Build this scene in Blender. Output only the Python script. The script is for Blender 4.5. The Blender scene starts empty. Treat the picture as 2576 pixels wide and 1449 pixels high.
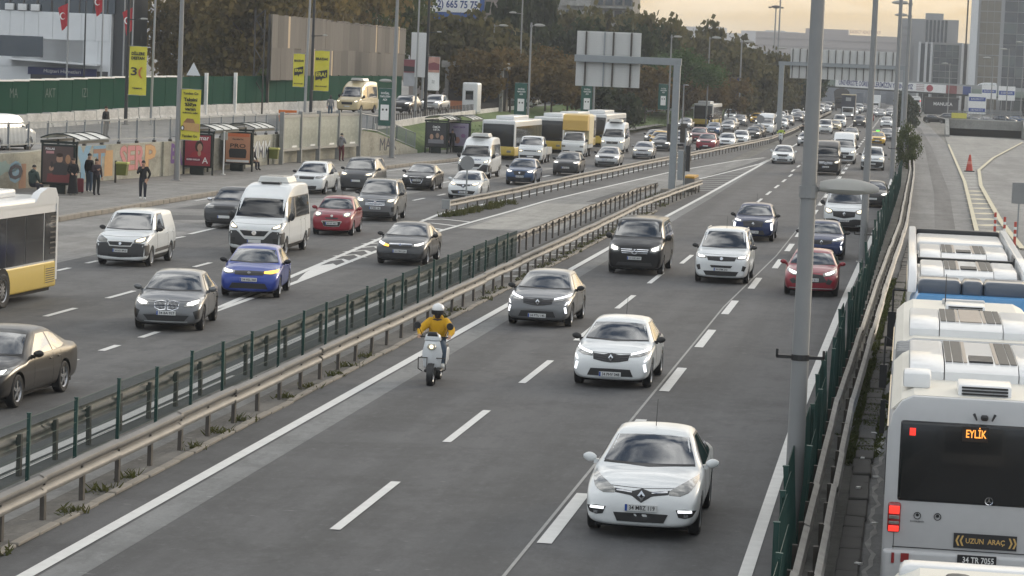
import bpy, bmesh, math, random
import numpy as np
from mathutils import Vector, Matrix
from mathutils.bvhtree import BVHTree
random.seed(7)
PI = math.pi
SC = bpy.context.scene
COL = SC.collection

# ------------------------------------------------------------------ camera
YAW, PITCH, ROLL = math.radians(8.0534), math.radians(4.6987), math.radians(2.3491)
cam_d = bpy.data.cameras.new('camera')
cam_d.sensor_width = 36.0
cam_d.lens = 6900.0 / 2576.0 * 36.0
cam_d.clip_start = 0.5
cam_d.clip_end = 20000.0
cam = bpy.data.objects.new('camera', cam_d)
COL.objects.link(cam)
_f = Vector((-math.sin(YAW) * math.cos(PITCH), math.cos(YAW) * math.cos(PITCH), -math.sin(PITCH)))
_r0 = Vector((math.cos(YAW), math.sin(YAW), 0))
_u0 = _r0.cross(_f)
_R = _r0 * math.cos(ROLL) + _u0 * math.sin(ROLL)
_U = _u0 * math.cos(ROLL) - _r0 * math.sin(ROLL)
cam.matrix_world = Matrix(((_R.x, _U.x, -_f.x, 0.0), (_R.y, _U.y, -_f.y, 0.0), (_R.z, _U.z, -_f.z, 7.3), (0, 0, 0, 1)))
SC.camera = cam

# ------------------------------------------------------------------ world: hazy evening sky with broken cloud
SUN_EL, SUN_AZ = math.radians(14.0), math.radians(32.0)      # azimuth clockwise from +Y (down the road)
W = bpy.data.worlds.new('World'); SC.world = W; W.use_nodes = True
nt = W.node_tree; nt.nodes.clear()
def wn(t, **k):
    n = nt.nodes.new(t)
    for a, b in k.items(): setattr(n, a, b)
    return n
def wmath(op, a, b=None, c=None, clamp=False):
    n = wn('ShaderNodeMath', operation=op, use_clamp=clamp)
    for i, q in enumerate((a, b, c)):
        if q is None: continue
        if isinstance(q, (int, float)): n.inputs[i].default_value = q
        else: nt.links.new(q, n.inputs[i])
    return n.outputs[0]
sky = wn('ShaderNodeTexSky', sky_type='NISHITA', sun_disc=False)
sky.sun_elevation = SUN_EL; sky.sun_rotation = SUN_AZ
sky.air_density = 1.0; sky.dust_density = 4.0; sky.ozone_density = 1.5
tc = wn('ShaderNodeTexCoord')
sep = wn('ShaderNodeSeparateXYZ'); nt.links.new(tc.outputs['Generated'], sep.inputs[0])
zz = wmath('MAXIMUM', sep.outputs[2], 0.0)
den = wmath('ADD', zz, 0.22)
cx = wmath('DIVIDE', sep.outputs[0], den); cy = wmath('DIVIDE', sep.outputs[1], den)
cmb = wn('ShaderNodeCombineXYZ'); nt.links.new(cx, cmb.inputs[0]); nt.links.new(cy, cmb.inputs[1])
noi = wn('ShaderNodeTexNoise'); noi.inputs['Scale'].default_value = 4.6; noi.inputs['Detail'].default_value = 7.0; noi.inputs['Roughness'].default_value = 0.55
nt.links.new(cmb.outputs[0], noi.inputs['Vector'])
cr = wn('ShaderNodeValToRGB'); cr.color_ramp.elements[0].position = 0.43; cr.color_ramp.elements[1].position = 0.60
nt.links.new(noi.outputs['Fac'], cr.inputs[0])
SKYSTR = 0.10
# the milky veil near the horizon all round, warm on the sun's side
veil = wmath('POWER', wmath('SUBTRACT', 1.0, zz, clamp=True), 7.0)
side = wmath('MULTIPLY_ADD', wmath('ADD', wmath('MULTIPLY', sep.outputs[0], math.sin(SUN_AZ)), wmath('MULTIPLY', sep.outputs[1], math.cos(SUN_AZ))), 0.5, 0.5)
vc = wn('ShaderNodeMix', data_type='RGBA'); vc.inputs[6].default_value = (5.6, 6.5, 7.6, 1); vc.inputs[7].default_value = (9.0, 5.9, 1.75, 1)
nt.links.new(wmath('POWER', side, 1.6), vc.inputs[0])
cc = wn('ShaderNodeMix', data_type='RGBA'); cc.inputs[7].default_value = (17.6, 17.6, 17.2, 1)
nt.links.new(wmath('MULTIPLY', cr.outputs[0], 0.85), cc.inputs[0]); nt.links.new(sky.outputs[0], cc.inputs[6])
vm = wn('ShaderNodeMix', data_type='RGBA')
nt.links.new(veil, vm.inputs[0]); nt.links.new(cc.outputs[2], vm.inputs[6]); nt.links.new(vc.outputs[2], vm.inputs[7])
bg = wn('ShaderNodeBackground'); bg.inputs[1].default_value = SKYSTR
wo = wn('ShaderNodeOutputWorld')
nt.links.new(vm.outputs[2], bg.inputs[0]); nt.links.new(bg.outputs[0], wo.inputs[0])

# ------------------------------------------------------------------ sun (veiled, low, ahead and to the right)
sl = bpy.data.lights.new('sun', 'SUN'); sl.energy = 0.8; sl.angle = math.radians(18); sl.color = (1.0, 0.9, 0.76)
so = bpy.data.objects.new('sun', sl); COL.objects.link(so)
so.rotation_euler = Vector((math.sin(SUN_AZ) * math.cos(SUN_EL), math.cos(SUN_AZ) * math.cos(SUN_EL), math.sin(SUN_EL))).to_track_quat('Z', 'Y').to_euler()

# ------------------------------------------------------------------ exposure
vs = SC.view_settings
vs.view_transform = 'Standard'; vs.look = 'None'; vs.gamma = 1.0; vs.use_curve_mapping = False; vs.exposure = 0.45
SC.cycles.use_denoising = True
SC.cycles.max_bounces = 5; SC.cycles.diffuse_bounces = 2; SC.cycles.glossy_bounces = 3; SC.cycles.transparent_max_bounces = 12
SC.cycles.volume_bounces = 0; SC.cycles.sample_clamp_indirect = 4.0
SC.cycles.caustics_reflective = False; SC.cycles.caustics_refractive = False

# ------------------------------------------------------------------ materials
MATS = {}
def M(name, col=(.5, .5, .5), rough=.6, metal=0., var=.12, scale=6., bump=0., coat=0., emit=None, estr=0., spec=.5, detail=4., streak=None, ior=None, trans=0.):
    if name in MATS: return MATS[name]
    m = bpy.data.materials.new(name); m.use_nodes = True
    t = m.node_tree; b = t.nodes['Principled BSDF']
    b.inputs['Roughness'].default_value = rough; b.inputs['Metallic'].default_value = metal
    b.inputs['Specular IOR Level'].default_value = spec
    if ior: b.inputs['IOR'].default_value = ior
    b.inputs['Coat Weight'].default_value = coat; b.inputs['Coat Roughness'].default_value = .04
    b.inputs['Transmission Weight'].default_value = trans
    co = t.nodes.new('ShaderNodeTexCoord')
    mp = t.nodes.new('ShaderNodeMapping'); t.links.new(co.outputs['Object'], mp.inputs[0])
    if streak: mp.inputs['Scale'].default_value = streak
    n = t.nodes.new('ShaderNodeTexNoise'); n.inputs['Scale'].default_value = scale; n.inputs['Detail'].default_value = detail
    t.links.new(mp.outputs[0], n.inputs['Vector'])
    mx = t.nodes.new('ShaderNodeMix'); mx.data_type = 'RGBA'
    mx.inputs[6].default_value = tuple(max(0, c * (1 - var)) for c in col) + (1,)
    mx.inputs[7].default_value = tuple(min(1, c * (1 + var)) for c in col) + (1,)
    t.links.new(n.outputs['Fac'], mx.inputs[0]); t.links.new(mx.outputs[2], b.inputs['Base Color'])
    if bump:
        bp = t.nodes.new('ShaderNodeBump'); bp.inputs['Strength'].default_value = bump; bp.inputs['Distance'].default_value = .02
        t.links.new(n.outputs['Fac'], bp.inputs['Height']); t.links.new(bp.outputs[0], b.inputs['Normal'])
    if emit:
        b.inputs['Emission Color'].default_value = emit + (1,); b.inputs['Emission Strength'].default_value = estr
    MATS[name] = m
    return m
def paint(name, col, metal=.0, rough=.32):
    return M('paint_' + name, col, rough, metal, var=.04, scale=2., coat=.6 if max(col) > .1 else .35, spec=.25)

# ------------------------------------------------------------------ mesh building
class MB:
    def __init__(s): s.v = []; s.f = []; s.m = []
    def add(s, v, f, mi=0):
        o = len(s.v); s.v += [tuple(p) for p in v]; s.f += [tuple(i + o for i in q) for q in f]; s.m += [mi] * len(f); return s
    def box(s, x0, x1, y0, y1, z0, z1, mi=0):
        v = [(x0, y0, z0), (x1, y0, z0), (x1, y1, z0), (x0, y1, z0), (x0, y0, z1), (x1, y0, z1), (x1, y1, z1), (x0, y1, z1)]
        return s.add(v, [(0, 3, 2, 1), (4, 5, 6, 7), (0, 1, 5, 4), (1, 2, 6, 5), (2, 3, 7, 6), (3, 0, 4, 7)], mi)
    def tube(s, p, q, r0, r1=None, n=8, mi=0, caps=True):
        r1 = r0 if r1 is None else r1
        p, q = Vector(p), Vector(q); d = (q - p)
        if d.length < 1e-6: return s
        d.normalize(); a = d.orthogonal().normalized(); b = d.cross(a)
        v = []
        for c, r in ((p, r0), (q, r1)):
            for i in range(n):
                t = 2 * PI * i / n; v.append(c + a * (r * math.cos(t)) + b * (r * math.sin(t)))
        f = [(i, (i + 1) % n, n + (i + 1) % n, n + i) for i in range(n)]
        if caps: f += [tuple(range(n - 1, -1, -1)), tuple(range(n, 2 * n))]
        return s.add(v, f, mi)
    def path(s, pts, r, n=6, mi=0):
        for a, b in zip(pts[:-1], pts[1:]): s.tube(a, b, r, r, n, mi)
        return s
    def prism(s, poly, axis, a, b, mi=0):
        # poly in the two other axes, extruded along axis from a to b
        def P(u, w, t): return {'x': (t, u, w), 'y': (u, t, w), 'z': (u, w, t)}[axis]
        n = len(poly); v = [P(u, w, a) for u, w in poly] + [P(u, w, b) for u, w in poly]
        f = [(i, (i + 1) % n, n + (i + 1) % n, n + i) for i in range(n)] + [tuple(range(n - 1, -1, -1)), tuple(range(n, 2 * n))]
        return s.add(v, f, mi)
    def lathe(s, prof, n=16, axis='z', c=(0, 0, 0), mi=0):
        v = []; m = len(prof)
        for i in range(n):
            t = 2 * PI * i / n
            for r, h in prof:
                p = {'z': (r * math.cos(t), r * math.sin(t), h), 'x': (h, r * math.cos(t), r * math.sin(t)), 'y': (r * math.cos(t), h, r * math.sin(t))}[axis]
                v.append((p[0] + c[0], p[1] + c[1], p[2] + c[2]))
        f = [(i * m + j, ((i + 1) % n) * m + j, ((i + 1) % n) * m + j + 1, i * m + j + 1) for i in range(n) for j in range(m - 1)]
        return s.add(v, f, mi)
    def quad(s, a, b, c, d, mi=0): return s.add([a, b, c, d], [(0, 1, 2, 3)], mi)
    def mesh(s, name='mesh'):
        me = bpy.data.meshes.new(name); me.from_pydata(s.v, [], s.f)
        bm = bmesh.new(); bm.from_mesh(me); bmesh.ops.recalc_face_normals(bm, faces=bm.faces); bm.to_mesh(me); bm.free()
        return me
    def raw(s, name='mesh'):
        me = bpy.data.meshes.new(name); me.from_pydata(s.v, [], s.f); return me
def bevel(me, w, seg=2, ang=35):
    bm = bmesh.new(); bm.from_mesh(me)
    bmesh.ops.remove_doubles(bm, verts=bm.verts, dist=1e-5)
    es = [e for e in bm.edges if len(e.link_faces) == 2 and e.calc_face_angle(0) > math.radians(ang)]
    bmesh.ops.bevel(bm, geom=es, offset=w, segments=seg, profile=.6, affect='EDGES', clamp_overlap=True)
    bm.to_mesh(me); bm.free(); return me
def smooth(me, ang=40):
    me.polygons.foreach_set('use_smooth', [True] * len(me.polygons))
    me.set_sharp_from_angle(angle=math.radians(ang)); return me
def mk(name, me, mat=None, parent=None, loc=None, rot=None, sm=None):
    if isinstance(me, MB): me = me.mesh(name)
    if sm: smooth(me, sm)
    if mat is not None:
        ms = mat if isinstance(mat, (list, tuple)) else [mat]
        if len(me.materials) == 0:
            for q in ms: me.materials.append(q)
    o = bpy.data.objects.new(name, me); COL.objects.link(o)
    if parent is not None: o.parent = parent
    if loc is not None: o.location = loc
    if rot is not None: o.rotation_euler = rot
    return o
def mkm(name, mb, mats, parent=None, **k):
    me = mb.raw(name)
    for q in mats: me.materials.append(q)
    me.polygons.foreach_set('material_index', mb.m)
    return mk(name, me, None, parent, **k)
LABELS = {}
def tag(o, label, cat, group=None, kind=None):
    if label:
        if label in LABELS: print('DUPLABEL', label)
        LABELS[label] = 1
        o['label'] = label
    if cat: o['category'] = cat
    if group: o['group'] = group
    if kind: o['kind'] = kind
    return o
def thing(name, label, cat, loc=(0, 0, 0), rz=0., group=None):
    o = bpy.data.objects.new(name, None); COL.objects.link(o)
    o.empty_display_size = .2
    o.location = loc; o.rotation_euler = (0, 0, rz)
    return tag(o, label, cat, group)
def struct(name, me, mat, parent=None, **k):
    o = mk(name, me, mat, parent, **k)
    if parent is None: o['kind'] = 'structure'
    return o
def copy_tree(o, parent=None):
    c = o.copy(); COL.objects.link(c)
    if parent is not None: c.parent = parent
    for ch in o.children: copy_tree(ch, c)
    return c
TMP = bpy.data.scenes.new('workbench')
def tmp_eval(o):
    TMP.view_layers[0].update(); dg = TMP.view_layers[0].depsgraph
    return bpy.data.meshes.new_from_object(o.evaluated_get(dg))
TXT = {}
def text_mesh(s, size, ext=.004, bold=0.):
    k = (s, size, ext, bold)
    if k in TXT: return TXT[k]
    cu = bpy.data.curves.new('lettering', 'FONT'); cu.body = s; cu.size = size; cu.extrude = ext; cu.offset = bold
    cu.align_x = 'CENTER'; cu.align_y = 'CENTER'; cu.resolution_u = 2
    o = bpy.data.objects.new('lettering', cu); TMP.collection.objects.link(o)
    me = tmp_eval(o)
    bpy.data.objects.remove(o); bpy.data.curves.remove(cu)
    TXT[k] = me
    return me
def text(s, size, mat, parent, loc, rz=0., ext=.004, bold=0., width=None, name='lettering', rx=PI / 2):
    me = text_mesh(s, size, ext, bold)
    me = me.copy()
    o = mk(name, me, mat, parent, loc, (rx, 0, rz))
    if width:
        xs = [v.co.x for v in me.vertices]
        if xs:
            w = max(xs) - min(xs); o.scale = (width / w, 1, 1)
    return o

GLASS = M('car_glass', (.012, .016, .02), .03, 0., var=.1, spec=.5, ior=2.3, coat=1.0)
BLACK = M('black_plastic', (.016, .016, .017), .45, var=.15)
DARK = M('underbody_black', (.006, .006, .006), .9)
CHROME = M('chrome_trim', (.62, .63, .65), .12, 1.0, var=.03)
TYRE = M('tyre_rubber', (.014, .014, .015), .8, bump=.1, scale=40)
RIM = M('alloy_rim', (.38, .39, .41), .28, .8)
RIMD = M('dark_rim', (.06, .06, .065), .35, .5)
HLON = M('headlamp_lit', (.9, .9, .88), .2, emit=(1., .96, .88), estr=1.7)
HLOW = M('headlamp_warm', (.9, .85, .7), .2, emit=(1., .86, .58), estr=1.2)
HLOFF = M('headlamp_clear', (.2, .2, .185), .12, .1, var=.5, scale=18, coat=1.)
DRL = M('daytime_light', (.95, .95, .95), .3, emit=(.95, .97, 1.), estr=1.1)
AMBER = M('indicator_lit', (.9, .4, .05), .3, emit=(1., .5, .06), estr=1.6)
REDL = M('tail_lamp_lit', (.6, .02, .02), .25, emit=(1., .05, .03), estr=.8)
REDO = M('tail_lamp', (.25, .01, .012), .15, coat=1.)
PLATE = M('plate_white', (.62, .63, .62), .4)
PLBLUE = M('plate_blue', (.02, .07, .32), .4)
INK = M('ink_black', (.012, .012, .014), .5)
WHITEP = M('print_white', (.78, .78, .76), .5)
STEEL = M('galvanised_steel', (.33, .34, .34), .5, .35, var=.16, scale=9., bump=.02)
STEELD = M('dark_steel_post', (.055, .05, .045), .6, .2, var=.3, scale=12)
# ================================================================== ground, roads, markings
def nodes_mat(name):
    m = bpy.data.materials.new(name); m.use_nodes = True; MATS[name] = m
    return m, m.node_tree, m.node_tree.nodes['Principled BSDF']
def asphalt(name, dark, light, patch=.5, track=1.0, speck=.5, rough=.78):
    m, t, b = nodes_mat(name)
    N = lambda k: t.nodes.new(k); L = t.links.new
    co = N('ShaderNodeTexCoord')
    def noise(sc, det, scale3=None, rough_=.55):
        mp = N('ShaderNodeMapping'); L(co.outputs['Object'], mp.inputs[0])
        if scale3: mp.inputs['Scale'].default_value = scale3
        n = N('ShaderNodeTexNoise'); n.inputs['Scale'].default_value = sc; n.inputs['Detail'].default_value = det; n.inputs['Roughness'].default_value = rough_
        L(mp.outputs[0], n.inputs['Vector']); return n.outputs['Fac']
    def ramp(src, a, c):
        r = N('ShaderNodeMapRange'); r.inputs[1].default_value = a; r.inputs[2].default_value = c; L(src, r.inputs[0]); return r.outputs[0]
    def mix(fac, A, B):
        x = N('ShaderNodeMix'); x.data_type = 'RGBA'
        for i, q in ((6, A), (7, B)):
            if isinstance(q, tuple): x.inputs[i].default_value = q + (1,)
            else: L(q, x.inputs[i])
        if isinstance(fac, float): x.inputs[0].default_value = fac
        else: L(fac, x.inputs[0])
        return x.outputs[2]
    def mul(a, k):
        q = N('ShaderNodeMath'); q.operation = 'MULTIPLY'; L(a, q.inputs[0]); q.inputs[1].default_value = k; return q.outputs[0]
    c = mix(ramp(noise(.9, 5, (track, .03, 1)), .40, .60), dark, light)
    c = mix(mul(ramp(noise(.16, 6), .45, .7), patch), c, tuple(q * 1.25 for q in light))
    c = mix(mul(ramp(noise(.45, 7, None, .7), .48, .66), .75), c, tuple(q * .74 for q in dark))
    c = mix(mul(ramp(noise(1.7, 6, (1, .35, 1), .75), .5, .66), .5), c, tuple(q * .62 for q in dark))
    c = mix(mul(ramp(noise(5., 4, (1, .5, 1), .8), .52, .68), .4), c, tuple(q * 1.35 for q in light))
    c = mix(mul(ramp(noise(14., 3, None, .8), .5, .75), .45), c, tuple(q * .55 for q in dark))
    c = mix(mul(ramp(noise(6., 2, (.45, 1., 1)), .71, .75), speck), c, tuple(min(.5, q * 2.6) for q in light))
    L(c, b.inputs['Base Color']); b.inputs['Roughness'].default_value = rough
    bp = N('ShaderNodeBump'); bp.inputs['Strength'].default_value = .25; bp.inputs['Distance'].default_value = .01
    L(noise(60., 2), bp.inputs['Height']); L(bp.outputs[0], b.inputs['Normal'])
    return m
A_MAIN = asphalt('asphalt_main', (.052, .053, .055), (.083, .084, .087))
A_LEFT = asphalt('asphalt_left', (.06, .061, .062), (.096, .097, .098), patch=.7)
A_OLD = asphalt('asphalt_worn', (.15, .148, .142), (.25, .245, .235), patch=.6, track=.5)
A_SLIP = asphalt('concrete_slip', (.15, .15, .145), (.24, .238, .228), patch=.5)
A_BRT = asphalt('busway_concrete', (.13, .132, .132), (.2, .2, .198), track=.7, speck=.2)
A_MED = asphalt('median_dirt', (.075, .07, .062), (.15, .142, .128), patch=.8, track=2., rough=.95)
A_EDGE = asphalt('asphalt_strip', (.13, .135, .135), (.18, .185, .185), speck=.3)
A_GND = asphalt('ground_mix', (.1, .1, .09), (.17, .165, .15), rough=.95)
PAVE = asphalt('paving', (.17, .165, .155), (.235, .228, .215), patch=.5, speck=.1)
LINE = M('road_paint', (.62, .62, .6), .6, var=.18, scale=3.5, detail=8)
LINEY = M('road_paint_yellow', (.55, .5, .36), .65, var=.25, scale=2.5, detail=8)
KERB = M('kerb_concrete', (.25, .225, .19), .85, var=.4, scale=1.7, bump=.1, detail=6)

def sheet(name, poly, z, mat, parent=None):
    me = bpy.data.meshes.new(name); me.from_pydata([(x, y, z) for x, y in poly], [], [tuple(range(len(poly)))])
    bm = bmesh.new(); bm.from_mesh(me)
    for f in bm.faces:
        if f.normal.z < 0: f.normal_flip()
    bm.to_mesh(me); bm.free()
    return struct(name, me, mat, parent)
def strip(name, left, right, z, mat, parent=None):
    n = len(left); v = [(x, y, z) for x, y in left] + [(x, y, z) for x, y in right]
    f = [(i, n + i, n + i + 1, i + 1) for i in range(n - 1)]
    me = bpy.data.meshes.new(name); me.from_pydata(v, [], f)
    bm = bmesh.new(); bm.from_mesh(me); bmesh.ops.recalc_face_normals(bm, faces=bm.faces)
    for q in bm.faces:
        if q.normal.z < 0: q.normal_flip()
    bm.to_mesh(me); bm.free()
    return struct(name, me, mat, parent)
def lerp_tab(tab, y):
    if y <= tab[0][0]: return tab[0][1] + (y - tab[0][0]) * (tab[1][1] - tab[0][1]) / (tab[1][0] - tab[0][0])
    for (a, p), (b, q) in zip(tab[:-1], tab[1:]):
        if y <= b: return p + (q - p) * (y - a) / (b - a)
    return tab[-1][1]
KERBX = [(108, -34.5), (145, -34.5), (158, -34.4), (172, -34.0), (185, -33.3), (195, -32.4), (215, -32.0), (250, -31.4), (300, -30.2), (346, -29.4), (420, -28.6), (700, -27.5)]
WALLX = [(129.5, -42.5), (142, -41.6), (149.3, -40.8), (172.8, -39.9), (182.6, -39.3), (190.3, -38.2), (203.5, -36.4)]
RAILDX = [(126.3, -21.1), (142.5, -20.35), (163.6, -19.6), (198.9, -18.1), (230, -16.5), (263, -14.9), (285, -14.0), (330, -13.7), (388, -13.9), (470, -14.2), (600, -14.6), (700, -14.8)]
kx = lambda y: lerp_tab(KERBX, y)
wx = lambda y: lerp_tab(WALLX, y)
dx = lambda y: lerp_tab(RAILDX, y)

ground = struct('ground', MB().quad((-4000, -300, -.03), (4000, -300, -.03), (4000, 9000, -.03), (-4000, 9000, -.03)), A_GND)
road = sheet('road', [(-13.2, -40), (-1.55, -40), (-1.55, 60), (-1.3, 90), (-.6, 140), (-.3, 200), (-.6, 400), (-1.5, 800), (-14.2, 800), (-13.2, 300)], .0, A_MAIN)
ys = [-40, 20, 60, 90, 111, 130, 147, 170, 192, 215, 260, 346, 420, 600, 800]
roadl = strip('road_left', [(kx(y), y) for y in ys], [(-14.4 if y < 330 else dx(y) - .2, y) for y in ys], .0, A_LEFT)
# worn kerb-side lane and slip road surfaces
strip('worn_lane', [(kx(y) + .05, y) for y in ys[:9]], [(-27.9 + max(0, y - 112) * .045, y) for y in ys[:9]], .004, A_OLD)
strip('slip_road', [(-19.2, 118), (-18.9, 145), (-18.0, 162), (-16.2, 197), (-13.6, 228), (-12.2, 238)], [(-14.9, 118), (-14.8, 145), (-14.6, 157), (-13.9, 180), (-12.6, 215), (-11.9, 238)], .004, A_SLIP)
sheet('concrete_patch', [(-18.9, 118), (-18.7, 143), (-16.0, 143.5), (-15.0, 120)], .008, asphalt('pale_concrete', (.24, .235, .215), (.33, .32, .295), patch=.3))
sheet('dark_patch', [(-16.9, 146), (-16.6, 160), (-14.9, 158), (-15.1, 147)], .008, asphalt('fresh_patch', (.055, .055, .056), (.08, .08, .08)))
sheet('asphalt_patch', [(-32.5, 92), (-32.3, 101), (-28.4, 100.4), (-28.6, 93)], .008, asphalt('patch_pale', (.17, .165, .155), (.25, .245, .235)))
for i, q in enumerate([[(-33.2, 112), (-33.0, 116), (-29.2, 119), (-29.4, 115)], [(-33, 122), (-32.8, 127), (-29.5, 129), (-29.6, 124)], [(-32.4, 134), (-32.2, 141), (-29, 143), (-29.2, 137)]]):
    sheet('asphalt_patch', q, .008, MATS['asphalt_left'])
# the pale strips beside the left edge line of the main carriageway, and the median between the barriers
sheet('edge_strip', [(-11.5, -40), (-10.95, -40), (-10.95, 158), (-11.35, 236), (-11.5, 158)], .004, A_EDGE)
median = sheet('median', [(-14.5, -40), (-12.45, -40), (-12.45, 135), (-12.2, 166), (-14.1, 166), (-14.3, 130)], .006, A_MED)
sheet('median_gap', [(-14.45, -40), (-13.25, -40), (-13.3, 150), (-14.2, 150)], .010, asphalt('median_concrete', (.12, .12, .115), (.19, .188, .18), patch=.8, track=1.5))
# low broken concrete edging along the median
edging = struct('median_kerb', MB().box(-12.62, -12.47, -40, -39, 0, .05), KERB)
em = MB().box(-.075, .075, 0, .96, 0, .055).mesh('kerbstone'); bevel(em, .012, 1); em.materials.append(KERB)
for i in range(110):
    o = mk('kerbstone', em, None, edging, (-12.53 + random.uniform(-.02, .02), 30 + i * 1.0, random.uniform(-.015, .005)))
busway = sheet('busway', [(-1.0, -40), (4.4, -40), (4.4, 125), (3.4, 133), (4.2, 200), (4.6, 314), (3.5, 420), (1.6, 520), (1.4, 800), (-1.2, 800), (-.2, 400), (.5, 200), (.2, 140), (-.5, 90), (-.6, 60)], .004, A_BRT)
sheet('ramp_road', [(4.4, -40), (40, -40), (60, 360), (14.5, 360), (14.2, 342), (8.3, 266), (6.0, 228), (5.3, 194), (5.1, 145), (5.3, 122), (4.4, 115)], .006, asphalt('ramp_concrete', (.17, .17, .165), (.25, .248, .24), track=.5))
# dark tyre stain down the busway
strip('tyre_stain', [(1.3, 100), (1.9, 180), (1.9, 300), (1.2, 420)], [(2.3, 100), (2.9, 180), (2.7, 300), (1.9, 420)], .009, asphalt('tyre_stain_mat', (.075, .075, .077), (.13, .13, .13), speck=.1))

# ---- markings
def line_piece(parent, pts, w, z=.012, mat=LINE, name='lane_marking'):
    v = []; f = []
    P = [Vector((x, y, 0)) for x, y in pts]
    for i, p in enumerate(P):
        a = P[max(0, i - 1)]; b = P[min(len(P) - 1, i + 1)]; t = (b - a).normalized(); n = Vector((t.y, -t.x, 0)) * (w / 2)
        v += [(p.x - n.x, p.y - n.y, z), (p.x + n.x, p.y + n.y, z)]
    f = [(2 * i, 2 * i + 1, 2 * i + 3, 2 * i + 2) for i in range(len(P) - 1)]
    return mk(name, MB().add(v, f), mat, parent)
line_piece(road, [(-11.66, -40), (-11.66, 120), (-11.5, 160), (-11.35, 236), (-11.5, 420), (-12.0, 700)], .22)
line_piece(road, [(-2.0, -40), (-2.0, 60), (-1.75, 92), (-1.2, 140), (-.95, 200), (-1.2, 400), (-2, 700)], .2)
d1 = MB().quad((-.085, 0, .012), (.085, 0, .012), (.085, 5.1, .012), (-.085, 5.1, .012)).mesh('dash'); d1.materials.append(LINE)
d2 = MB().quad((-.115, 0, .012), (.115, 0, .012), (.115, 5.1, .012), (-.115, 5.1, .012)).mesh('dash'); d2.materials.append(LINE)
for k in range(-1, 46):
    y = 41.1 + 10.32 * k
    mk('lane_dash', d1, None, road, (-8.42 + (.25 if 95 < y < 200 else 0), y, 0))
    mk('lane_dash', d2, None, road, (-5.16 + (.5 if 100 < y < 260 else .2 if y > 85 else 0), y, 0))
# thin older line beside the second row of dashes
line_piece(road, [(-5.36, -30), (-5.36, 85), (-4.95, 110), (-4.8, 160), (-4.9, 240)], .055, .009, M('worn_line', (.3, .3, .29), .7, var=.35, scale=3))
# left carriageway
for (x, y, ln) in [(-22.6, 70.7, 2.7), (-22.7, 76.8, 2.8), (-23.5, 89.6, 2.2), (-18.85, 63.4, 1.4), (-18.85, 66.8, 1.6), (-18.85, 60, 1.4), (-22.6, 64.5, 2.7),
                   (-26.9, 85.2, 1.4), (-27.0, 88.8, 1.3), (-27.75, 102.5, 1.5), (-25.0, 139, 2.9), (-24.8, 145.4, 2.0), (-26.35, 136, 5.0), (-24.3, 154, 3), (-23.8, 165, 3), (-23.2, 176, 3),
                   (-27.2, 160, 3), (-26.6, 172, 3), (-26, 184, 3), (-22.5, 190, 3), (-21.6, 205, 3), (-20.6, 222, 3), (-20, 238, 3), (-19.3, 252, 3)]:
    me = MB().quad((-.09, 0, .012), (.09, 0, .012), (.09, ln, .012), (-.09, ln, .012)).mesh('dash'); me.materials.append(LINE)
    mk('lane_dash', me, None, roadl, (x, y, 0), (0, 0, -.03 if y > 100 else 0))
line_piece(roadl, [(-27.9, 105.5), (-28.0, 112)], .2)
line_piece(roadl, [(-33.9, 129), (-33.8, 147), (-33.6, 160), (-32.6, 182), (-31.7, 196)], .16)
line_piece(roadl, [(-15.0, -20), (-14.98, 52), (-15.3, 77), (-15.4, 94), (-15.7, 112)], .22)
line_piece(roadl, [(-14.72, 30), (-14.75, 60)], .08, .012, LINE)
# the gore between slip road and left carriageway
line_piece(roadl, [(-19.05, 74.5), (-19.8, 88.9), (-21.0, 112.8), (-21.75, 128.7), (-20.9, 146), (-20.2, 163), (-18.7, 199), (-17.1, 230)], .2)
line_piece(roadl, [(-18.95, 74.5), (-19.1, 85.5), (-19.55, 101.4), (-19.5, 115.8), (-19.1, 134), (-18.9, 145), (-18.2, 160), (-16.4, 196), (-13.8, 226), (-12.1, 237)], .2)
mk('gore_fill', MB().add([(-19.72, 89.9, .011), (-19.25, 86.5, .011), (-19.3, 93.1, .011), (-19.7, 94.2, .011), (-19.95, 92.8, .011)], [(0, 1, 2, 3, 4)]), LINE, roadl)
def chev(xl, xm, xr, y, rise):
    pts = [(xl, y), (xm, y + rise), (xr, y)]
    line_piece(roadl, pts, .34, .011, LINE, 'chevron')
for xl, xm, xr, y in [(-20.2, -19.85, -19.35, 95.3), (-20.35, -19.9, -19.35, 97.8), (-20.5, -20.0, -19.5, 100.2), (-20.6, -20.1, -19.6, 102.6), (-20.75, -20.2, -19.65, 105.0), (-20.9, -20.3, -19.6, 107.6), (-21.0, -20.4, -19.6, 110.3), (-21.15, -20.5, -19.55, 113.2), (-21.3, -20.6, -19.5, 116.2), (-21.4, -20.8, -19.5, 119.4), (-21.6, -20.9, -19.4, 122.8)]:
    chev(xl, xm, xr, y, 1.2)
# the second gore between main carriageway and slip road
line_piece(road, [(-13.7, 184), (-12.6, 202), (-11.6, 220), (-11.4, 234)], .2)
for k in range(17):
    y = 166 + k * 3.3; t = (y - 160) / 76.0
    xl = lerp_tab([(166, -14.0), (184, -13.6), (202, -12.5), (220, -11.7), (234, -11.45)], y)
    line_piece(road, [(xl, y - .3), (-11.5, y + 1.4)], .45, .011, M('worn_hatch', (.33, .33, .32), .7, var=.2, scale=3), 'hatch_bar')
# median hatching seen under the barriers
for k in range(24):
    y = 92 + k * 2.9
    line_piece(median, [(-13.9, y), (-12.9, y + .9)], .5, .014, MATS['worn_hatch'], 'hatch_bar')
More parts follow.
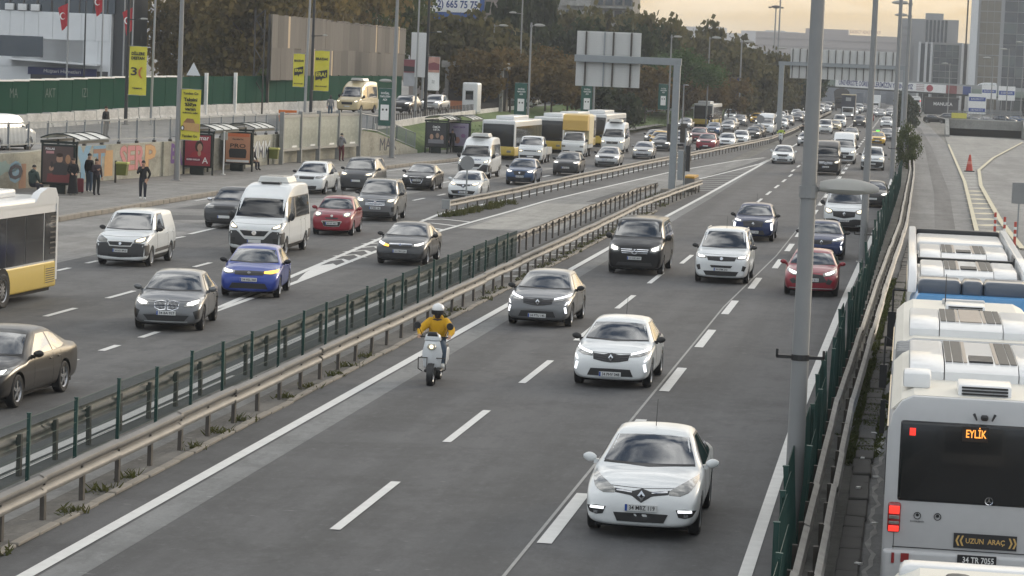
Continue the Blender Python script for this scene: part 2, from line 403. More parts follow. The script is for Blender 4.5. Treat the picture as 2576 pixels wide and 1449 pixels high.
# island between busway and ramp
isl = sheet('island', [(4.4, 115), (3.45, 133), (4.2, 200), (4.6, 314), (4.9, 372), (14.6, 362), (14.2, 342), (8.3, 266), (6.0, 228), (5.3, 194), (5.1, 145), (5.3, 122)], .012, asphalt('island_concrete', (.2, .198, .185), (.28, .275, .255)))
line_piece(isl, [(4.35, 120), (3.55, 133), (4.25, 200), (4.65, 314)], .22, .1, LINEY, 'kerb_line')
line_piece(isl, [(5.25, 122), (5.05, 145), (5.25, 194), (5.95, 228), (8.2, 266), (14.0, 342)], .26, .1, LINEY, 'kerb_line')
for k in range(30):
    y = 135 + k * 6.2
    xl = lerp_tab([(133, 3.7), (200, 4.4), (314, 4.8)], y); xr = lerp_tab([(122, 5.2), (145, 4.95), (194, 5.1), (228, 5.8), (266, 8.0), (342, 13.6)], y)
    line_piece(isl, [(xl, y), (xr, y + 1.5)], 1.1 if y < 190 else .8, .018, LINEY if y < 190 else MATS['worn_hatch'], 'hatch_bar')
# pavement and kerb stones on the left
ys2 = [60, 90, 111, 130, 147, 165, 180, 192, 208, 215, 235, 260]
pav = strip('pavement', [(wx(y) if y < 204 else -36.3 + (y - 204) * .03, y) for y in ys2], [(kx(y) - .12, y) for y in ys2], .2, PAVE)
ks = MB().box(-.14, .14, 0, .985, 0, .215).mesh('kerbstone'); bevel(ks, .03, 2); ks.materials.append(KERB)
y = 100.0
while y < 262:
    a = math.atan2(kx(y + 1) - kx(y), 1)
    mk('kerbstone', ks, None, pav, (kx(y) + .02 + random.uniform(-.012, .012), y, random.uniform(-.01, .012)), (0, random.uniform(-.03, .03), -a)); y += 1.0
# faint transverse paving joints
for k in range(38):
    y = 112 + k * 2.6
    line_piece(pav, [(wx(y) if y < 203 else -36.2, y), (kx(y) - .3, y + .15)], .035, .204, M('joint_dirt', (.1, .097, .09), .9), 'paving_joint')
# ================================================================== barriers, fences, lamp posts, gantries
BEAM = M('guardrail_beam', (.165, .158, .148), .55, .25, var=.35, scale=2.2, detail=8, bump=.03)
BEAMW = M('guardrail_pale', (.27, .26, .24), .6, .15, var=.45, scale=2.5, detail=8)
GREEN = M('fence_green', (.012, .055, .045), .55, var=.3, scale=6)
POSTM = M('guardrail_post', (.085, .075, .065), .65, .2, var=.4, scale=5)
W_PROF = [(0, .42), (.075, .45), (.085, .49), (.075, .53), (.012, .575), (.012, .605), (.075, .65), (.085, .69), (.075, .73), (0, .765)]
def beam_mesh(length, face, thick=.012):
    mb = MB(); n = len(W_PROF)
    v = []
    for y in (-.12, length):
        for d, z in W_PROF: v.append((face * d, y, z))
        for d, z in W_PROF: v.append((face * (d - thick), y, z))
    f = []
    for i in range(n - 1):
        f.append((i, i + 1, 2 * n + i + 1, 2 * n + i)); f.append((n + i + 1, n + i, 3 * n + i, 3 * n + i + 1))
    f += [(0, n, 3 * n, 2 * n), (n - 1, 2 * n - 1, 4 * n - 1, 3 * n - 1)]
    mb.add(v, f)
    for s in (0.06, length * .5):      # bolt heads
        mb.box(face * .02 - .01, face * .02 + .03 * face, s - .02, s + .02, .575, .605)
    return smooth(mb.mesh('beam'), 50)
def along(tab, y0, y1, step):
    y = y0
    while y < y1 - .01:
        yn = min(y + step, y1); x0, x1 = lerp_tab(tab, y), lerp_tab(tab, yn)
        yield x0, y, -math.atan2(x1 - x0, yn - y), math.hypot(x1 - x0, yn - y)
        y = yn
def guardrail(label, tab, y0, y1, face, beam=BEAM, post=POSTM, step=4., pstep=2., z=0., spacer=True, group='steel guardrails'):
    t = thing('guardrail', label, 'guardrail', (lerp_tab(tab, y0), y0, z), 0, group)
    ox, oy = t.location.x, t.location.y
    cache = {}
    for x, y, a, ln in along(tab, y0, y1, step):
        k = round(ln, 1)
        if k not in cache: cache[k] = beam_mesh(k, face); cache[k].materials.append(beam)
        mk('beam', cache[k], None, t, (x - ox, y - oy, random.uniform(-.012, .012)), (0, random.uniform(-.02, .02), a + random.uniform(-.002, .002)))
    pm = MB().box(-.035 - face * .06, .035 - face * .06, -.055, .055, 0, .72)
    if spacer: pm.box(min(0, -face * .06), max(0, -face * .06), -.04, .04, .52, .66)
    pm = pm.mesh('post'); pm.materials.append(post)
    for x, y, a, ln in along(tab, y0, y1, pstep):
        mk('post', pm, None, t, (x - ox, y - oy + .3, 0), (random.uniform(-.02, .02), random.uniform(-.02, .02), a))
    return t
RA = [(-40, -12.8), (110, -12.75), (135, -12.85), (150, -12.5), (165, -12.1)]
RB = [(-40, -14.62), (130, -14.6), (150, -14.4), (158, -14.05)]
guardrail('weathered steel guardrail between the median and the main carriageway beside the scooter', RA, 28, 165, 1)
guardrail('guardrail with dark posts behind the green mesh fence along the slip road', RB, 34, 158, -1)
rd = guardrail('long guardrail parting the crowded left carriageway from the empty slip road', RAILDX, 126.3, 520, 1, pstep=2.4)
mk('end_cap', MB().box(-.22, .16, -.12, .06, .36, .8), STEEL, rd)

# ---- wire mesh fences
def wire_panel(w, h, z0=.1, vs=.05, hs=.2, t=.0016):
    mb = MB(); n = int(w / vs)
    for i in range(n + 1):
        y = w * i / n; mb.add([(-t, y - t, z0), (t, y + t, z0), (t, y + t, h), (-t, y - t, h), (-t, y + t, z0), (t, y - t, z0), (t, y - t, h), (-t, y + t, h)], [(0, 1, 2, 3), (4, 5, 6, 7)])
    m = int((h - z0) / hs)
    for j in range(m + 1):
        z = z0 + (h - z0) * j / m; q = .0035; mb.add([(-q, 0, z - q), (q, 0, z + q), (q, w, z + q), (-q, w, z - q), (-q, 0, z + q), (q, 0, z - q), (q, w, z - q), (-q, w, z + q)], [(0, 1, 2, 3), (4, 5, 6, 7)])
    return mb.raw('mesh_panel')
def mesh_fence(label, tab, y0, y1, h, step, tilt=0., rr=.03, t=.0021, vs=.05):
    f = thing('mesh_fence', label, 'fence', (lerp_tab(tab, y0), y0, 0))
    ox, oy = f.location.x, f.location.y
    pm = MB().box(-rr, rr, -rr, rr, 0, h + .06).box(-rr - .008, rr + .008, -rr - .008, rr + .008, h + .06, h + .075).mesh('post'); pm.materials.append(GREEN)
    cache = {}
    for x, y, a, ln in along(tab, y0, y1, step):
        k = round(ln, 2)
        if k not in cache: cache[k] = wire_panel(k, h, .1, vs, .2, t); cache[k].materials.append(GREEN)
        lean = random.uniform(-tilt, tilt)
        mk('mesh_panel', cache[k], None, f, (x - ox + random.uniform(-.01, .01), y - oy, random.uniform(-.03, .03)), (0, lean, a + random.uniform(-.004, .004)))
        mk('post', pm, None, f, (x - ox, y - oy, random.uniform(-.06, .02)), (random.uniform(-.03, .03) * (1 + tilt * 8), lean, a))
    return f
mesh_fence('low dark green wire mesh fence along the median', [(-40, -14.15), (100, -14.18), (130, -14.2)], 30.5, 101, 1.1, 2.62)
FR = [(20, -1.4), (45, -1.32), (57, -1.3), (80, -1.14), (100, -1.0), (130, -.78), (160, -.5), (200, -.2), (240, -.1)]
mesh_fence('tall dense green mesh fence beside the busway with leaning panels', FR, 24, 190, 1.72, 2.45, tilt=.09, rr=.035, t=.009, vs=.04)
R1 = [(20, -1.22), (37, -1.2), (56, -1.16), (76, -.9), (91, -.72), (127, -.15), (200, .3), (400, .2), (520, .3)]
R2 = [(y, x + .3) for y, x in R1]
guardrail('pale inner rail of the double barrier beside the busway fence', R1, 24, 400, 1, BEAMW, spacer=False)
guardrail('pale outer rail of the double barrier next to the bus lane', R2, 24, 400, 1, BEAMW, spacer=False)
# broken kerb slabs between barrier and bus lane
slabm = M('kerb_slab', (.095, .092, .086), .9, var=.4, scale=2., detail=8, bump=.1)
kr = struct('busway_kerb', MB().box(-.05, .05, 20, 21, 0, .1), slabm)
sm_ = MB().box(-.17, .17, 0, .985, 0, .1).mesh('kerb_slab'); bevel(sm_, .02, 1); sm_.materials.append(slabm)
for i in range(100):
    y = 26 + i * 1.0
    mk('kerb_slab', sm_, None, kr, (lerp_tab(R2, y) + .36 + random.uniform(-.02, .02), y, random.uniform(-.02, .02)), (random.uniform(-.02, .02), random.uniform(-.05, .05), 0))

strip('crack_strip', [(lerp_tab(R2, y) + .62 + .05 * math.sin(y * 2.3) + .03 * math.sin(y * 5.1), y) for y in np.arange(30, 60, .5)], [(lerp_tab(R2, y) + .69 + .05 * math.sin(y * 2.3) + .04 * math.sin(y * 6.3), y) for y in np.arange(30, 60, .5)], .013, M('crack_fill', (.3, .295, .28), .9, var=.5, scale=3, detail=8))
for i in range(14):
    y = 33 + i * 1.9; mk('litter', MB().box(-.05, .06, -.03, .04, 0, .03), WHITEP, kr, (lerp_tab(R2, y) + random.uniform(.3, .75), y, .02 if i % 2 else .09), (0, 0, random.uniform(0, 3)))
# ---- weeds (uncountable)
LEAFM = {}
def leafmat(name, a, b, tr=.25):
    m, t, bs = nodes_mat(name)
    oi = t.nodes.new('ShaderNodeNewGeometry'); co = t.nodes.new('ShaderNodeTexCoord')
    n = t.nodes.new('ShaderNodeTexNoise'); n.inputs['Scale'].default_value = 1.1; n.inputs['Detail'].default_value = 3.
    t.links.new(co.outputs['Object'], n.inputs['Vector'])
    ad = t.nodes.new('ShaderNodeMath'); ad.operation = 'ADD'; t.links.new(n.outputs['Fac'], ad.inputs[0])
    sb = t.nodes.new('ShaderNodeMath'); sb.operation = 'MULTIPLY_ADD'; sb.inputs[1].default_value = .6; sb.inputs[2].default_value = -.3
    t.links.new(oi.outputs['Random Per Island'], sb.inputs[0]); t.links.new(sb.outputs[0], ad.inputs[1])
    mx = t.nodes.new('ShaderNodeMix'); mx.data_type = 'RGBA'; mx.inputs[6].default_value = a + (1,); mx.inputs[7].default_value = b + (1,)
    t.links.new(ad.outputs[0], mx.inputs[0]); t.links.new(mx.outputs[2], bs.inputs['Base Color'])
    bs.inputs['Roughness'].default_value = .75; bs.inputs['Specular IOR Level'].default_value = .2
    tl = t.nodes.new('ShaderNodeBsdfTranslucent'); t.links.new(mx.outputs[2], tl.inputs[0]); ms = t.nodes.new('ShaderNodeMixShader'); ms.inputs[0].default_value = .38
    out_ = t.nodes['Material Output']; t.links.new(bs.outputs[0], ms.inputs[1]); t.links.new(tl.outputs[0], ms.inputs[2]); t.links.new(ms.outputs[0], out_.inputs[0])
    return m
WEED = leafmat('weed_leaves', (.05, .065, .018), (.11, .105, .04))
def weeds(name, label, spots, hmax=.3, per=26, mat=WEED, r=.28):
    rg = np.random.default_rng(len(spots)); v = []; f = []
    for (x, y, z) in spots:
        for k in range(per):
            a = rg.uniform(0, 2 * PI); d = rg.uniform(0, r); h = rg.uniform(.3, 1) * hmax; w = rg.uniform(.01, .03); ln = rg.uniform(-.12, .12)
            bx, by = x + d * math.cos(a), y + 1.6 * d * math.sin(a); o = len(v); c, s_ = math.cos(a) * w, math.sin(a) * w
            v += [(bx - c, by - s_, z), (bx + c, by + s_, z), (bx + ln * .6 + c, by + ln + s_, z + h * .7), (bx + ln, by + ln * 1.3, z + h)]
            f.append((o, o + 1, o + 2, o + 3))
    me = bpy.data.meshes.new(name); me.from_pydata(v, [], f)
    o = mk(name, me, mat); tag(o, label, 'weeds', kind='stuff'); return o
sp = [(-12.72 + random.uniform(-.08, .12), 33 + i * 2.0 + random.uniform(-.4, .4), 0) for i in range(58) if random.random() < .7]
weeds('weeds', 'scrubby weeds round the foot of the median guardrail posts', sp, .16, 46)
weeds('weeds', 'green weeds growing between the busway barrier and the kerb', [(lerp_tab(R2, y) + .2 + random.uniform(-.1, .3), y, 0) for y in np.linspace(52, 100, 130)], .13, 110, leafmat('weed_green', (.05, .07, .02), (.11, .12, .045)), .34)
weeds('weeds', 'short weeds at the start of the slip road guardrail', [(dx(y) + random.uniform(-.2, .5), y, 0) for y in np.linspace(126, 141, 36)] + [(-13.6 + random.uniform(-.4, .4), y, 0) for y in np.linspace(146, 160, 22)], .3, 40)

# ---- lamp posts on the right barrier
POLE = M('lamp_pole_grey', (.245, .25, .25), .55, .15, var=.1, scale=3)
POLEL = M('lamp_pole_light', (.3, .31, .31), .5, .2, var=.1, scale=3)
LUM = M('luminaire_shell', (.36, .355, .33), .45, var=.06)
def luminaire(parent, loc, ang, L=.85, w=.3, name='luminaire'):
    mb = MB(); ns = 10; prof = []
    for i in range(ns + 1):
        t = i / ns; r = (math.sin(PI * min(1, .12 + t * .86)) ** .55)
        prof.append((t * L, w / 2 * r, L * .17 * r + .02, -L * .09 * r))
    v = []; m = 10
    for (x, hw, up, dn) in prof:
        for j in range(m):
            a = 2 * PI * j / m; z = math.sin(a); v.append((x, hw * math.cos(a), up * z if z > 0 else -dn * z + 0.0))
    f = [(i * m + j, i * m + (j + 1) % m, (i + 1) * m + (j + 1) % m, (i + 1) * m + j) for i in range(ns) for j in range(m)] + [tuple(range(m)), tuple(range(ns * m, ns * m + m))]
    mb.add(v, f)
    return mk(name, mb, LUM, parent, loc, (0, 0, ang), sm=50)
def lamp_post(label, x, y, z, h, r, heads, mat=POLE, band=None, group='street lamp posts', rb=None, lean=0.):
    t = thing('lamp_post', label, 'lamp post', (x, y, z), 0, group)
    mk('pole', MB().tube((0, 0, 0), (lean * h, 0, h), rb or r * 1.25, r * .8, 14), mat, t, sm=50)
    mk('base_plate', MB().box(-r * 2, r * 2, -r * 2, r * 2, 0, .04), mat, t)
    for (hz, ang, arm, L, w) in heads:
        c, s_ = math.cos(ang), math.sin(ang); lx = lean * hz
        mk('arm', MB().tube((lx, 0, hz), (lx + c * arm, s_ * arm, hz + .05), .035, .03, 8), mat, t)
        mk('clamp', MB().tube((lx, 0, hz - .09), (lx, 0, hz + .09), r * 1.25, r * 1.25, 12), mat, t)
        luminaire(t, (lx + c * arm * .92, s_ * arm * .92, hz + .06), ang, L, w)
    for bz in (band or []):
        mk('cable_bracket', MB().box(-.36, .36, -.02, .02, bz - .02, bz + .03).tube((0, 0, bz - .04), (0, 0, bz + .05), r * 1.2, r * 1.2, 12).box(-.37, -.33, -.02, .02, bz, bz + .12).box(.33, .37, -.02, .02, bz, bz + .12), BLACK, t)
    return t
lamp_post('nearest thick grey lamp post with a luminaire level with the traffic', -1.42, 41.3, 0, 11, .115, [(5.55, 0.0, .18, .88, .34)], band=[3.05])
lamp_post('grey lamp post behind the nearest one, standing by the white van', -1.5, 108.9, 0, 14, .12, [], band=[1.1])
lamp_post('slender grey lamp post rising from the green fence far end', -.95, 201, 0, 16, .15, [], band=[2.2])
lamp_post('tall lamp post with two luminaires beside the bus lane bush', -.3, 229, 0, 17, .15, [(12.4, PI, .25, 1.0, .3), (13.4, PI, .25, 1.3, .35)], band=[2.4])

# ---- gantry seen from behind
GAL = M('gantry_steel', (.27, .29, .3), .5, .3, var=.12, scale=4)
SIGNB = M('sign_back', (.6, .6, .58), .5, .1, var=.08, scale=2)
g = thing('sign_gantry', 'grey cantilever gantry holding the back of a road sign over the slip road', 'gantry', (-13.4, 159.3, 0))
mk('column', bevel(MB().box(-.2, .2, -.2, .2, 0, 7.55).mesh('column'), .03, 1), GAL, g)
mk('beam', bevel(MB().box(-6.0, .24, -.17, .17, 7.5, 7.92).mesh('beam'), .02, 1), GAL, g)
mk('footing', bevel(MB().box(-.6, .6, -.6, .6, 0, .35).mesh('footing'), .03, 1), KERB, g)
pn = mk('sign_panel', MB().box(-5.95, -2.2, .36, .40, 6.1, 9.3), SIGNB, g)
slat = MB().box(-5.95, -2.2, .30, .355, 0, .115).mesh('panel_slat'); slat.materials.append(SIGNB)
for k in range(22): mk('panel_slat', slat, None, pn, (0, 0, 6.115 + k * .145))
for xx in (-5.4, -3.8, -2.75): mk('stiffener', MB().box(xx - .045, xx + .045, .18, .31, 6.12, 9.28), POSTM, g)
mk('stiffener', MB().box(-4.36, -4.28, .22, .31, 6.12, 9.28), GAL, g)
mk('camera_box', bevel(MB().box(.3, .62, -.2, .2, .9, 2.6).mesh('b'), .02, 1), GAL, g)
mk('camera_box', bevel(MB().box(.75, 1.0, -.1, .2, 1.4, 2.9).mesh('b'), .02, 1), BLACK, g)
mk('bracket_post', MB().tube((.68, .05, 0), (.68, .05, 3.9), .05, .05, 8), GAL, g)
mk('plate_back', MB().box(-.45, -.05, .3, .33, 3.05, 4.1), POSTM, g)
mk('plate_back', MB().box(.32, .7, .3, .33, 3.05, 4.15), POSTM, g)
cu = thing('crash_cushion', 'striped steel crash cushion with a yellow top ahead of the gantry', 'crash cushion', (-12.75, 163.5, 0))
for k in range(7): mk('rail_fold', MB().box(-.35, .35, k * .5, k * .5 + .42, .18 + (k % 2) * .02, .82), BEAM, cu)
mk('yellow_top', MB().box(-.32, .32, .1, 3.3, .84, .96), M('cushion_yellow', (.5, .27, .03), .6), cu)
for k in range(5): mk('leg', MB().box(-.3, .3, .1 + k * .75, .2 + k * .75, 0, .18), POSTM, cu)

g = thing('sign_gantry', 'wide far gantry carrying a long row of sign backs over the main road', 'gantry', (-15.3, 331, 0))
mk('column', MB().box(-.3, .3, -.3, .3, 0, 8.45), GAL, g)
mk('column', MB().box(14.4, 15.0, -.3, .3, 0, 8.45), GAL, g)
mk('beam', MB().box(-.4, 15.1, -.2, .2, 8.3, 8.75), GAL, g)
pn = mk('sign_panel', MB().box(1.0, 13.5, .3, .36, 6.8, 10.35), SIGNB, g)
for k in range(15): mk('stiffener', MB().box(1.2 + k * .85, 1.29 + k * .85, .12, .3, 6.82, 10.33), POSTM, g)
for k in range(18): mk('panel_slat', MB().box(1.0, 13.5, .27, .295, 6.85 + k * .195, 6.99 + k * .195), SIGNB, pn)
# small signs seen from the back
def back_sign(label, x, y, z, h, kind, r=.4):
    t = thing('road_sign', label, 'road sign', (x, y, z))
    mk('post', MB().tube((0, 0, 0), (0, 0, h), .04, .04, 8), GAL, t)
    if kind == 'round': mk('sign_plate', MB().lathe([(0, -.05), (r, -.05), (r, -.035), (0, -.035)], 20, 'y', (0, 0, h - r * .8)), POLE, t)
    elif kind == 'rect': mk('sign_plate', MB().box(-r * .8, r * .8, -.06, -.04, h - r * 2.2, h), POLE, t)
    elif kind == 'tri': mk('sign_plate', MB().prism([(-r, h - r * 1.5), (r, h - r * 1.5), (0, h + .1)], 'y', -.06, -.04), POLE, t)
    return t
back_sign('round grey sign back on a post where the guardrail begins', -21.6, 135, 0, 2.5, 'round', .36)
back_sign('rectangular sign back on a slim post at the right edge of the island', 5.4, 132, 0, 2.6, 'rect', .45)
back_sign('round sign back on a post among the far left traffic', -15.9, 300, 0, 2.6, 'round', .45)
back_sign('pale round sign disc on the last lamp post by the bush', .05, 228.2, 0, 2.4, 'round', .5)
# ================================================================== vehicle kit
_eval = tmp_eval
def car_body(p, level=2, arches=True):
    W, zb, fo, wb, ro = p['W'], p['zb'], p['fo'], p['wb'], p['ro']
    zn, zc, yc, yr0, yr1, yb, zr, zt, zbelt, wr, wc = (p[k] for k in ('zn', 'zc', 'yc', 'yr0', 'yr1', 'yb', 'zr', 'zt', 'zbelt', 'wr', 'wc'))
    yF, yR = -fo, wb + ro
    def hood(y, w, b, t): return (y, [(0, b), (w * .84, b), (w * .975, b + .10), (w, (b + t) * .5 + .02), (w * .985, t - .13), (w * .88, t - .035), (w * .5, t), (0, t + .012)])
    def cab(y, w, b, bl, r, t, sh=.055): return (y, [(0, b), (w * .84, b), (w * .975, b + .10), (w, (b + bl) * .5 + .03), (w * .968, bl), (r, t - sh), (r * .62, t - .008), (0, t)])
    zr0 = p.get('zr0', zr - .012); yr2 = p.get('yr2', yr0 + .45)
    nf = p.get('nf', .30)
    S = [hood(yF, W * p.get('nw', .76), zb + .08, zn - nf), hood(yF + .03, W * .87, zb + .02, zn - nf * .38), hood(yF + .15, W * .955, zb, zn - .025),
         hood(yF + .45, W * .985, zb, zn + (zc - zn) * .4), hood((yF + yc) / 2 + .12, W, zb, zn + (zc - zn) * .82), hood(yc - .05, W, zb, zc),
         cab(yc + .05, W, zb, zbelt, wc, zc + .06, .03), cab(yr0 - .10, W, zb, zbelt, wr + (wc - wr) * .12, zr0 - .06, .045), cab(yr0 + .16, W, zb, zbelt, wr, zr0, .05),
         cab(max(yr2, yr0 + .4), W, zb, zbelt, wr, zr), cab((yr2 + yr1) / 2 + .1, W, zb, zbelt, wr, zr + .008), cab(yr1, W, zb, zbelt, wr * .985, zr - p.get('rd', .03))]
    if p['kind'] == 'sedan':
        S += [cab(yb - .04, W, zb, zbelt, wc * .98, zt + .05, .03), hood(yb + .1, W * .99, zb, zt), hood(yR - .14, W * .955, zb + .03, zt - .02), hood(yR - .02, W * .87, zb + .06, zt - .12), hood(yR, W * .78, zb + .15, zt - .3)]
    elif p['kind'] == 'hatch':
        S += [cab(yb, W * .985, zb, zbelt, wc * .9, zt + .03, .03), hood(yR - .08, W * .94, zb + .04, zt - .03), hood(yR - .01, W * .86, zb + .06, zt - .16), hood(yR, W * .76, zb + .15, zt - .3)]
    else:
        S += [cab(yR - .10, W * .985, zb, zbelt, wr * .975, zr - .05), cab(yR - .015, W * .95, zb + .03, zbelt, wr * .94, zr - .12), cab(yR, W * .88, zb + .1, zbelt, wr * .86, zr - .25)]
    n = 14; v = []; f = []
    for y, h in S:
        ring = [(x, y, z) for x, z in h] + [(-x, y, z) for x, z in h[6:0:-1]]
        v += ring
    for i in range(len(S) - 1):
        for j in range(n): f.append((i * n + j, i * n + (j + 1) % n, (i + 1) * n + (j + 1) % n, (i + 1) * n + j))
    for i, fl in ((0, 1), (len(S) - 1, 0)):
        o = i * n
        for k in range(7):
            a, b = k, k + 1; a2, b2 = (n - a) % n, (n - b) % n
            q = [a, b, b2, a2]; q = list(dict.fromkeys(q)); q = [o + t for t in q]
            f.append(tuple(q[::-1] if fl else q))
    me = bpy.data.meshes.new('cage'); me.from_pydata(v, [], f)
    bm = bmesh.new(); bm.from_mesh(me)
    cl = bm.edges.layers.float.new('crease_edge')
    bm.verts.ensure_lookup_table()
    for e in bm.edges:
        a, b = e.verts[0].index, e.verts[1].index; i1, j1 = divmod(min(a, b), n); i2, j2 = divmod(max(a, b), n)
        if j1 == j2 and j1 in (5, 9) and i1 >= 5: e[cl] = .45
        if j1 == j2 and j1 in (4, 10): e[cl] = .45
        if i1 == i2 == 5 and j1 in (4, 5, 6, 7, 8, 9): e[cl] = .4
        if i1 == i2 == 6 and j1 in (5, 6, 7, 8): e[cl] = .3
    bmesh.ops.recalc_face_normals(bm, faces=bm.faces); bm.to_mesh(me); bm.free()
    o = bpy.data.objects.new('cage', me); TMP.collection.objects.link(o)
    md = o.modifiers.new('s', 'SUBSURF'); md.levels = level; md.render_levels = level
    cut = None
    if arches:
        me.materials.append(None); me.materials.append(None)
        r = p['rw'] + .06; cb = MB()
        for s in (-1, 1):
            for yy in (0, wb): cb.tube((s * (W - .26), yy, p['rw']), (s * (W + .3), yy, p['rw']), r, r, 28)
        cm = cb.mesh('cut'); cm.materials.append(None); cm.materials.append(None)
        cm.polygons.foreach_set('material_index', [1] * len(cm.polygons))
        cut = bpy.data.objects.new('cut', cm); TMP.collection.objects.link(cut)
        bo = o.modifiers.new('b', 'BOOLEAN'); bo.operation = 'DIFFERENCE'; bo.object = cut; bo.solver = 'EXACT'; bo.material_mode = 'INDEX'
    out = _eval(o)
    bpy.data.objects.remove(o)
    if cut: bpy.data.objects.remove(cut)
    smooth(out, 42)
    return out
class Proj:
    def __init__(s, me):
        s.bvh = BVHTree.FromPolygons([v.co.copy() for v in me.vertices], [tuple(q.vertices) for q in me.polygons])
    def hit(s, view, a, b):
        if view == 'front': o, d = Vector((a, -12, b)), Vector((0, 1, 0))
        elif view == 'rear': o, d = Vector((a, 30, b)), Vector((0, -1, 0))
        elif view == 'left': o, d = Vector((8, a, b)), Vector((-1, 0, 0))
        elif view == 'right': o, d = Vector((-8, a, b)), Vector((1, 0, 0))
        else: o, d = Vector((a, b, 9)), Vector((0, 0, -1))
        h = s.bvh.ray_cast(o, d)
        if h[0] is None:
            q = o + d * (8 if view in ('left', 'right') else 12); h = s.bvh.find_nearest(q)
        return h[0], h[1]
def resample(pts, n):
    P = [Vector(q) for q in pts]; L = [0]
    for a, b in zip(P[:-1], P[1:]): L.append(L[-1] + (b - a).length)
    out = []
    for i in range(n):
        t = L[-1] * i / (n - 1)
        for k in range(len(P) - 1):
            if t <= L[k + 1] + 1e-9:
                u = (t - L[k]) / max(1e-9, L[k + 1] - L[k]); out.append(P[k].lerp(P[k + 1], u)); break
    return out
def patch_mesh(pr, view, up, lo, n=9, m=5, off=.006, lip=.02):
    U, Lw = resample(up, n), resample(lo, n); v = []; back = []
    for j in range(m):
        for i in range(n):
            q = U[i].lerp(Lw[i], j / (m - 1)); h, no = pr.hit(view, q.x, q.y)
            v.append(h + no * off); back.append(h - no * lip)
    f = [(j * n + i, j * n + i + 1, (j + 1) * n + i + 1, (j + 1) * n + i) for j in range(m - 1) for i in range(n - 1)]
    rim = [i for i in range(n)] + [j * n + n - 1 for j in range(1, m)] + [(m - 1) * n + i for i in range(n - 2, -1, -1)] + [j * n for j in range(m - 2, 0, -1)]
    o = len(v); v += [back[i] for i in rim]; k = len(rim)
    f += [(rim[i], o + i, o + (i + 1) % k, rim[(i + 1) % k]) for i in range(k)]
    me = bpy.data.meshes.new('patch'); me.from_pydata([tuple(q) for q in v], [], f)
    bm = bmesh.new(); bm.from_mesh(me); bmesh.ops.recalc_face_normals(bm, faces=bm.faces)
    d = {'front': Vector((0, -1, 0)), 'rear': Vector((0, 1, 0)), 'left': Vector((1, 0, 0)), 'right': Vector((-1, 0, 0)), 'top': Vector((0, 0, 1))}[view]
    bm.faces.ensure_lookup_table()
    if sum((bm.faces[i].normal.dot(d) for i in range((n - 1) * (m - 1)))) < 0: bmesh.ops.reverse_faces(bm, faces=bm.faces)
    bm.to_mesh(me); bm.free()
    smooth(me, 50); return me
WHEELS = {}
def wheel_meshes(R, w, style):
    k = (round(R, 3), round(w, 3), style)
    if k in WHEELS: return WHEELS[k]
    r = R * .64; h = w / 2
    ty = MB().lathe([(r, -h * .85), (R * .9, -h), (R * .985, -h * .8), (R, -h * .5), (R, h * .5), (R * .985, h * .8), (R * .9, h), (r, h * .85)], 28, 'x').mesh('tyre'); ty.materials.append(TYRE); smooth(ty, 40)
    hub = MB().lathe([(0, -h * .3), (r, -h * .3), (r, h * .55), (0, h * .55)], 20, 'x').mesh('wheel'); hub.materials.append(DARK)
    rb = MB().lathe([(r * .9, h * .6), (r * 1.02, h * .9), (r * 1.04, h * .55)], 28, 'x')
    rb.lathe([(0, h * .86), (r * .22, h * .84), (r * .24, h * .56)], 14, 'x')
    ns = {'five': 5, 'ten': 10, 'steel': 12}[style]
    for i in range(ns):
        a = 2 * PI * i / ns; wd = r * (.17 if ns == 5 else .09 if ns == 10 else .2)
        c, s_ = math.cos(a), math.sin(a)
        def P(rad, t, x): return (x, rad * c - t * s_, rad * s_ + t * c)
        rb.add([P(r * .15, -wd, h * .8), P(r * .15, wd, h * .8), P(r * .97, wd * .75, h * .72), P(r * .97, -wd * .75, h * .72), P(r * .15, -wd, h * .5), P(r * .15, wd, h * .5), P(r * .97, wd * .75, h * .5), P(r * .97, -wd * .75, h * .5)],
               [(0, 1, 2, 3), (0, 4, 5, 1), (1, 5, 6, 2), (2, 6, 7, 3), (3, 7, 4, 0)])
    rm = rb.mesh('rim')
    WHEELS[k] = (hub, ty, rm); return WHEELS[k]
def add_wheel(root, x, y, R, w, style='five', rim=RIM, simple=False):
    hub, ty, rm = wheel_meshes(R, w, style)
    s = 1 if x > 0 else -1
    o = mk('wheel', hub, None, root, (x, y, R), (random.uniform(0, 6), 0, 0 if s > 0 else PI))
    mk('tyre', ty, None, o)
    key = ('rim', id(rm), rim.name)
    if key not in WHEELS:
        c = rm.copy(); c.materials.append(rim); WHEELS[key] = c
    mk('rim', WHEELS[key], None, o)
    return o
def mirror_mesh(s, paint_m):
    mb = MB(); n, m = 10, 6
    v = []
    for i in range(m + 1):
        t = i / m; r = math.sin(PI * (.06 + .88 * t)) ** .6
        for j in range(n):
            a = 2 * PI * j / n; v.append((s * (.02 + .21 * t), .065 * r * math.cos(a), .02 + .078 * r * math.sin(a) + .015 * t))
    f = [(i * n + j, i * n + (j + 1) % n, (i + 1) * n + (j + 1) % n, (i + 1) * n + j) for i in range(m) for j in range(n)] + [tuple(range(n)), tuple(range(m * n, m * n + n))]
    mb.add(v, f); mb.box(min(-.05 * s, .06 * s), max(-.05 * s, .06 * s), -.02, .03, -.07, -.0)
    return smooth(mb.mesh('mirror'), 50)
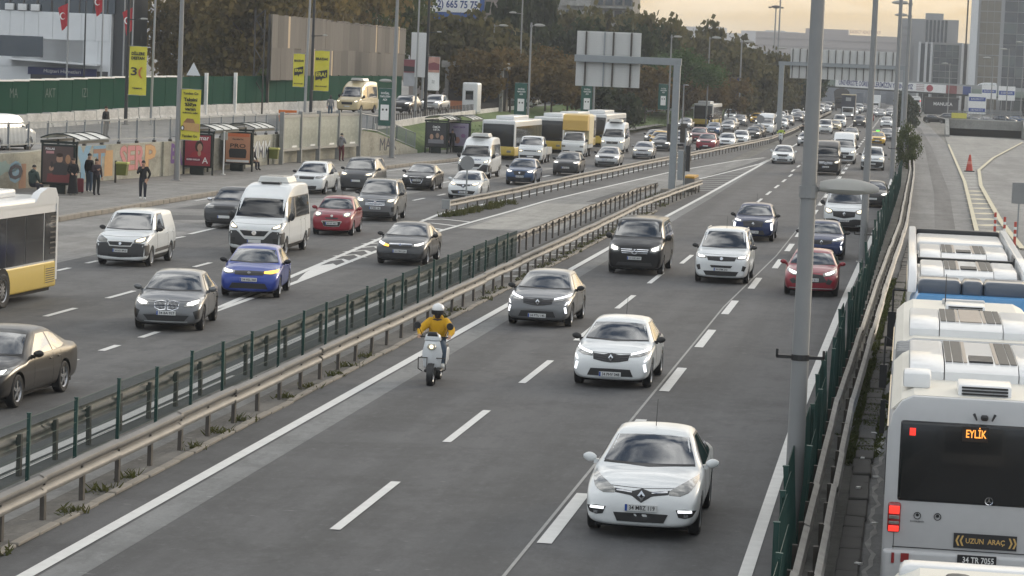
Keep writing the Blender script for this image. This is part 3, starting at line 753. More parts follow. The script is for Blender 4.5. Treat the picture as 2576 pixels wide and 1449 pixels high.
BASE = dict(
    sedan=dict(kind='sedan', W=.9, zb=.19, fo=.9, wb=2.68, ro=1.02, zn=.79, zc=.97, yc=.52, yr0=1.32, yr1=2.35, yb=3.02, zr=1.46, zt=1.06, zbelt=.93, wr=.60, wc=.745, rw=.32),
    hatch=dict(kind='hatch', W=.89, zb=.19, fo=.84, wb=2.58, ro=.66, zn=.80, zc=.98, yc=.48, yr0=1.22, yr1=2.62, yb=3.06, zr=1.45, zt=1.0, zbelt=.94, wr=.60, wc=.745, rw=.32),
    suv=dict(kind='hatch', W=.92, zb=.23, fo=.88, wb=2.65, ro=.85, zn=.96, zc=1.1, yc=.5, yr0=1.2, yr1=2.9, yb=3.32, zr=1.62, zt=1.08, zbelt=1.04, wr=.64, wc=.76, rw=.35),
    mpv=dict(kind='van', W=.92, zb=.2, fo=.85, wb=2.78, ro=.8, zn=1.0, zc=1.17, yc=.3, yr0=1.0, yr1=3.3, yb=3.5, zr=1.82, zt=1.1, zbelt=1.13, wr=.70, wc=.79, rw=.325),
    van=dict(kind='van', W=.965, zb=.2, fo=.93, wb=3.2, ro=1.0, zn=1.08, zc=1.27, yc=.12, yr0=.88, yr1=3.9, yb=4.1, zr=1.93, zt=1.2, zbelt=1.2, wr=.78, wc=.84, rw=.335),
    bigvan=dict(kind='van', W=1.02, zb=.24, fo=.96, wb=3.65, ro=1.05, zn=1.16, zc=1.36, yc=-.02, yr0=.62, yr1=4.4, yb=4.6, zr=2.55, zr0=2.12, yr2=1.55, zt=1.2, zbelt=1.3, wr=.86, wc=.9, rw=.34))
PROJS = {}
def get_body(key, p, level, arches):
    if key not in PROJS:
        me = car_body(p, level, arches); PROJS[key] = (me, Proj(me), {})
    return PROJS[key]
def plate_part(root, y, z, txt, w=.5, h=.11, rear=False, dark=False):
    s = 1 if rear else -1
    pl = mk('license_plate', bevel(MB().box(-w / 2, w / 2, -.012, .012, -h / 2, h / 2).mesh('p'), .004, 1), INK if dark else PLATE, root, (0, y + s * .014, z))
    if not dark: mk('plate_band', MB().box(-w / 2 + .004, -w / 2 + .042, -.0155, -.012, -h / 2 + .004, h / 2 - .004), PLBLUE, pl)
    if txt: text(txt, h * .86, WHITEP if dark else INK, pl, (.018, s * .0145, -.002), PI if rear else 0, .0015, .0012, width=w * .8)
    return pl
BADGE = {}
def badge_mesh(kind, s):
    mb = MB()
    if kind == 'diamond':
        o, i = [(0, s), (s * .72, 0), (0, -s), (-s * .72, 0)], [(0, s * .42), (s * .28, 0), (0, -s * .42), (-s * .28, 0)]
        for k in range(4):
            a, b = k, (k + 1) % 4
            mb.add([(o[a][0], -.02, o[a][1]), (o[b][0], -.02, o[b][1]), (i[b][0], -.022, i[b][1]), (i[a][0], -.022, i[a][1]), (o[a][0], .03, o[a][1]), (o[b][0], .03, o[b][1])], [(0, 1, 2, 3), (0, 4, 5, 1)])
    elif kind == 'star':
        mb.lathe([(s * .86, -.02), (s, -.03), (s, .02)], 20, 'y')
        for k in range(3):
            a = PI / 2 + k * 2 * PI / 3; c, s_ = math.cos(a), math.sin(a); w = s * .13
            mb.add([(c * s * .9, -.025, s_ * s * .9), (-s_ * w, -.03, c * w), (s_ * w, -.03, -c * w)], [(0, 1, 2)])
    elif kind == 'rings':
        for k in (-1.5, -.5, .5, 1.5): mb.lathe([(s * .5, -.02), (s * .62, -.028), (s * .62, -.01)], 14, 'y', (k * s * .8, 0, 0))
    else: mb.lathe([(0, -.028), (s * .8, -.028), (s, -.018), (s, .02)], 16, 'y')
    return mb.mesh('badge')
def build_car(name, label, cat, x, y, rz=0., base='hatch', paint_m=None, over=None, key=None, design=(), plate=None, plate_z=.5, badge=None, group=None, level=2, arches=True,
              mirror_m=None, wrap=None, antenna=False, rails=False, rim=RIM, wstyle='five', windows='std', near=True, tint=GLASS, z=0.):
    p = dict(BASE[base]); p.update(over or {})
    key = key or base
    me0, pr, pc = get_body((key, level, arches), p, level, arches)
    root = thing(name, label, cat, (x, y, z), rz, group)
    W_, wb, rw = p['W'], p['wb'], p['rw']
    me = me0.copy(); me.materials.clear(); me.materials.append(paint_m); me.materials.append(DARK)
    mk('body', me, None, root)
    def patch(nm, view, up, lo, mat, n=9, m=5, off=.006, mirror=False):
        for s in ((1, -1) if mirror else (1,)):
            ck = (nm, view, tuple(up), tuple(lo), off, s)
            if ck not in pc:
                vw = view
                if s < 0 and view in ('left', 'right'): vw = 'right' if view == 'left' else 'left'
                q = 1 if view in ('left', 'right') else s
                pc[ck] = patch_mesh(pr, vw, [(a * q, b) for a, b in up], [(a * q, b) for a, b in lo], n, m, off)
            c = pc[ck].copy(); c.materials.clear(); c.materials.append(mat)
            mk(nm, c, None, root)
    # glass
    zr0 = p.get('zr0', p['zr']); zc, wc, wr, zbelt = p['zc'], p['wc'], p['wr'], p['zbelt']
    b0, t0 = zc + .045, zr0 - .115
    patch('windshield', 'front', [(-(wr - .022), t0 - .005), (-wr * .5, t0 + .015), (0, t0 + .02), (wr * .5, t0 + .015), (wr - .022, t0 - .005)],
          [(-(wc - .012), b0), (-wc * .5, b0 - .012), (0, b0 - .016), (wc * .5, b0 - .012), (wc - .012, b0)], tint, 13, 9, .004)
    patch('cowl', 'front', [(-(wc - .02), b0 - .002), (0, b0 - .018), (wc - .02, b0 - .002)], [(-(wc - .01), b0 - .03), (0, b0 - .045), (wc - .01, b0 - .03)], BLACK, 11, 3, .005)
    if near and level > 1:
        ys_ = [p['yc'] + .42, (p['yr0'] + p['yr1']) * .5 + .155] + ([p['yr1'] + .05] if p['kind'] != 'van' else [(p['yr0'] + p['yr1']) * .5 + 1.0])
        for q in ys_: patch('door_seam', 'left', [(q - .006, zbelt - .0), (q + .006, zbelt - .0)], [(q - .006, p['zb'] + .14), (q + .006, p['zb'] + .14)], BLACK, 2, 9, .0025, True)
        for q in ys_[1:]: patch('door_handle', 'left', [(q - .22, zbelt - .10), (q - .06, zbelt - .10)], [(q - .22, zbelt - .125), (q - .06, zbelt - .125)], paint_m, 4, 2, .03, True)
        patch('hood_seam', 'front', [(-W_ * .84, p['zn'] + .015), (0, p['zn'] - .005), (W_ * .84, p['zn'] + .015)], [(-W_ * .84, p['zn'] + .008), (0, p['zn'] - .012), (W_ * .84, p['zn'] + .008)], BLACK, 13, 2, .002)
    zs = (p['zr'] if windows != 'cab' else zr0) - .13
    if base == 'bigvan': zs = zr0 - .06
    ya = p['yc'] + .32; yb_ = p['yr0'] + .22; yB = (p['yr0'] + p['yr1']) * .5 + .12
    if windows in ('std', 'cab'):
        if windows == 'std':
            if p['kind'] == 'van':
                ends = [(yb_, yB - .45), (yB - .35, yB + .75), (yB + .85, p['wb'] + p['ro'] - .28)] if base != 'bigvan' else [(yb_, yb_ + .75), (yb_ + .95, p['wb'] + p['ro'] - .35)]
            else: ends = [(yb_, yB), (yB + .07, None)]
        else: ends = [(yb_, yb_ + .62)]
        if near:
            e_ = ends[-1][1]; e_ = p['yr1'] + (.42 if p['kind'] == 'sedan' else .26) if e_ is None else e_ + .04
            patch('window_trim', 'left', [(yb_ - .0, zs + .032), (e_ - (.3 if ends[-1][1] is None else 0), zs + .026)], [(ya - .09, zbelt + .015), (e_, zbelt + (.045 if ends[-1][1] is None else .015))], BLACK, 22, 9, .003, True)
        for i, (a, c) in enumerate(ends):
            lo_ = zbelt + .035
            if i == 0: up, lw = [(a + .05, zs), (c, zs)], [(ya, lo_), (c, lo_)]
            elif c is None: up, lw = [(a, zs), (p['yr1'] - .12, zs - .02), (p['yr1'] + .1, zs - .08)], [(a, lo_), (p['yr1'] + .15, lo_ + .02), (p['yr1'] + .38 if p['kind'] == 'sedan' else p['yr1'] + .2, lo_ + .06)]
            else: up, lw = [(a, zs), (c, zs)], [(a, lo_), (c, lo_)]
            patch('side_window', 'left', up, lw, tint, 10, 7, .006, True)
    if near and p['kind'] != 'van':
        patch('rear_window', 'rear', [(-wr * .85, p['zr'] - .14), (wr * .85, p['zr'] - .14)], [(-wc * .85, p['zt'] + .09), (wc * .85, p['zt'] + .09)], tint, 9, 5, .004)
    for d in design: patch(*d[:5], **(d[5] if len(d) > 5 else {}))
    if wrap:
        q = -(rw + .075)
        patch('bumper_corner', 'left', [(-p['fo'] + .06, wrap[0]), (q, wrap[0])], [(-p['fo'] + .12, p['zb'] + .05), (q, p['zb'] + .05)], wrap[1], 6, 4, .010, True)
        patch('sill_cladding', 'left', [(rw + .09, p['zb'] + .17), (wb - rw - .09, p['zb'] + .17)], [(rw + .09, p['zb'] + .05), (wb - rw - .09, p['zb'] + .05)], wrap[1], 8, 3, .008, True)
        patch('bumper_corner', 'left', [(wb + rw + .09, wrap[0] * .9), (wb + p['ro'] - .08, wrap[0] * .9)], [(wb + rw + .09, p['zb'] + .06), (wb + p['ro'] - .12, p['zb'] + .08)], wrap[1], 5, 4, .008, True)
    # mirrors, plate, badge, wheels
    mm = mirror_m or paint_m
    big = base in ('van', 'bigvan')
    for s in (1, -1):
        q = mirror_mesh(s, mm); q.materials.append(mm)
        o = mk('mirror', q, None, root, (s * (W_ * .955), ya + (.02 if not big else -.02), zbelt + .05))
        if big: o.scale = (1.05, 1.2, 1.9 if base == 'bigvan' else 1.5)
    h, _ = pr.hit('front', 0, plate_z)
    if plate is not None: plate_part(root, h.y - .004, plate_z, plate)
    if badge:
        kd, s_, bz = badge; hb, nb = pr.hit('front', 0, bz)
        bk = (kd, s_)
        if bk not in BADGE: BADGE[bk] = badge_mesh(kd, s_); BADGE[bk].materials.append(CHROME)
        mk('badge', BADGE[bk], None, root, (0, hb.y - .03, bz), (-.05, 0, 0))
    tw = .2 if W_ < .95 else .215
    for s in (1, -1):
        for yy in (0, wb): add_wheel(root, s * (W_ - tw / 2 - .015), yy, rw, tw, wstyle, rim)
    mk('underbody', MB().box(-W_ * .8, W_ * .8, -p['fo'] + .25, wb + p['ro'] - .2, p['zb'] - .03, p['zb'] + .12), DARK, root)
    if antenna:
        ht, _ = pr.hit('top', 0, p['yr0'] + (.35 if base != 'hatch' else 1.2)); mk('antenna', MB().tube(ht, ht + Vector((0, .18, .42)), .007, .004, 5), BLACK, root)
    if rails:
        for s in (1, -1):
            a, _ = pr.hit('top', s * (wr - .03), yb_ + .1); b, _ = pr.hit('top', s * (wr - .03), p['yr1'] - .15)
            mk('roof_rail', MB().path([a + Vector((0, 0, -.01)), a + Vector((0, .12, .05)), b + Vector((0, -.12, .05)), b + Vector((0, 0, -.01))], .018), STEEL, root)
    return root, pr, p
# ---- front designs: coordinates are (half width, height) in metres on the front face
def FR_(up, lo, W): return [(a * W, b) for a, b in up], [(a * W, b) for a, b in lo]
def mkdesign(W, *items):
    out = []
    full = []
    for it in items:
        if it[0] == 'headlight' and it[1] in (HLON, HLOW):
            P = it[2] + it[3]; cx_ = sum(q[0] for q in P) / len(P); cz_ = sum(q[1] for q in P) / len(P); sh = lambda L: [(cx_ + (a - cx_) * .66, cz_ + (b - cz_) * .55) for a, b in L]
            full += [(it[0], HLOFF, it[2], it[3], it[4], .010), ('lamp_lens', it[1], sh(it[2]), sh(it[3]), it[4], .016)]
        else: full.append(it)
    for nm, mat, up, lo, mir, *o in full:
        u, l = FR_(up, lo, W); k = dict(mirror=mir)
        if o: k['off'] = o[0]
        k['n'] = 21 if nm in ('bumper', 'air_intake', 'grille', 'grille_frame', 'lip', 'bumper_trim') else 9; k['m'] = 5
        out.append((nm, 'front', u, l, mat, k))
    return out
def hl(mat, a, b): return ('headlight', mat, a, b, True, .010)
GR = lambda up, lo, mat=BLACK, off=.008: ('grille', mat, up, lo, False, off)
IN = lambda up, lo, mat=BLACK: ('air_intake', mat, up, lo, False, .014)
def slats(z0, z1, u0, u1, n, mat=CHROME, t=.012):
    return [('grille_slat', mat, [(-u0 + (u0 - u1) * k / max(1, n - 1), z0 + (z1 - z0) * k / max(1, n - 1) + t), (u0 - (u0 - u1) * k / max(1, n - 1), z0 + (z1 - z0) * k / max(1, n - 1) + t)],
             [(-u0 + (u0 - u1) * k / max(1, n - 1), z0 + (z1 - z0) * k / max(1, n - 1) - t), (u0 - (u0 - u1) * k / max(1, n - 1), z0 + (z1 - z0) * k / max(1, n - 1) - t)], False, .016) for k in range(n)]
D_FLU = mkdesign(.905, hl(HLOFF, [(.47, .76), (.63, .83), (.80, .885), (.90, .90)], [(.47, .71), (.66, .70), (.82, .75), (.92, .86)]),
    GR([(-.47, .765), (-.16, .74), (0, .775), (.16, .74), (.47, .765)], [(-.46, .715), (-.18, .685), (0, .58), (.18, .685), (.46, .715)]),
    ('grille_slat', CHROME, [(.17, .735), (.44, .752)], [(.17, .715), (.44, .732)], True, .016),
    IN([(-.47, .42), (0, .425), (.47, .42)], [(-.40, .285), (0, .28), (.40, .285)]),
    ('fog_lamp', BLACK, [(.60, .50), (.76, .515), (.94, .49)], [(.65, .385), (.76, .37), (.88, .40)], True),
    ('daytime_lamp', DRL, [(.63, .497), (.86, .50)], [(.64, .455), (.87, .462)], True, .016), ('fog_lens', CHROME, [(.74, .43), (.81, .43)], [(.74, .385), (.81, .385)], True, .014))
D_CLIO5 = mkdesign(.9, hl(HLOFF, [(.47, .79), (.70, .85), (.93, .905)], [(.47, .725), (.72, .745), (.93, .80)]),
    ('daytime_lamp', DRL, [(.49, .795), (.72, .845), (.92, .895)], [(.49, .765), (.72, .805), (.92, .855)], True, .016),
    GR([(-.47, .785), (-.2, .765), (0, .80), (.2, .765), (.47, .785)], [(-.44, .66), (-.2, .615), (0, .60), (.2, .615), (.44, .66)]),
    ('grille_slat', RIMD, [(.12, .745), (.43, .765)], [(.12, .73), (.43, .75)], True, .014), ('grille_slat', RIMD, [(.12, .705), (.43, .725)], [(.12, .69), (.43, .71)], True, .014), ('grille_slat', RIMD, [(.12, .665), (.41, .685)], [(.12, .65), (.41, .67)], True, .014),
    ('daytime_lamp', DRL, [(.88, .72), (.94, .74)], [(.83, .64), (.88, .65)], True, .012), ('daytime_lamp', DRL, [(.82, .58), (.88, .59)], [(.86, .42), (.91, .43)], True, .012),
    IN([(-.50, .46), (0, .465), (.50, .46)], [(-.58, .30), (0, .29), (.58, .30)]))
D_CLIO4 = mkdesign(.87, hl(HLOW, [(.45, .80), (.7, .88), (.92, .93)], [(.45, .73), (.72, .72), (.9, .82)]),
    GR([(-.45, .79), (0, .80), (.45, .79)], [(-.4, .72), (-.17, .70), (0, .60), (.17, .70), (.4, .72)]), IN([(-.75, .46), (0, .50), (.75, .46)], [(-.62, .30), (0, .28), (.62, .30)]))
D_CAPT = mkdesign(.9, hl(HLON, [(.52, .90), (.74, .94), (.93, .98)], [(.54, .84), (.74, .85), (.93, .89)]), GR([(-.50, .88), (0, .91), (.50, .88)], [(-.44, .66), (0, .62), (.44, .66)]),
    *slats(.68, .84, .36, .44, 4, RIMD), ('daytime_lamp', DRL, [(.82, .80), (.93, .82)], [(.86, .52), (.93, .52)], True, .014), IN([(-.5, .5), (.5, .5)], [(-.58, .32), (.58, .32)]))
D_I20 = mkdesign(.885, hl(HLON, [(.42, .76), (.66, .835), (.92, .90)], [(.45, .68), (.70, .70), (.92, .81)]), GR([(-.42, .72), (0, .75), (.42, .72)], [(-.62, .50), (0, .46), (.62, .50)], BLACK),
    ('air_intake', BLACK, [(.62, .62), (.8, .55)], [(.55, .44), (.7, .42)], True), ('lip', STEEL, [(-.8, .30), (0, .29), (.8, .30)], [(-.8, .275), (0, .265), (.8, .275)], False, .012))
D_COMBO = mkdesign(.92, hl(HLON, [(.56, .94), (.76, .97), (.95, 1.01)], [(.56, .87), (.78, .86), (.95, .91)]), GR([(-.56, .93), (0, .94), (.56, .93)], [(-.50, .80), (0, .78), (.50, .80)]),
    IN([(-.42, .64), (.42, .64)], [(-.36, .56), (.36, .56)]), IN([(-.66, .44), (0, .45), (.66, .44)], [(-.56, .29), (0, .28), (.56, .29)]),
    ('fog_lamp', BLACK, [(.80, .66), (.93, .62)], [(.76, .48), (.86, .46)], True))
D_VITO = mkdesign(.965, hl(HLON, [(.56, .96), (.74, 1.03), (.92, 1.10)], [(.56, .83), (.74, .80), (.93, .90)]), GR([(-.54, .955), (0, .97), (.54, .955)], [(-.46, .74), (0, .72), (.46, .74)]),
    *slats(.775, .905, .47, .51, 3), IN([(-.6, .44), (.6, .44)], [(-.66, .34), (.66, .34)]))
D_TRAF = mkdesign(.975, hl(HLOW, [(.54, .98), (.74, 1.06), (.93, 1.12)], [(.56, .84), (.78, .80), (.95, .92)]), GR([(-.55, .94), (0, .95), (.55, .94)], [(-.52, .70), (0, .62), (.52, .70)]),
    ('bumper', BLACK, [(-.95, .58), (-.5, .60), (0, .48), (.5, .60), (.95, .58)], [(-.9, .26), (-.5, .25), (0, .25), (.5, .25), (.9, .26)], False, .01))
D_BERL = mkdesign(.92, hl(HLOW, [(.52, .98), (.74, 1.02), (.94, 1.06)], [(.52, .88), (.76, .86), (.94, .93)]), GR([(-.52, .93), (.52, .93)], [(-.45, .87), (.45, .87)]),
    ('bumper', BLACK, [(-.97, .68), (0, .72), (.97, .68)], [(-.9, .26), (0, .25), (.9, .26)], False, .01))
D_EGEA = mkdesign(.895, hl(HLON, [(.50, .79), (.74, .85), (.94, .89)], [(.52, .70), (.76, .70), (.93, .76)]), GR([(-.50, .775), (0, .785), (.50, .775)], [(-.42, .62), (0, .60), (.42, .62)]),
    IN([(-.5, .40), (.5, .40)], [(-.45, .28), (.45, .28)]), ('fog_lamp', BLACK, [(.66, .45), (.86, .45)], [(.68, .33), (.84, .33)], True))
D_BMW = mkdesign(.9, hl(HLON, [(.50, .74), (.72, .81), (.95, .86)], [(.50, .655), (.74, .65), (.94, .74)]),
    ('grille_frame', CHROME, [(.025, .775), (.17, .795), (.36, .765)], [(.025, .58), (.18, .555), (.34, .61)], True, .006),
    ('grille', BLACK, [(.045, .76), (.17, .777), (.335, .75)], [(.045, .60), (.18, .578), (.315, .62)], True, .012),
    *[('grille_slat', CHROME, [(.06 + k * .038, .755), (.068 + k * .038, .755)], [(.06 + k * .038, .605), (.068 + k * .038, .605)], True, .018) for k in range(7)],
    IN([(-.66, .44), (0, .44), (.66, .44)], [(-.52, .29), (0, .285), (.52, .29)]), ('air_intake', BLACK, [(.76, .54), (.94, .60)], [(.84, .35), (.93, .36)], True), ('lip', STEEL, [(-.62, .285), (0, .278), (.62, .285)], [(-.62, .26), (0, .25), (.62, .26)], False, .012))
D_CORSA = mkdesign(.885, hl(HLON, [(.50, .80), (.72, .83), (.94, .87)], [(.50, .735), (.74, .71), (.93, .76)]), GR([(-.50, .80), (0, .81), (.50, .80)], [(-.48, .70), (0, .685), (.48, .70)]),
    IN([(-.55, .46), (.55, .46)], [(-.66, .30), (.66, .30)]))
D_CORSA2 = mkdesign(.885, ('indicator_lamp', AMBER, [(.50, .79), (.72, .815), (.93, .84)], [(.50, .745), (.74, .74), (.93, .775)], False, .018))
D_PART = mkdesign(.905, ('headlight', HLOW, [(.50, .90), (.74, .99), (.92, 1.04)], [(.50, .80), (.76, .80), (.92, .88)], False, .01), ('headlight', HLOFF, [(-.92, 1.04), (-.74, .99), (-.50, .90)], [(-.92, .88), (-.76, .80), (-.50, .80)], False, .01),
    ('bumper', M('bumper_grey', (.045, .046, .048), .55), [(-.97, .78), (-.5, .80), (0, .68), (.5, .80), (.97, .78)], [(-.92, .23), (-.5, .22), (0, .22), (.5, .22), (.92, .23)], False, .012),
    ('grille_frame', WHITEP, [(-.50, .85), (0, .86), (.50, .85)], [(-.40, .69), (0, .68), (.40, .69)], False, .016), GR([(-.46, .83), (0, .84), (.46, .83)], [(-.38, .72), (0, .71), (.38, .72)], BLACK, .022), IN([(-.45, .42), (.45, .42)], [(-.42, .34), (.42, .34)]))
D_DUC = mkdesign(1.02, hl(HLOW, [(.60, 1.04), (.76, 1.14), (.90, 1.22)], [(.60, .98), (.78, .98), (.93, 1.06)]),
    ('bumper', M('bumper_grey2', (.04, .041, .043), .55), [(-.98, .90), (-.62, .92), (-.35, .62), (.35, .62), (.62, .92), (.98, .90)], [(-.92, .28), (-.6, .26), (-.3, .26), (.3, .26), (.6, .26), (.92, .28)], False, .012),
    ('bumper_trim', WHITEP, [(-.62, .98), (0, .97), (.62, .98)], [(-.40, .70), (0, .70), (.40, .70)], False, .016), GR([(-.52, .93), (0, .92), (.52, .93)], [(-.36, .74), (0, .73), (.36, .74)], BLACK, .022), ('fog_lamp', BLACK, [(.66, .66), (.82, .68)], [(.68, .52), (.82, .54)], True, .018))
D_MICRA = mkdesign(.835, hl(HLOW, [(.52, .90), (.70, .945), (.86, .93)], [(.54, .80), (.70, .76), (.86, .80)]), GR([(-.32, .74), (0, .735), (.32, .74)], [(-.30, .69), (0, .675), (.30, .69)]),
    ('grille_frame', CHROME, [(-.50, .60), (0, .61), (.50, .60)], [(-.38, .38), (0, .36), (.38, .38)], False, .005), IN([(-.46, .58), (0, .59), (.46, .58)], [(-.36, .405), (0, .385), (.36, .405)], BLACK))
D_TOUR = mkdesign(.92, hl(HLOW, [(.54, .98), (.74, 1.01), (.94, 1.05)], [(.54, .86), (.76, .84), (.94, .92)]), GR([(-.53, .97), (0, .98), (.53, .97)], [(-.48, .70), (0, .69), (.48, .70)], BLACK), *slats(.73, .94, .47, .5, 5),
    ('bumper', BLACK, [(-.7, .44), (.7, .44)], [(-.78, .26), (.78, .26)], False, .01), ('fog_lamp', BLACK, [(.78, .66), (.93, .68)], [(.80, .46), (.90, .46)], True))
D_AUDI = mkdesign(.9, hl(HLON, [(.54, .79), (.74, .82), (.95, .86)], [(.56, .71), (.76, .70), (.93, .75)]), ('grille_frame', CHROME, [(-.46, .76), (0, .77), (.46, .76)], [(-.30, .40), (0, .39), (.30, .40)], False, .005), GR([(-.43, .745), (0, .755), (.43, .745)], [(-.28, .415), (0, .405), (.28, .415)]), ('air_intake', BLACK, [(.6, .5), (.92, .54)], [(.62, .34), (.88, .36)], True))
D_CIVIC = mkdesign(.9, ('headlight', HLON, [(.45, .73), (.70, .79), (.94, .86)], [(.47, .67), (.72, .68), (.94, .77)], False, .01), ('headlight', HLON, [(-.94, .86), (-.70, .79), (-.58, .76)], [(-.94, .77), (-.72, .68), (-.58, .67)], False, .01), ('indicator_lamp', AMBER, [(-.68, .76), (-.45, .71)], [(-.66, .68), (-.45, .66)], False, .016),
    ('grille_bar', CHROME, [(-.46, .765), (0, .775), (.46, .765)], [(-.44, .72), (0, .715), (.44, .72)], False, .014), GR([(-.46, .715), (0, .71), (.46, .715)], [(-.40, .62), (0, .61), (.40, .62)]), IN([(-.9, .46), (-.5, .42), (.5, .42), (.9, .46)], [(-.84, .32), (-.5, .28), (.5, .28), (.84, .32)]))
D_PAS = mkdesign(.915, hl(HLON, [(.48, .74), (.72, .78), (.95, .84)], [(.48, .67), (.74, .66), (.94, .72)]), GR([(-.48, .74), (.48, .74)], [(-.46, .63), (.46, .63)]), *slats(.65, .72, .46, .48, 3), IN([(-.5, .42), (.5, .42)], [(-.48, .30), (.48, .30)]), ('air_intake', BLACK, [(.6, .46), (.93, .46)], [(.62, .32), (.9, .32)], True))
D_SEAT = mkdesign(.89, hl(HLON, [(.46, .86), (.70, .90), (.93, .94)], [(.48, .78), (.74, .73), (.90, .82)]), GR([(-.44, .85), (0, .86), (.44, .85)], [(-.34, .62), (0, .60), (.34, .62)]), IN([(-.85, .50), (0, .48), (.85, .50)], [(-.75, .30), (0, .28), (.75, .30)]))
D_CHR = mkdesign(.9, hl(HLON, [(.50, .92), (.74, .95), (.95, .97)], [(.50, .85), (.76, .83), (.95, .88)]), GR([(-.52, .80), (0, .82), (.52, .80)], [(-.72, .42), (0, .36), (.72, .42)]), ('bumper', BLACK, [(-.9, .42), (0, .36), (.9, .42)], [(-.88, .27), (0, .26), (.88, .27)], False, .009))
D_SKO = mkdesign(.9, hl(HLON, [(.60, .80), (.76, .83), (.95, .87)], [(.60, .72), (.78, .66), (.95, .73)]), ('grille_frame', CHROME, [(-.62, .80), (0, .82), (.62, .80)], [(-.56, .63), (0, .62), (.56, .63)], False, .005), GR([(-.6, .785), (0, .8), (.6, .785)], [(-.54, .645), (0, .635), (.54, .645)]), IN([(-.7, .42), (.7, .42)], [(-.65, .28), (.65, .28)]))
D_ACC = mkdesign(.84, hl(HLOW, [(.48, .75), (.72, .79), (.93, .80)], [(.50, .67), (.74, .66), (.92, .69)]), GR([(-.44, .73), (0, .74), (.44, .73)], [(-.40, .66), (0, .65), (.40, .66)]), IN([(-.6, .44), (.6, .44)], [(-.55, .32), (.55, .32)]))
D_GEN = {}
def generic(W, z, mat=HLON):     # z = nose height
    k = (W, z, mat.name)
    if k not in D_GEN:
        D_GEN[k] = mkdesign(W, hl(mat, [(.48, z - .03), (.72, z + .02), (.93, z + .07)], [(.50, z - .11), (.74, z - .12), (.92, z - .05)]), GR([(-.46, z - .03), (.46, z - .03)], [(-.40, z - .17), (.40, z - .17)]), IN([(-.6, .46), (.6, .46)], [(-.55, .29), (.55, .29)]))
    return D_GEN[k]
# ================================================================== cars and vans near enough to read
P_W = paint('white', (.70, .72, .72)); P_W2 = paint('warm_white', (.68, .68, .65)); P_G = paint('grey', (.15, .155, .16), .35); P_GD = paint('dark_grey', (.065, .067, .07), .35)
P_K = paint('black', (.011, .011, .012)); P_BL = paint('bright_blue', (.025, .055, .30), .25); P_DB = paint('dark_blue', (.012, .025, .085), .25); P_MB = paint('mid_blue', (.035, .075, .16), .3)
P_R = paint('red', (.24, .018, .03), .1); P_RD = paint('wine_red', (.14, .012, .02), .2); P_S = paint('silver', (.36, .365, .37), .5); P_BR = paint('bronze_grey', (.032, .029, .026), .2)
P_TY = paint('taxi_yellow', (.62, .36, .02)); P_CR = paint('cream', (.6, .5, .3)); P_TEAL = paint('grey_green', (.14, .16, .15), .3)
GLASS2 = M('tinted_glass', (.006, .007, .008), .04, spec=.8, coat=.6)
CG, VG, TGp = 'cars on the main carriageway', 'vans in the traffic', 'cars on the left carriageway'
_, prF, pF = build_car('sedan_car', 'white sedan nearest the camera, plate 34 MBZ 119', 'car', -3.8, 42.9, .015, 'sedan', P_W, dict(W=.905, fo=.92, zr=1.47), 'flu', D_FLU, '34 MBZ 119', .505, ('diamond', .085, .69), CG, antenna=True, windows='std')
build_car('hatchback_car', 'white hatchback with slanted light blades, plate 34 PHV 048', 'car', -6.4, 62.5, .0, 'hatch', P_W, dict(W=.9), 'clio5', D_CLIO5, '34 PHV 048', .335, ('diamond', .085, .71), CG, mirror_m=BLACK, antenna=True)
build_car('hatchback_car', 'grey hatchback with slanted light blades, right behind the scooter', 'car', -9.9, 76.0, -.01, 'hatch', P_G, dict(W=.9), 'clio5', D_CLIO5, '34 PTU 145', .335, ('diamond', .085, .71), CG, mirror_m=BLACK)
build_car('passenger_van', 'black passenger van in the left lane of the main carriageway', 'van', -9.3, 97.1, 0, 'van', P_K, dict(W=.985), 'vito', D_VITO, '34 RIE 869', .60, ('star', .11, .845), VG, mirror_m=BLACK, tint=GLASS)
build_car('compact_van', 'white compact van with roof rails and black mirrors, plate 34 KPM 210', 'van', -6.1, 95.0, 0, 'mpv', P_W, dict(W=.94), 'combo', D_COMBO, '34 KPM 210', .50, ('round', .06, .87), VG, mirror_m=BLACK, rails=True, antenna=True)
build_car('crossover_car', 'dark blue crossover driving behind the white compact van', 'car', -6.4, 119.6, 0, 'suv', P_DB, dict(W=.9, zr=1.57, zn=.93, zc=1.07, zbelt=1.0), 'capt', D_CAPT, '34 KY 205', .42, ('diamond', .085, .77), CG, mirror_m=BLACK, antenna=True)
build_car('hatchback_car', 'red hatchback partly hidden by the nearest lamp post', 'car', -2.9, 91.5, .01, 'hatch', P_R, dict(W=.9, zr=1.44), 'i20', D_I20, '34 GJS 211', .56, ('round', .05, .80), CG)
build_car('hatchback_car', 'dark blue hatchback following the red hatchback', 'car', -3.15, 110, 0, 'hatch', P_DB, dict(W=.9), 'clio5', D_CLIO5, '34 CLT 52', .335, ('diamond', .085, .71), CG, mirror_m=BLACK)
build_car('panel_van', 'white van with a black bumper behind the dark blue hatchback', 'van', -2.75, 130.9, 0, 'van', P_W, dict(W=.985, fo=.95, zr=1.95), 'traf', D_TRAF, '34 BVD 61', .52, ('diamond', .1, .83), VG, mirror_m=BLACK, wrap=(.56, BLACK))
build_car('city_car', 'dark car peeping out to the right behind the white van', 'car', -1.75, 156, 0, 'hatch', P_K, None, 'genhatch', generic(.89, .8), '', .5, None, CG, level=1, mirror_m=BLACK)
build_car('compact_van', 'white compact van with black bumper alone in the right lane far off', 'van', -2.6, 218.2, 0, 'mpv', P_W, None, 'berl', D_BERL, '34 FZ 4', .52, ('round', .06, .9), VG, mirror_m=BLACK, wrap=(.66, BLACK))
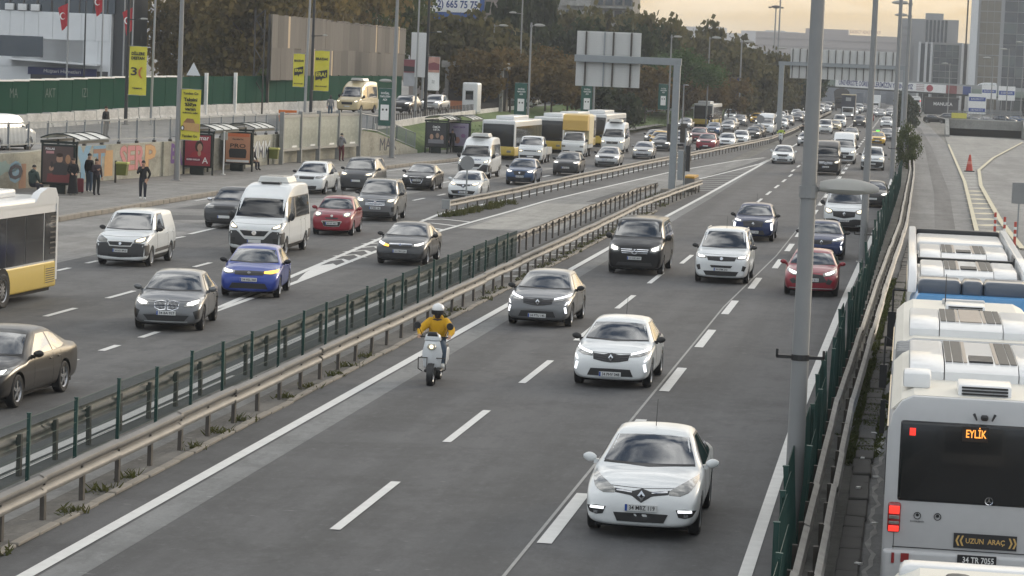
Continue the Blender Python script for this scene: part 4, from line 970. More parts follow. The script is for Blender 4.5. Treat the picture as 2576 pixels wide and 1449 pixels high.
build_car('sedan_car', 'white sedan alone where the slip road leaves the main carriageway', 'car', -9.9, 223.7, 0, 'sedan', P_W, dict(zr=1.49), 'egea', D_EGEA, '34 EV 81', .5, None, CG)
r_, pr_, p_ = build_car('minibus', 'dark bronze high minibus half hidden by the nearest lamp post', 'minibus', -5.8, 203, 0, 'bigvan', P_BR, dict(zr=2.5, zr0=2.15), 'sprb', mkdesign(1.02, hl(HLOW, [(.58, 1.02), (.76, 1.08), (.93, 1.12)], [(.60, .90), (.78, .88), (.93, .94)]), GR([(-.5, 1.0), (.5, 1.0)], [(-.45, .8), (.45, .8)]), *slats(.83, .97, .46, .48, 3), ('bumper', BLACK, [(-.95, .6), (.95, .6)], [(-.9, .27), (.9, .27)], False)), '34 DJ 902', .62, ('star', .11, .9), VG, mirror_m=BLACK, tint=GLASS2)
build_car('minibus', 'white high minibus with blue tinted windscreen right of the bronze one', 'minibus', -5.2, 231, 0, 'bigvan', P_W, dict(zr=2.6), 'transit', mkdesign(1.02, hl(HLOW, [(.56, 1.0), (.76, 1.12), (.9, 1.18)], [(.58, .9), (.78, .92), (.93, 1.0)]), GR([(-.5, .98), (.5, .98)], [(-.42, .78), (.42, .78)]), ('bumper', BLACK, [(-.98, .72), (.98, .72)], [(-.9, .27), (.9, .27)], False)), '', .6, None, VG, mirror_m=BLACK)

# ---- left carriageway
A = .01
build_car('sedan_car', 'dark brown sedan cut off by the lower left picture edge', 'car', -18.25, 52.7, -.03, 'sedan', P_BR, dict(W=.915, wb=2.79, fo=.88, ro=1.08, zr=1.46, yr1=2.5, yb=3.2, rw=.335), 'pas', D_PAS, '34 LN 77', .5, ('round', .06, .69), TGp, rim=RIM, wstyle='five')
build_car('hatchback_car', 'dark grey hatchback with twin oval grilles, plate 34 BA 917', 'car', -18.8, 69.4, .13, 'hatch', P_G, dict(W=.9, wb=2.67, zr=1.43, zn=.78, zc=.96, zbelt=.93), 'bmw', D_BMW, '34 BA 917', .49, ('round', .035, .80), TGp, rim=RIMD)
build_car('hatchback_car', 'bright blue hatchback with an orange indicator flashing', 'car', -19.2, 80.0, .12, 'hatch', P_BL, dict(W=.885), 'corsa', D_CORSA + D_CORSA2, '34 HSL 368', .565, ('round', .045, .755), TGp, mirror_m=BLACK)
build_car('panel_van', 'white panel van with dark bumper, plate 34 NO 8910', 'van', -25.7, 89.0, .04, 'mpv', P_W, dict(W=.905, zr=1.80), 'part', D_PART + [('side_strip', 'left', [(.45, .56), (2.4, .58)], [(.45, .44), (2.4, .46)], MATS['bumper_grey'], dict(mirror=True))], '34 NO 8910', .545, ('round', .05, .775), VG, mirror_m=BLACK, windows='cab', wstyle='steel', wrap=(.74, MATS['bumper_grey']))
duc, prd, pd = build_car('minibus', 'white minibus with rooftop air conditioner behind the bright blue hatchback', 'minibus', -22.95, 96.6, .03, 'bigvan', P_W, None, 'duc', D_DUC, '', .55, ('round', .09, .84), VG, mirror_m=BLACK, tint=GLASS2, wrap=(.86, MATS['bumper_grey2']))
def roof_ac(root, y, z, w=1.2, l=1.5, h=.22):
    a = mk('roof_unit', bevel(MB().prism([(-w / 2, 0), (w / 2, 0), (w / 2 - .1, h), (-w / 2 + .1, h)], 'y', y, y + l).mesh('r'), .04, 2), P_W2, root, (0, 0, z))
    for k in range(7): mk('vent_slit', MB().box(-.3 + k * .09, -.26 + k * .09, y + .25, y + .55, h, h + .006), BLACK, a)
    mk('roof_hatch', MB().box(-.35, .35, y - .5, y - .15, -.02, .03), BLACK, root, (0, 0, z))
roof_ac(duc, 2.2, 2.53)
build_car('city_car', 'small red hatchback with round headlights, plate 34 AR 9821', 'car', -22.95, 109.6, .075, 'hatch', P_R, dict(W=.84, wb=2.45, fo=.78, ro=.58, zr=1.53, zn=.88, zc=1.03, zbelt=.98, yr0=1.1, yr1=2.45, yb=2.85, wr=.58, wc=.72, rw=.3), 'micra', D_MICRA, '34 AR 9821', .50, ('round', .055, .80), TGp, antenna=True, wstyle='ten')
build_car('compact_van', 'grey family van with a slatted grille behind the small red hatchback', 'van', -23.3, 120.6, .06, 'mpv', P_G, dict(W=.93), 'tour', D_TOUR, '34 MIE 186', .60, ('round', .06, .86), VG, mirror_m=BLACK, rails=True)
build_car('compact_van', 'old dark grey van beside the kerb behind the slatted grille van', 'van', -29.3, 146, A, 'mpv', P_GD, dict(W=.93, zr=1.85), 'combo', D_BERL[:2], '', .6, None, VG, mirror_m=BLACK)
build_car('crossover_car', 'white crossover tucked behind the white minibus', 'car', -30.9, 141, A, 'suv', P_W, dict(zr=1.66), 'gensuv', generic(.92, .96, HLOFF), '', .5, None, TGp, mirror_m=BLACK, rails=True)
build_car('crossover_car', 'dark car hidden left of the white minibus with only its flank showing', 'car', -27.6, 110.5, .02, 'suv', P_GD, dict(zr=1.6), 'gensuv', generic(.92, .96, HLOFF), '', .5, None, TGp, mirror_m=CHROME)
build_car('sedan_car', 'black sedan with a big single frame grille beside the kerb', 'car', -26.8, 150.6, A, 'sedan', P_K, dict(W=.91, zr=1.43), 'audi', D_AUDI, '34 CJP 85', .575, ('rings', .06, .70), TGp)
build_car('sedan_car', 'dark grey sedan on the slip road with an orange indicator lit', 'car', -17.5, 95.8, .025, 'sedan', P_GD, dict(W=.91, zr=1.42, wb=2.7, zn=.77), 'civic', D_CIVIC, '34 CBG 230', .51, ('round', .05, .735), TGp, mirror_m=BLACK)
build_car('hatchback_car', 'white hatchback at the start of the guardrail behind a round sign', 'car', -23.0, 143.4, A, 'hatch', P_W, dict(W=.88), 'clio4', D_CLIO4, '34 ZJ 10', .38, ('diamond', .1, .70), TGp)
oz, prz, pz = build_car('minibus', 'white minibus with the operator name across its bonnet', 'minibus', -26.6, 169.4, A, 'bigvan', P_W, None, 'duc', D_DUC, '', .55, ('round', .09, .84), VG, mirror_m=BLACK, tint=GLASS2, wrap=(.86, MATS['bumper_grey2']))
roof_ac(oz, 1.5, 2.55)
hz_, _ = prz.hit('front', 0, 1.16)
text('ÖZULUSOY', .2, M('bonnet_ink', (.03, .05, .14), .5), oz, (-.05, hz_.y - .035, 1.19), 0, .002, .004, width=1.0, rx=PI / 2 - .9)
build_car('crossover_car', 'blue small crossover in front of the white pickup', 'car', -22.8, 163.1, A, 'suv', P_MB, dict(W=.89, zr=1.56, zn=.93, zc=1.05, zbelt=1.0), 'seat', D_SEAT, '34 PM 38', .53, ('round', .06, .75), TGp, mirror_m=BLACK)
build_car('crossover_car', 'grey coupe crossover with a wide black grille before the box truck', 'car', -22.1, 179.7, A, 'suv', P_GD, dict(W=.9, zr=1.55, zn=.95, zc=1.06, zbelt=1.02), 'chr', D_CHR, '34 ND 35', .56, None, TGp, mirror_m=BLACK)
build_car('sedan_car', 'silver grey liftback beside the guardrail before the tall white minibus', 'car', -21.5, 198.8, A, 'sedan', P_S, dict(W=.91, zr=1.45), 'sko', D_SKO, '34 MT 12', .55, None, TGp, mirror_m=BLACK)
build_car('sedan_car', 'old silver sedan beside the guardrail left of the gantry column', 'car', -20.9, 219.5, A, 'sedan', P_S, dict(W=.84, zr=1.39, fo=.82, ro=.95, wb=2.45, yr1=2.2, yb=2.75), 'acc', D_ACC, '34 TY 6', .5, None, TGp)
spw, prs, ps = build_car('minibus', 'tall white minibus beside the yellow box truck', 'minibus', -24.6, 231.3, A, 'bigvan', P_W, dict(zr=2.62), 'transit2', mkdesign(1.02, hl(HLOW, [(.58, 1.02), (.76, 1.08), (.93, 1.12)], [(.60, .90), (.78, .88), (.93, .94)]), GR([(-.5, 1.0), (.5, 1.0)], [(-.45, .8), (.45, .8)])), '', .55, ('star', .11, .9), VG, mirror_m=BLACK, tint=GLASS2)
roof_ac(spw, 1.4, 2.6)
build_car('taxi', 'yellow taxi half hidden behind the tall white minibus', 'taxi', -22.9, 256, A, 'sedan', P_TY, None, 'egea', generic(.9, .79, HLOFF), '', .5, None, TGp)
# pickup and box truck share a cab
pk, prp, pp = build_car('pickup_truck', 'white flatbed pickup behind the blue small crossover', 'pickup', -27.2, 199.6, A, 'van', P_W, dict(W=.93, wb=2.0, ro=-.35, zr=1.98, zn=1.2, zc=1.32, yc=-.35, yr0=.25, yr1=1.1, fo=.95, zbelt=1.25), 'pick', mkdesign(.93, hl(HLOW, [(.56, .98), (.9, .98)], [(.56, .84), (.9, .84)]), ('bumper', BLACK, [(-.98, .6), (.98, .6)], [(-.92, .28), (.92, .28)], False), GR([(-.5, .95), (.5, .95)], [(-.48, .88), (.48, .88)])), '', .5, None, VG, mirror_m=BLACK, windows='cab')
mk('cargo_bed', MB().box(-.95, .95, 1.75, 4.6, .62, .74).box(-.95, -.9, 1.75, 4.6, .74, 1.12).box(.9, .95, 1.75, 4.6, .74, 1.12).box(-.95, .95, 4.55, 4.6, .74, 1.12), P_W2, pk)
for s in (1, -1): add_wheel(pk, s * .8, 3.6, .33, .22, 'steel')
bt, prb, pb = build_car('box_truck', 'white cab truck with a tall yellow box body above it', 'truck', -26.2, 216.9, A, 'van', P_W, dict(W=.95, wb=2.0, ro=-.35, zr=2.02, zn=1.2, zc=1.32, yc=-.35, yr0=.25, yr1=1.1, fo=.95, zbelt=1.25), 'pick2', mkdesign(.95, hl(HLOFF, [(.6, .95), (.9, .95)], [(.6, .8), (.9, .8)]), ('bumper', BLACK, [(-.98, .55), (.98, .55)], [(-.92, .28), (.92, .28)], False)), '', .5, None, VG, mirror_m=BLACK, windows='cab', tint=GLASS2)
YB = M('truck_yellow', (.55, .36, .09), .5, var=.1, scale=1.)
mk('box_body', bevel(MB().prism([(-1.02, 1.0), (1.02, 1.0), (1.02, 3.25), (.85, 3.4), (-.85, 3.4), (-1.02, 3.25)], 'y', 1.75, 5.1).mesh('b'), .03, 1), M('truck_cream', (.58, .5, .3), .5), bt)
mk('box_nose', bevel(MB().prism([(.45, 2.1), (1.76, 2.1), (1.76, 3.38), (.75, 3.3), (.45, 2.9)], 'x', -1.0, 1.0).mesh('b'), .04, 2), YB, bt)
mk('bed_frame', MB().box(-1.0, 1.0, 1.75, 5.1, .7, .98), P_W2, bt)
for s in (1, -1): add_wheel(bt, s * .82, 3.9, .36, .24, 'steel')
# ================================================================== buses and lorries
BUSW = M('bus_white', (.66, .67, .67), .35, var=.05, coat=.4); BUSY = M('bus_yellow', (.56, .40, .06), .4, var=.06, coat=.3); BUSRWARM = M('bus_roof_warm_sky', (.68, .65, .57), .5, var=.08, scale=.8, detail=8)  # roof tint is the glow of the warm sky ahead, put into the colour
BUSG = M('bus_window', (.01, .011, .012), .16, spec=.5, coat=.25); BUSGREY = M('bus_silver', (.5, .505, .51), .38, .15, var=.05)
def rbox(x0, x1, y0, y1, z0, z1, r, seg=3):
    return smooth(bevel(MB().box(x0, x1, y0, y1, z0, z1).mesh('b'), r, seg, 30), 40)
def city_bus(name, label, x, y, rz, L=12., H=2.98, W_=1.275, low=BUSY, up=BUSW, cat='bus', group='city buses', units=(), panes=7, vents=True, front='yellow', wheel_y=(2.7, 8.6), lit=True, zlow=.95, z=0.):
    t = thing(name, label, cat, (x, y, z), rz, group)
    mk('lower_body', rbox(-W_, W_, 0, L, .3, zlow + .02, .07), low, t)
    mk('upper_body', rbox(-W_ + .012, W_ - .012, .03, L - .03, zlow - .1, H, .14, 4), up, t)
    mk('windshield', rbox(-W_ + .1, W_ - .1, -.03, .2, zlow + .03, H - .28, .06), BUSG, t)
    if front == 'yellow': mk('front_mask', rbox(-W_ + .02, W_ - .02, -.06, .2, .35, zlow + .05, .06), low, t)
    if lit:
        for s in (1, -1): mk('headlight', rbox(s * .85 - .16, s * .85 + .16, -.085, .02, .55, .72, .03), HLOFF, t)
    ln = (L - 1.6) / panes
    for s in (1, -1):
        for k in range(panes):
            y0 = .5 + k * ln
            mk('side_window', MB().box(s * (W_ - .01) - .012, s * (W_ - .01) + .012, y0, y0 + ln - .05, zlow + .05, H - .45), BUSG, t)
    if vents:
        vp = mk('engine_panel', MB().box(W_ - .012, W_ + .006, L - 1.05, L - .1, zlow + .05, H - .45), BUSG, t)
        gp = mk('vent_panel', MB().box(W_ - .01, W_ + .008, L - 1.0, L - .15, .42, zlow - .08), low, t)
        for k in range(8):
            mk('vent_slit', MB().box(W_ + .006, W_ + .014, L - .62, L - .14, zlow + .22 + k * .15, zlow + .26 + k * .15), BLACK, vp)
        for k in range(7):
            mk('vent_slit', MB().box(W_ + .008, W_ + .014, L - .92, L - .2, .45 + k * .065, .475 + k * .065), BLACK, gp)
    for yy in wheel_y:
        for s in (1, -1):
            mk('wheel_arch', MB().lathe([(0, -.03), (.6, -.03), (.6, .012), (0, .012)], 24, 'x', (s * (W_ - .0), yy, .5)), DARK, t)
            add_wheel(t, s * (W_ - .1), yy, .48, .3, 'ten', RIM)
    for (y0, y1, h, w) in units:
        mk('roof_unit', rbox(-w, w, y0, y1, H - .02, H + h, .09), BUSW, t)
    mk('underside', MB().box(-W_ + .1, W_ - .1, .3, L - .3, .2, .32), DARK, t)
    return t
b = city_bus('city_bus', 'yellow and white bus cut off by the left picture edge', -25.85, 64.6, -.03, 12.1, 2.92, units=[(8.2, 10.6, .22, .55)], wheel_y=(2.7, 7.7), zlow=1.05, lit=False)
mk('roof_fairing', smooth(MB().prism([(0, 2.8), (10.2, 2.8), (10.6, 3.05), (11.2, 3.18), (11.9, 3.16), (12.08, 2.95), (12.08, 2.7), (0, 2.7)], 'x', 1.06, 1.28).mesh('f'), 30), BUSW, b)
mk('rear_pillar', MB().box(1.2, 1.288, 11.98, 12.12, .5, 2.9), BUSW, b)
city_bus('city_bus', 'white roofed city bus with yellow skirt loading at the bus shelters', -30.3, 203.5, -.035, 12., 2.95, units=[(2.5, 9.0, .3, .7)], lit=True)
city_bus('articulated_bus', 'long articulated bus standing behind the yellow box truck', -29.2, 224, -.035, 18., 2.95, units=[(2.0, 7.0, .3, .8), (10.5, 17, .32, .8)], panes=11, wheel_y=(2.7, 8.6, 15.0))
city_bus('city_bus', 'rearmost bus of the queue at the shelters with a white roof box', -28.2, 247, -.035, 13., 2.95, units=[(2.0, 8.0, .32, .8)], lit=False)
city_bus('city_bus', 'approaching yellow fronted city bus far off beside the park', -26.3, 356, -.03, 12., 3.0, units=[(.6, 5, .32, .8)], lit=False)
# the coach seen from behind on the busway
def rear_coach(label, x, y):
    t = thing('coach', label, 'bus', (x, y, 0), 0, 'city buses')
    mk('body', rbox(-1.25, 1.25, 0, 12, .5, 3.55, .18), BUSW, t)
    mk('roof_fairing', rbox(-1.1, 1.1, .1, 9, 3.4, 3.85, .15), BUSGREY, t)
    mk('rear_window', rbox(-.95, .95, -.03, .1, 2.75, 3.2, .04), BUSG, t)
    mk('vent_panel', MB().box(-1.0, 1.0, -.02, .02, 1.55, 1.72), BLACK, t)
    mk('bumper', rbox(-1.25, 1.25, -.06, .2, .3, .7, .05), BLACK, t)
    for s in (1, -1):
        mk('tail_lamp', MB().box(s * 1.1 - .1, s * 1.1 + .1, -.04, .02, 2.95, 3.15), REDL, t); mk('tail_lamp', MB().box(s * 1.12 - .08, s * 1.12 + .08, -.04, .02, .9, 1.4), REDO, t)
        add_wheel(t, s * 1.1, 2.5, .5, .3, 'ten')
    return t
rear_coach('white coach with red lamps driving away far down the busway', 1.05, 541)

# ---- articulated bus in front, seen from behind and above
t = thing('articulated_bus', 'silver white articulated bus at right with UZUN ARAÇ plate on its tail', 'bus', (1.22, 37.1, 0), 0, 'busway buses')
HB = 3.05; W_ = 1.275
def bus_shell(parent, y0, y1, taper=True):
    # cross-section with cove edges, extruded
    prof = [(-W_, .35), (-W_, 2.5), (-W_ + .05, 2.8), (-W_ + .17, 2.97), (-W_ + .32, HB), (W_ - .32, HB), (W_ - .17, 2.97), (W_ - .05, 2.8), (W_, 2.5), (W_, .35)]
    return mk('body_section', smooth(bevel(MB().prism(prof, 'y', y0, y1).mesh('b'), .05, 2, 60), 25), [BUSGREY], parent)
def bus_roof(parent, y0, y1, mat):
    return mk('roof', MB().prism([(-W_ + .03, 2.84), (-W_ + .16, 2.975), (-W_ + .33, HB + .006), (W_ - .33, HB + .006), (W_ - .16, 2.975), (W_ - .03, 2.84), (W_ - .36, HB - .1), (-W_ + .36, HB - .1)], 'y', y0, y1), mat, parent)
bus_shell(t, 0, 6.6); bus_shell(t, 8.3, 16.5)
bus_roof(t, .1, 6.55, BUSRWARM); bus_roof(t, 8.35, 16.4, BUSRWARM)
# bellows
for k in range(12):
    r = 0.03 if k % 2 else .0
    mk('bellows_fold', rbox(-W_ + .05 + r, W_ - .05 - r, 6.6 + k * .142, 6.6 + k * .142 + .15, .5, HB - .03 - r, .12, 2), M('bellows_rubber', (.26, .265, .265), .6), t)
RG = M('roof_grille', (.10, .095, .085), .7, var=.3, scale=20); RGB_ = M('roof_bronze', (.34, .29, .24), .5, .2)
def roof_pod(parent, y0, y1, full=True):
    # wide rounded roof-top air conditioner
    w = 1.02; h = .22
    prof = [(y0, HB - .03), (y0 + .05, HB + h * .55), (y0 + .5, HB + h), (y1 - .25, HB + h), (y1, HB + .1), (y1, HB - .03)]
    for nm, a, b_ in (('pod_side', -w, -.52), ('pod_side', .52, w)):
        mk(nm, smooth(bevel(MB().prism(prof, 'x', a, b_).mesh('p'), .05, 2, 50), 35), BUSW, parent)
    mk('pod_centre', smooth(MB().prism(prof, 'x', -.515, .515).mesh('p'), 35), BUSW, parent)
    for xx, ww, m in ((-.46, .09, RG), (-.33, .14, RG), (.33, .14, RG), (.46, .09, RG), (-.225, .05, RGB_), (.225, .05, RGB_)):
        mk('vent_grille', MB().box(xx - ww / 2, xx + ww / 2, y0 + .5, y1 - .28, HB + h - .01, HB + h + .012), m, parent)
    if full:
        for k in range(5): mk('fan_slat', MB().box(-.17, .17, y0 + .55 + k * .17, y0 + .68 + k * .17, HB + h - .01, HB + h + .03), BLACK, parent)
    else: mk('pod_lid', MB().box(-.18, .18, y0 + .5, y1 - .28, HB + h - .01, HB + h + .015), RGB_, parent)
roof_pod(t, 2.1, 6.0, True); roof_pod(t, 8.8, 12.0, False)
mk('roof_box', smooth(bevel(MB().prism([(.95, HB), (1.0, HB + .2), (1.3, HB + .24), (1.75, HB + .18), (1.8, HB)], 'x', -1.1, -.72).mesh('b'), .05, 2), 40), BUSW, t)
for yy, nm in ((.3, 'roof_hatch'), (13.6, 'roof_hatch')):
    hh = mk(nm, smooth(bevel(MB().prism([(yy, HB), (yy + .12, HB + .14), (yy + .75, HB + .16), (yy + .9, HB)], 'x', -.36, .36).mesh('b'), .03, 2), 40), BUSW, t)
    for k in range(3): mk('hatch_slit', MB().box(-.31, .31, yy - .01 + k * .035, yy + .01 + k * .035, HB + .02 + k * .04, HB + .045 + k * .04), BLACK, hh)
mk('roof_lamp', bevel(MB().box(-.4, .4, 15.5, 15.75, HB, HB + .1).mesh('b'), .03, 2), BUSGREY, t)
mk('antenna', MB().tube((-.35, 15.0, HB), (-.35, 15.2, HB + .6), .012, .006, 6), BLACK, t)
# rear face
mk('rear_window', rbox(-W_ + .17, W_ - .17, -.025, .1, 1.62, 2.72, .05), BUSG, t)
mk('rear_panel_line', MB().box(-W_ + .14, W_ - .14, -.006, .02, .985, .997), BLACK, t)
mk('rear_panel_line', MB().box(-W_ + .15, -W_ + .157, -.006, .02, .4, 1.6), BLACK, t)
mk('rear_bumper', rbox(-W_ + .01, W_ - .01, -.07, .3, .33, .96, .06), BUSGREY, t)
for s in (-1, 1):
    lm = mk('tail_lamp', rbox(s * 1.13 - .09, s * 1.13 + .09, -.03, .1, 1.18, 1.60, .05), REDO, t)
    mk('lit_lens', rbox(s * 1.13 - .07, s * 1.13 + .07, -.038, -.02, 1.44, 1.55, .02), REDL, lm); mk('lit_lens', rbox(s * 1.13 - .07, s * 1.13 + .07, -.038, -.02, 1.20, 1.28, .02), REDL, lm)
    mk('clear_lens', rbox(s * 1.13 - .07, s * 1.13 + .07, -.036, -.02, 1.30, 1.34, .01), HLOFF, lm); mk('clear_lens', rbox(s * 1.13 - .07, s * 1.13 + .07, -.036, -.02, 1.37, 1.42, .01), HLOFF, lm)
    mk('reflector', MB().box(s * .96 - .055, s * .96 + .055, -.085, -.06, .80, .92), REDO, t); mk('marker_lamp', MB().box(s * 1.12 - .02, s * 1.12 + .02, -.085, -.06, .78, .92), REDO, t)
mk('stop_lamp', MB().box(-.98, -.9, -.04, -.02, 2.52, 2.62), REDL, t)
sg = mk('destination_sign', MB().box(-.28, .06, -.04, -.02, 2.48, 2.68), M('led_board', (.02, .012, .008), .5), t)
text('EYLİK', .15, M('led_orange', (.5, .15, .02), .5, emit=(1., .36, .06), estr=1.2), sg, (-.1, -.045, 2.58), 0, .002, .002, width=.27)
sg = mk('warning_board', MB().box(-.32, .52, -.02, -.004, 1.03, 1.23), M('board_black', (.02, .02, .022), .5), t)
GOLD = M('board_gold', (.55, .36, .12), .5)
text('UZUN  ARAÇ', .095, GOLD, sg, (.1, -.022, 1.13), 0, .001, .002, width=.52)
for s in (-1, 1):
    for k in range(2):
        xx = .1 + s * (.31 + k * .055)
        mk('chevron', MB().add([(xx, -.0215, 1.06), (xx + s * .03, -.0215, 1.13), (xx, -.0215, 1.2), (xx + .025, -.0215, 1.2), (xx + s * .03 + .025, -.0215, 1.13), (xx + .025, -.0215, 1.06)], [(0, 1, 4, 5), (1, 2, 3, 4)]), GOLD, sg)
pl = plate_part(t, -.075, .885, '34 TR 7055', .52, .13, False, True)
text('M-', .12, INK, t, (.78, -.01, 1.3), 0, .001)
rg = mk('badge', MB().lathe([(.045, -.04), (.055, -.046), (.055, -.03)], 20, 'y', (.12, 0, 1.69)), CHROME, t)
for k in range(3):
    a = PI / 2 + k * 2 * PI / 3; mk('badge_ray', MB().tube((.12, -.042, 1.69), (.12 + .048 * math.cos(a), -.042, 1.69 + .048 * math.sin(a)), .006, .003, 4), CHROME, rg)
for xx in (-.62, -.35): mk('emblem', MB().lathe([(.04, -.008), (.05, -.012), (.05, 0)], 16, 'y', (xx - .2, 0, 1.43)).lathe([(0, -.01), (.022, -.01), (.022, 0)], 10, 'y', (xx - .2, 0, 1.44)), INK, t)
text('BÜYÜKŞEHİR', .03, INK, t, (-.82, -.008, 1.35), 0, .001); text('İETT', .03, INK, t, (-.55, -.012, 1.42), 0, .001)
mk('rear_camera', bevel(MB().box(-.05, .05, -.14, -.02, 2.78, 2.85).mesh('c'), .02, 1), BLACK, t); [mk('rear_camera', MB().tube((q * .14, -.06, 2.86), (q * .1, -.1, 2.78), .02, .012, 6), BLACK, t) for q in (-1, 1)]
mk('mirror_arm', MB().path([(-W_ + .02, 16.3, 2.2), (-W_ - .16, 16.4, 2.3), (-W_ - .16, 16.4, 1.7)], .02).box(-W_ - .24, -W_ - .1, 16.35, 16.43, 1.3, 1.75), BLACK, t)
mk('mirror_arm', MB().path([(-W_ + .02, 7.9, 2.0), (-W_ - .12, 7.95, 2.05)], .02).box(-W_ - .15, -W_ - .07, 7.9, 8.0, 1.5, 2.05), BLACK, t)
for yy in (3.0, 10.4, 14.0):
    for s in (-1, 1): add_wheel(t, s * (W_ - .14), yy, .48, .28, 'ten')
for s in (-1, 1):
    mk('side_window', MB().box(s * W_ - .01, s * W_ + .01, .6, 7.2, 1.6, 2.55), BUSG, t); mk('side_window', MB().box(s * W_ - .01, s * W_ + .01, 9.4, 15.8, 1.6, 2.55), BUSG, t)
mk('underside', MB().box(-1.1, 1.1, .3, 15.9, .2, .36), DARK, t)

# ---- blue and white coach ahead of it
BB = M('coach_blue', (.09, .30, .58), .35, coat=.5, var=.06); NAVY = M('pod_navy', (.07, .09, .12), .35, coat=.5)
t = thing('coach', 'blue and white coach with dark roof rails ahead of the articulated bus', 'bus', (1.45, 55.2, 0), .0, 'busway buses')
prof = [(-W_, .35), (-W_, 2.4), (-W_ + .06, 2.75), (-W_ + .2, HB - .02), (W_ - .2, HB - .02), (W_ - .06, 2.75), (W_, 2.4), (W_, .35)]
mk('body_section', smooth(bevel(MB().prism(prof, 'y', 0, 3.0).mesh('b'), .06, 2, 60), 25), BB, t); mk('body_section', smooth(bevel(MB().prism(prof, 'y', 3.0, 19).mesh('b'), .06, 2, 60), 25), BUSW, t)
for k, (a, b_) in enumerate(((-1.08, -.22), (-.215, .215), (.22, 1.08))): mk('rear_pod', rbox(a, b_, .25, 1.35, HB - .1, HB + .26, .12, 3), NAVY, t)
mk('roof_grey', MB().box(-1.02, 1.02, 1.4, 3.2, HB - .05, HB + .06), M('roof_panel_grey', (.4, .4, .39), .5), t)
roof_pod(t, 3.6, 7.2, True); roof_pod(t, 9.4, 13.2, True)
for s in (-1, 1):
    mk('roof_rail', smooth(bevel(MB().prism([(1.3, HB - .1), (2.0, HB + .3), (7.5, HB + .34), (18.6, HB + .34), (19, HB - .1)], 'x', s * 1.19 - .09, s * 1.19 + .09).mesh('r'), .04, 2), 40), BUSW, t)
    mk('rail_end', MB().box(s * 1.14 - .07, s * 1.14 + .07, 7.6, 9.0, HB, HB + .3), BLACK, t)
mk('cross_bar', MB().box(-1.08, 1.08, 8.0, 8.16, HB + .05, HB + .2), BLACK, t); mk('front_bar', rbox(-1.08, 1.08, 18.2, 18.7, HB - .02, HB + .3, .06), BLACK, t); mk('front_hood', rbox(-1.08, 1.08, 14.2, 18.1, HB - .1, HB + .2, .1), BUSW, t)
mk('mirror_arm', MB().path([(-W_, 7.6, 2.5), (-W_ - .3, 7.7, 2.5), (-W_ - .3, 7.7, 1.9)], .025).box(-W_ - .4, -W_ - .22, 7.65, 7.75, 1.2, 2.0), BLACK, t)
for yy in (3.2, 14.5):
    for s in (-1, 1): add_wheel(t, s * (W_ - .14), yy, .48, .28, 'ten')
for s in (-1, 1): mk('side_window', MB().box(s * W_ - .01, s * W_ + .01, 1, 18, 1.5, 2.4), BUSG, t)
# ---- the bus behind, only its front roof edge is in the frame
t = thing('city_bus', 'bus at the lower right corner showing only its warm sky tinted roof', 'bus', (1.25, 12.2, 0), 0, 'busway buses')
bus_shell(t, 0, 12.0); bus_roof(t, .1, 11.95, BUSRWARM)
mk('front_lip', rbox(-W_ + .15, W_ - .15, 11.7, 12.12, 2.8, HB + .02, .1), BUSW, t); mk('windshield', rbox(-W_ + .1, W_ - .1, 11.9, 12.03, 1.1, 2.6, .05), BUSG, t)
mk('roof_hatch', rbox(-.1, 1.0, 9.8, 11.2, HB - .02, HB + .05, .04), BUSRWARM, t); mk('roof_light', MB().lathe([(0, .03), (.1, .02), (.11, 0)], 12, 'z', (-.62, 11.4, HB)), BLACK, t)
mk('mirror_arm', MB().path([(-W_ + .1, 12.0, 2.7), (-W_ - .2, 12.2, 2.6), (-W_ - .22, 12.2, 2.0)], .03).box(-W_ - .3, -W_ - .14, 12.1, 12.25, 1.6, 2.3), BLACK, t)
for yy in (2.7, 8.8):
    for s in (-1, 1): add_wheel(t, s * (W_ - .14), yy, .48, .28, 'ten')
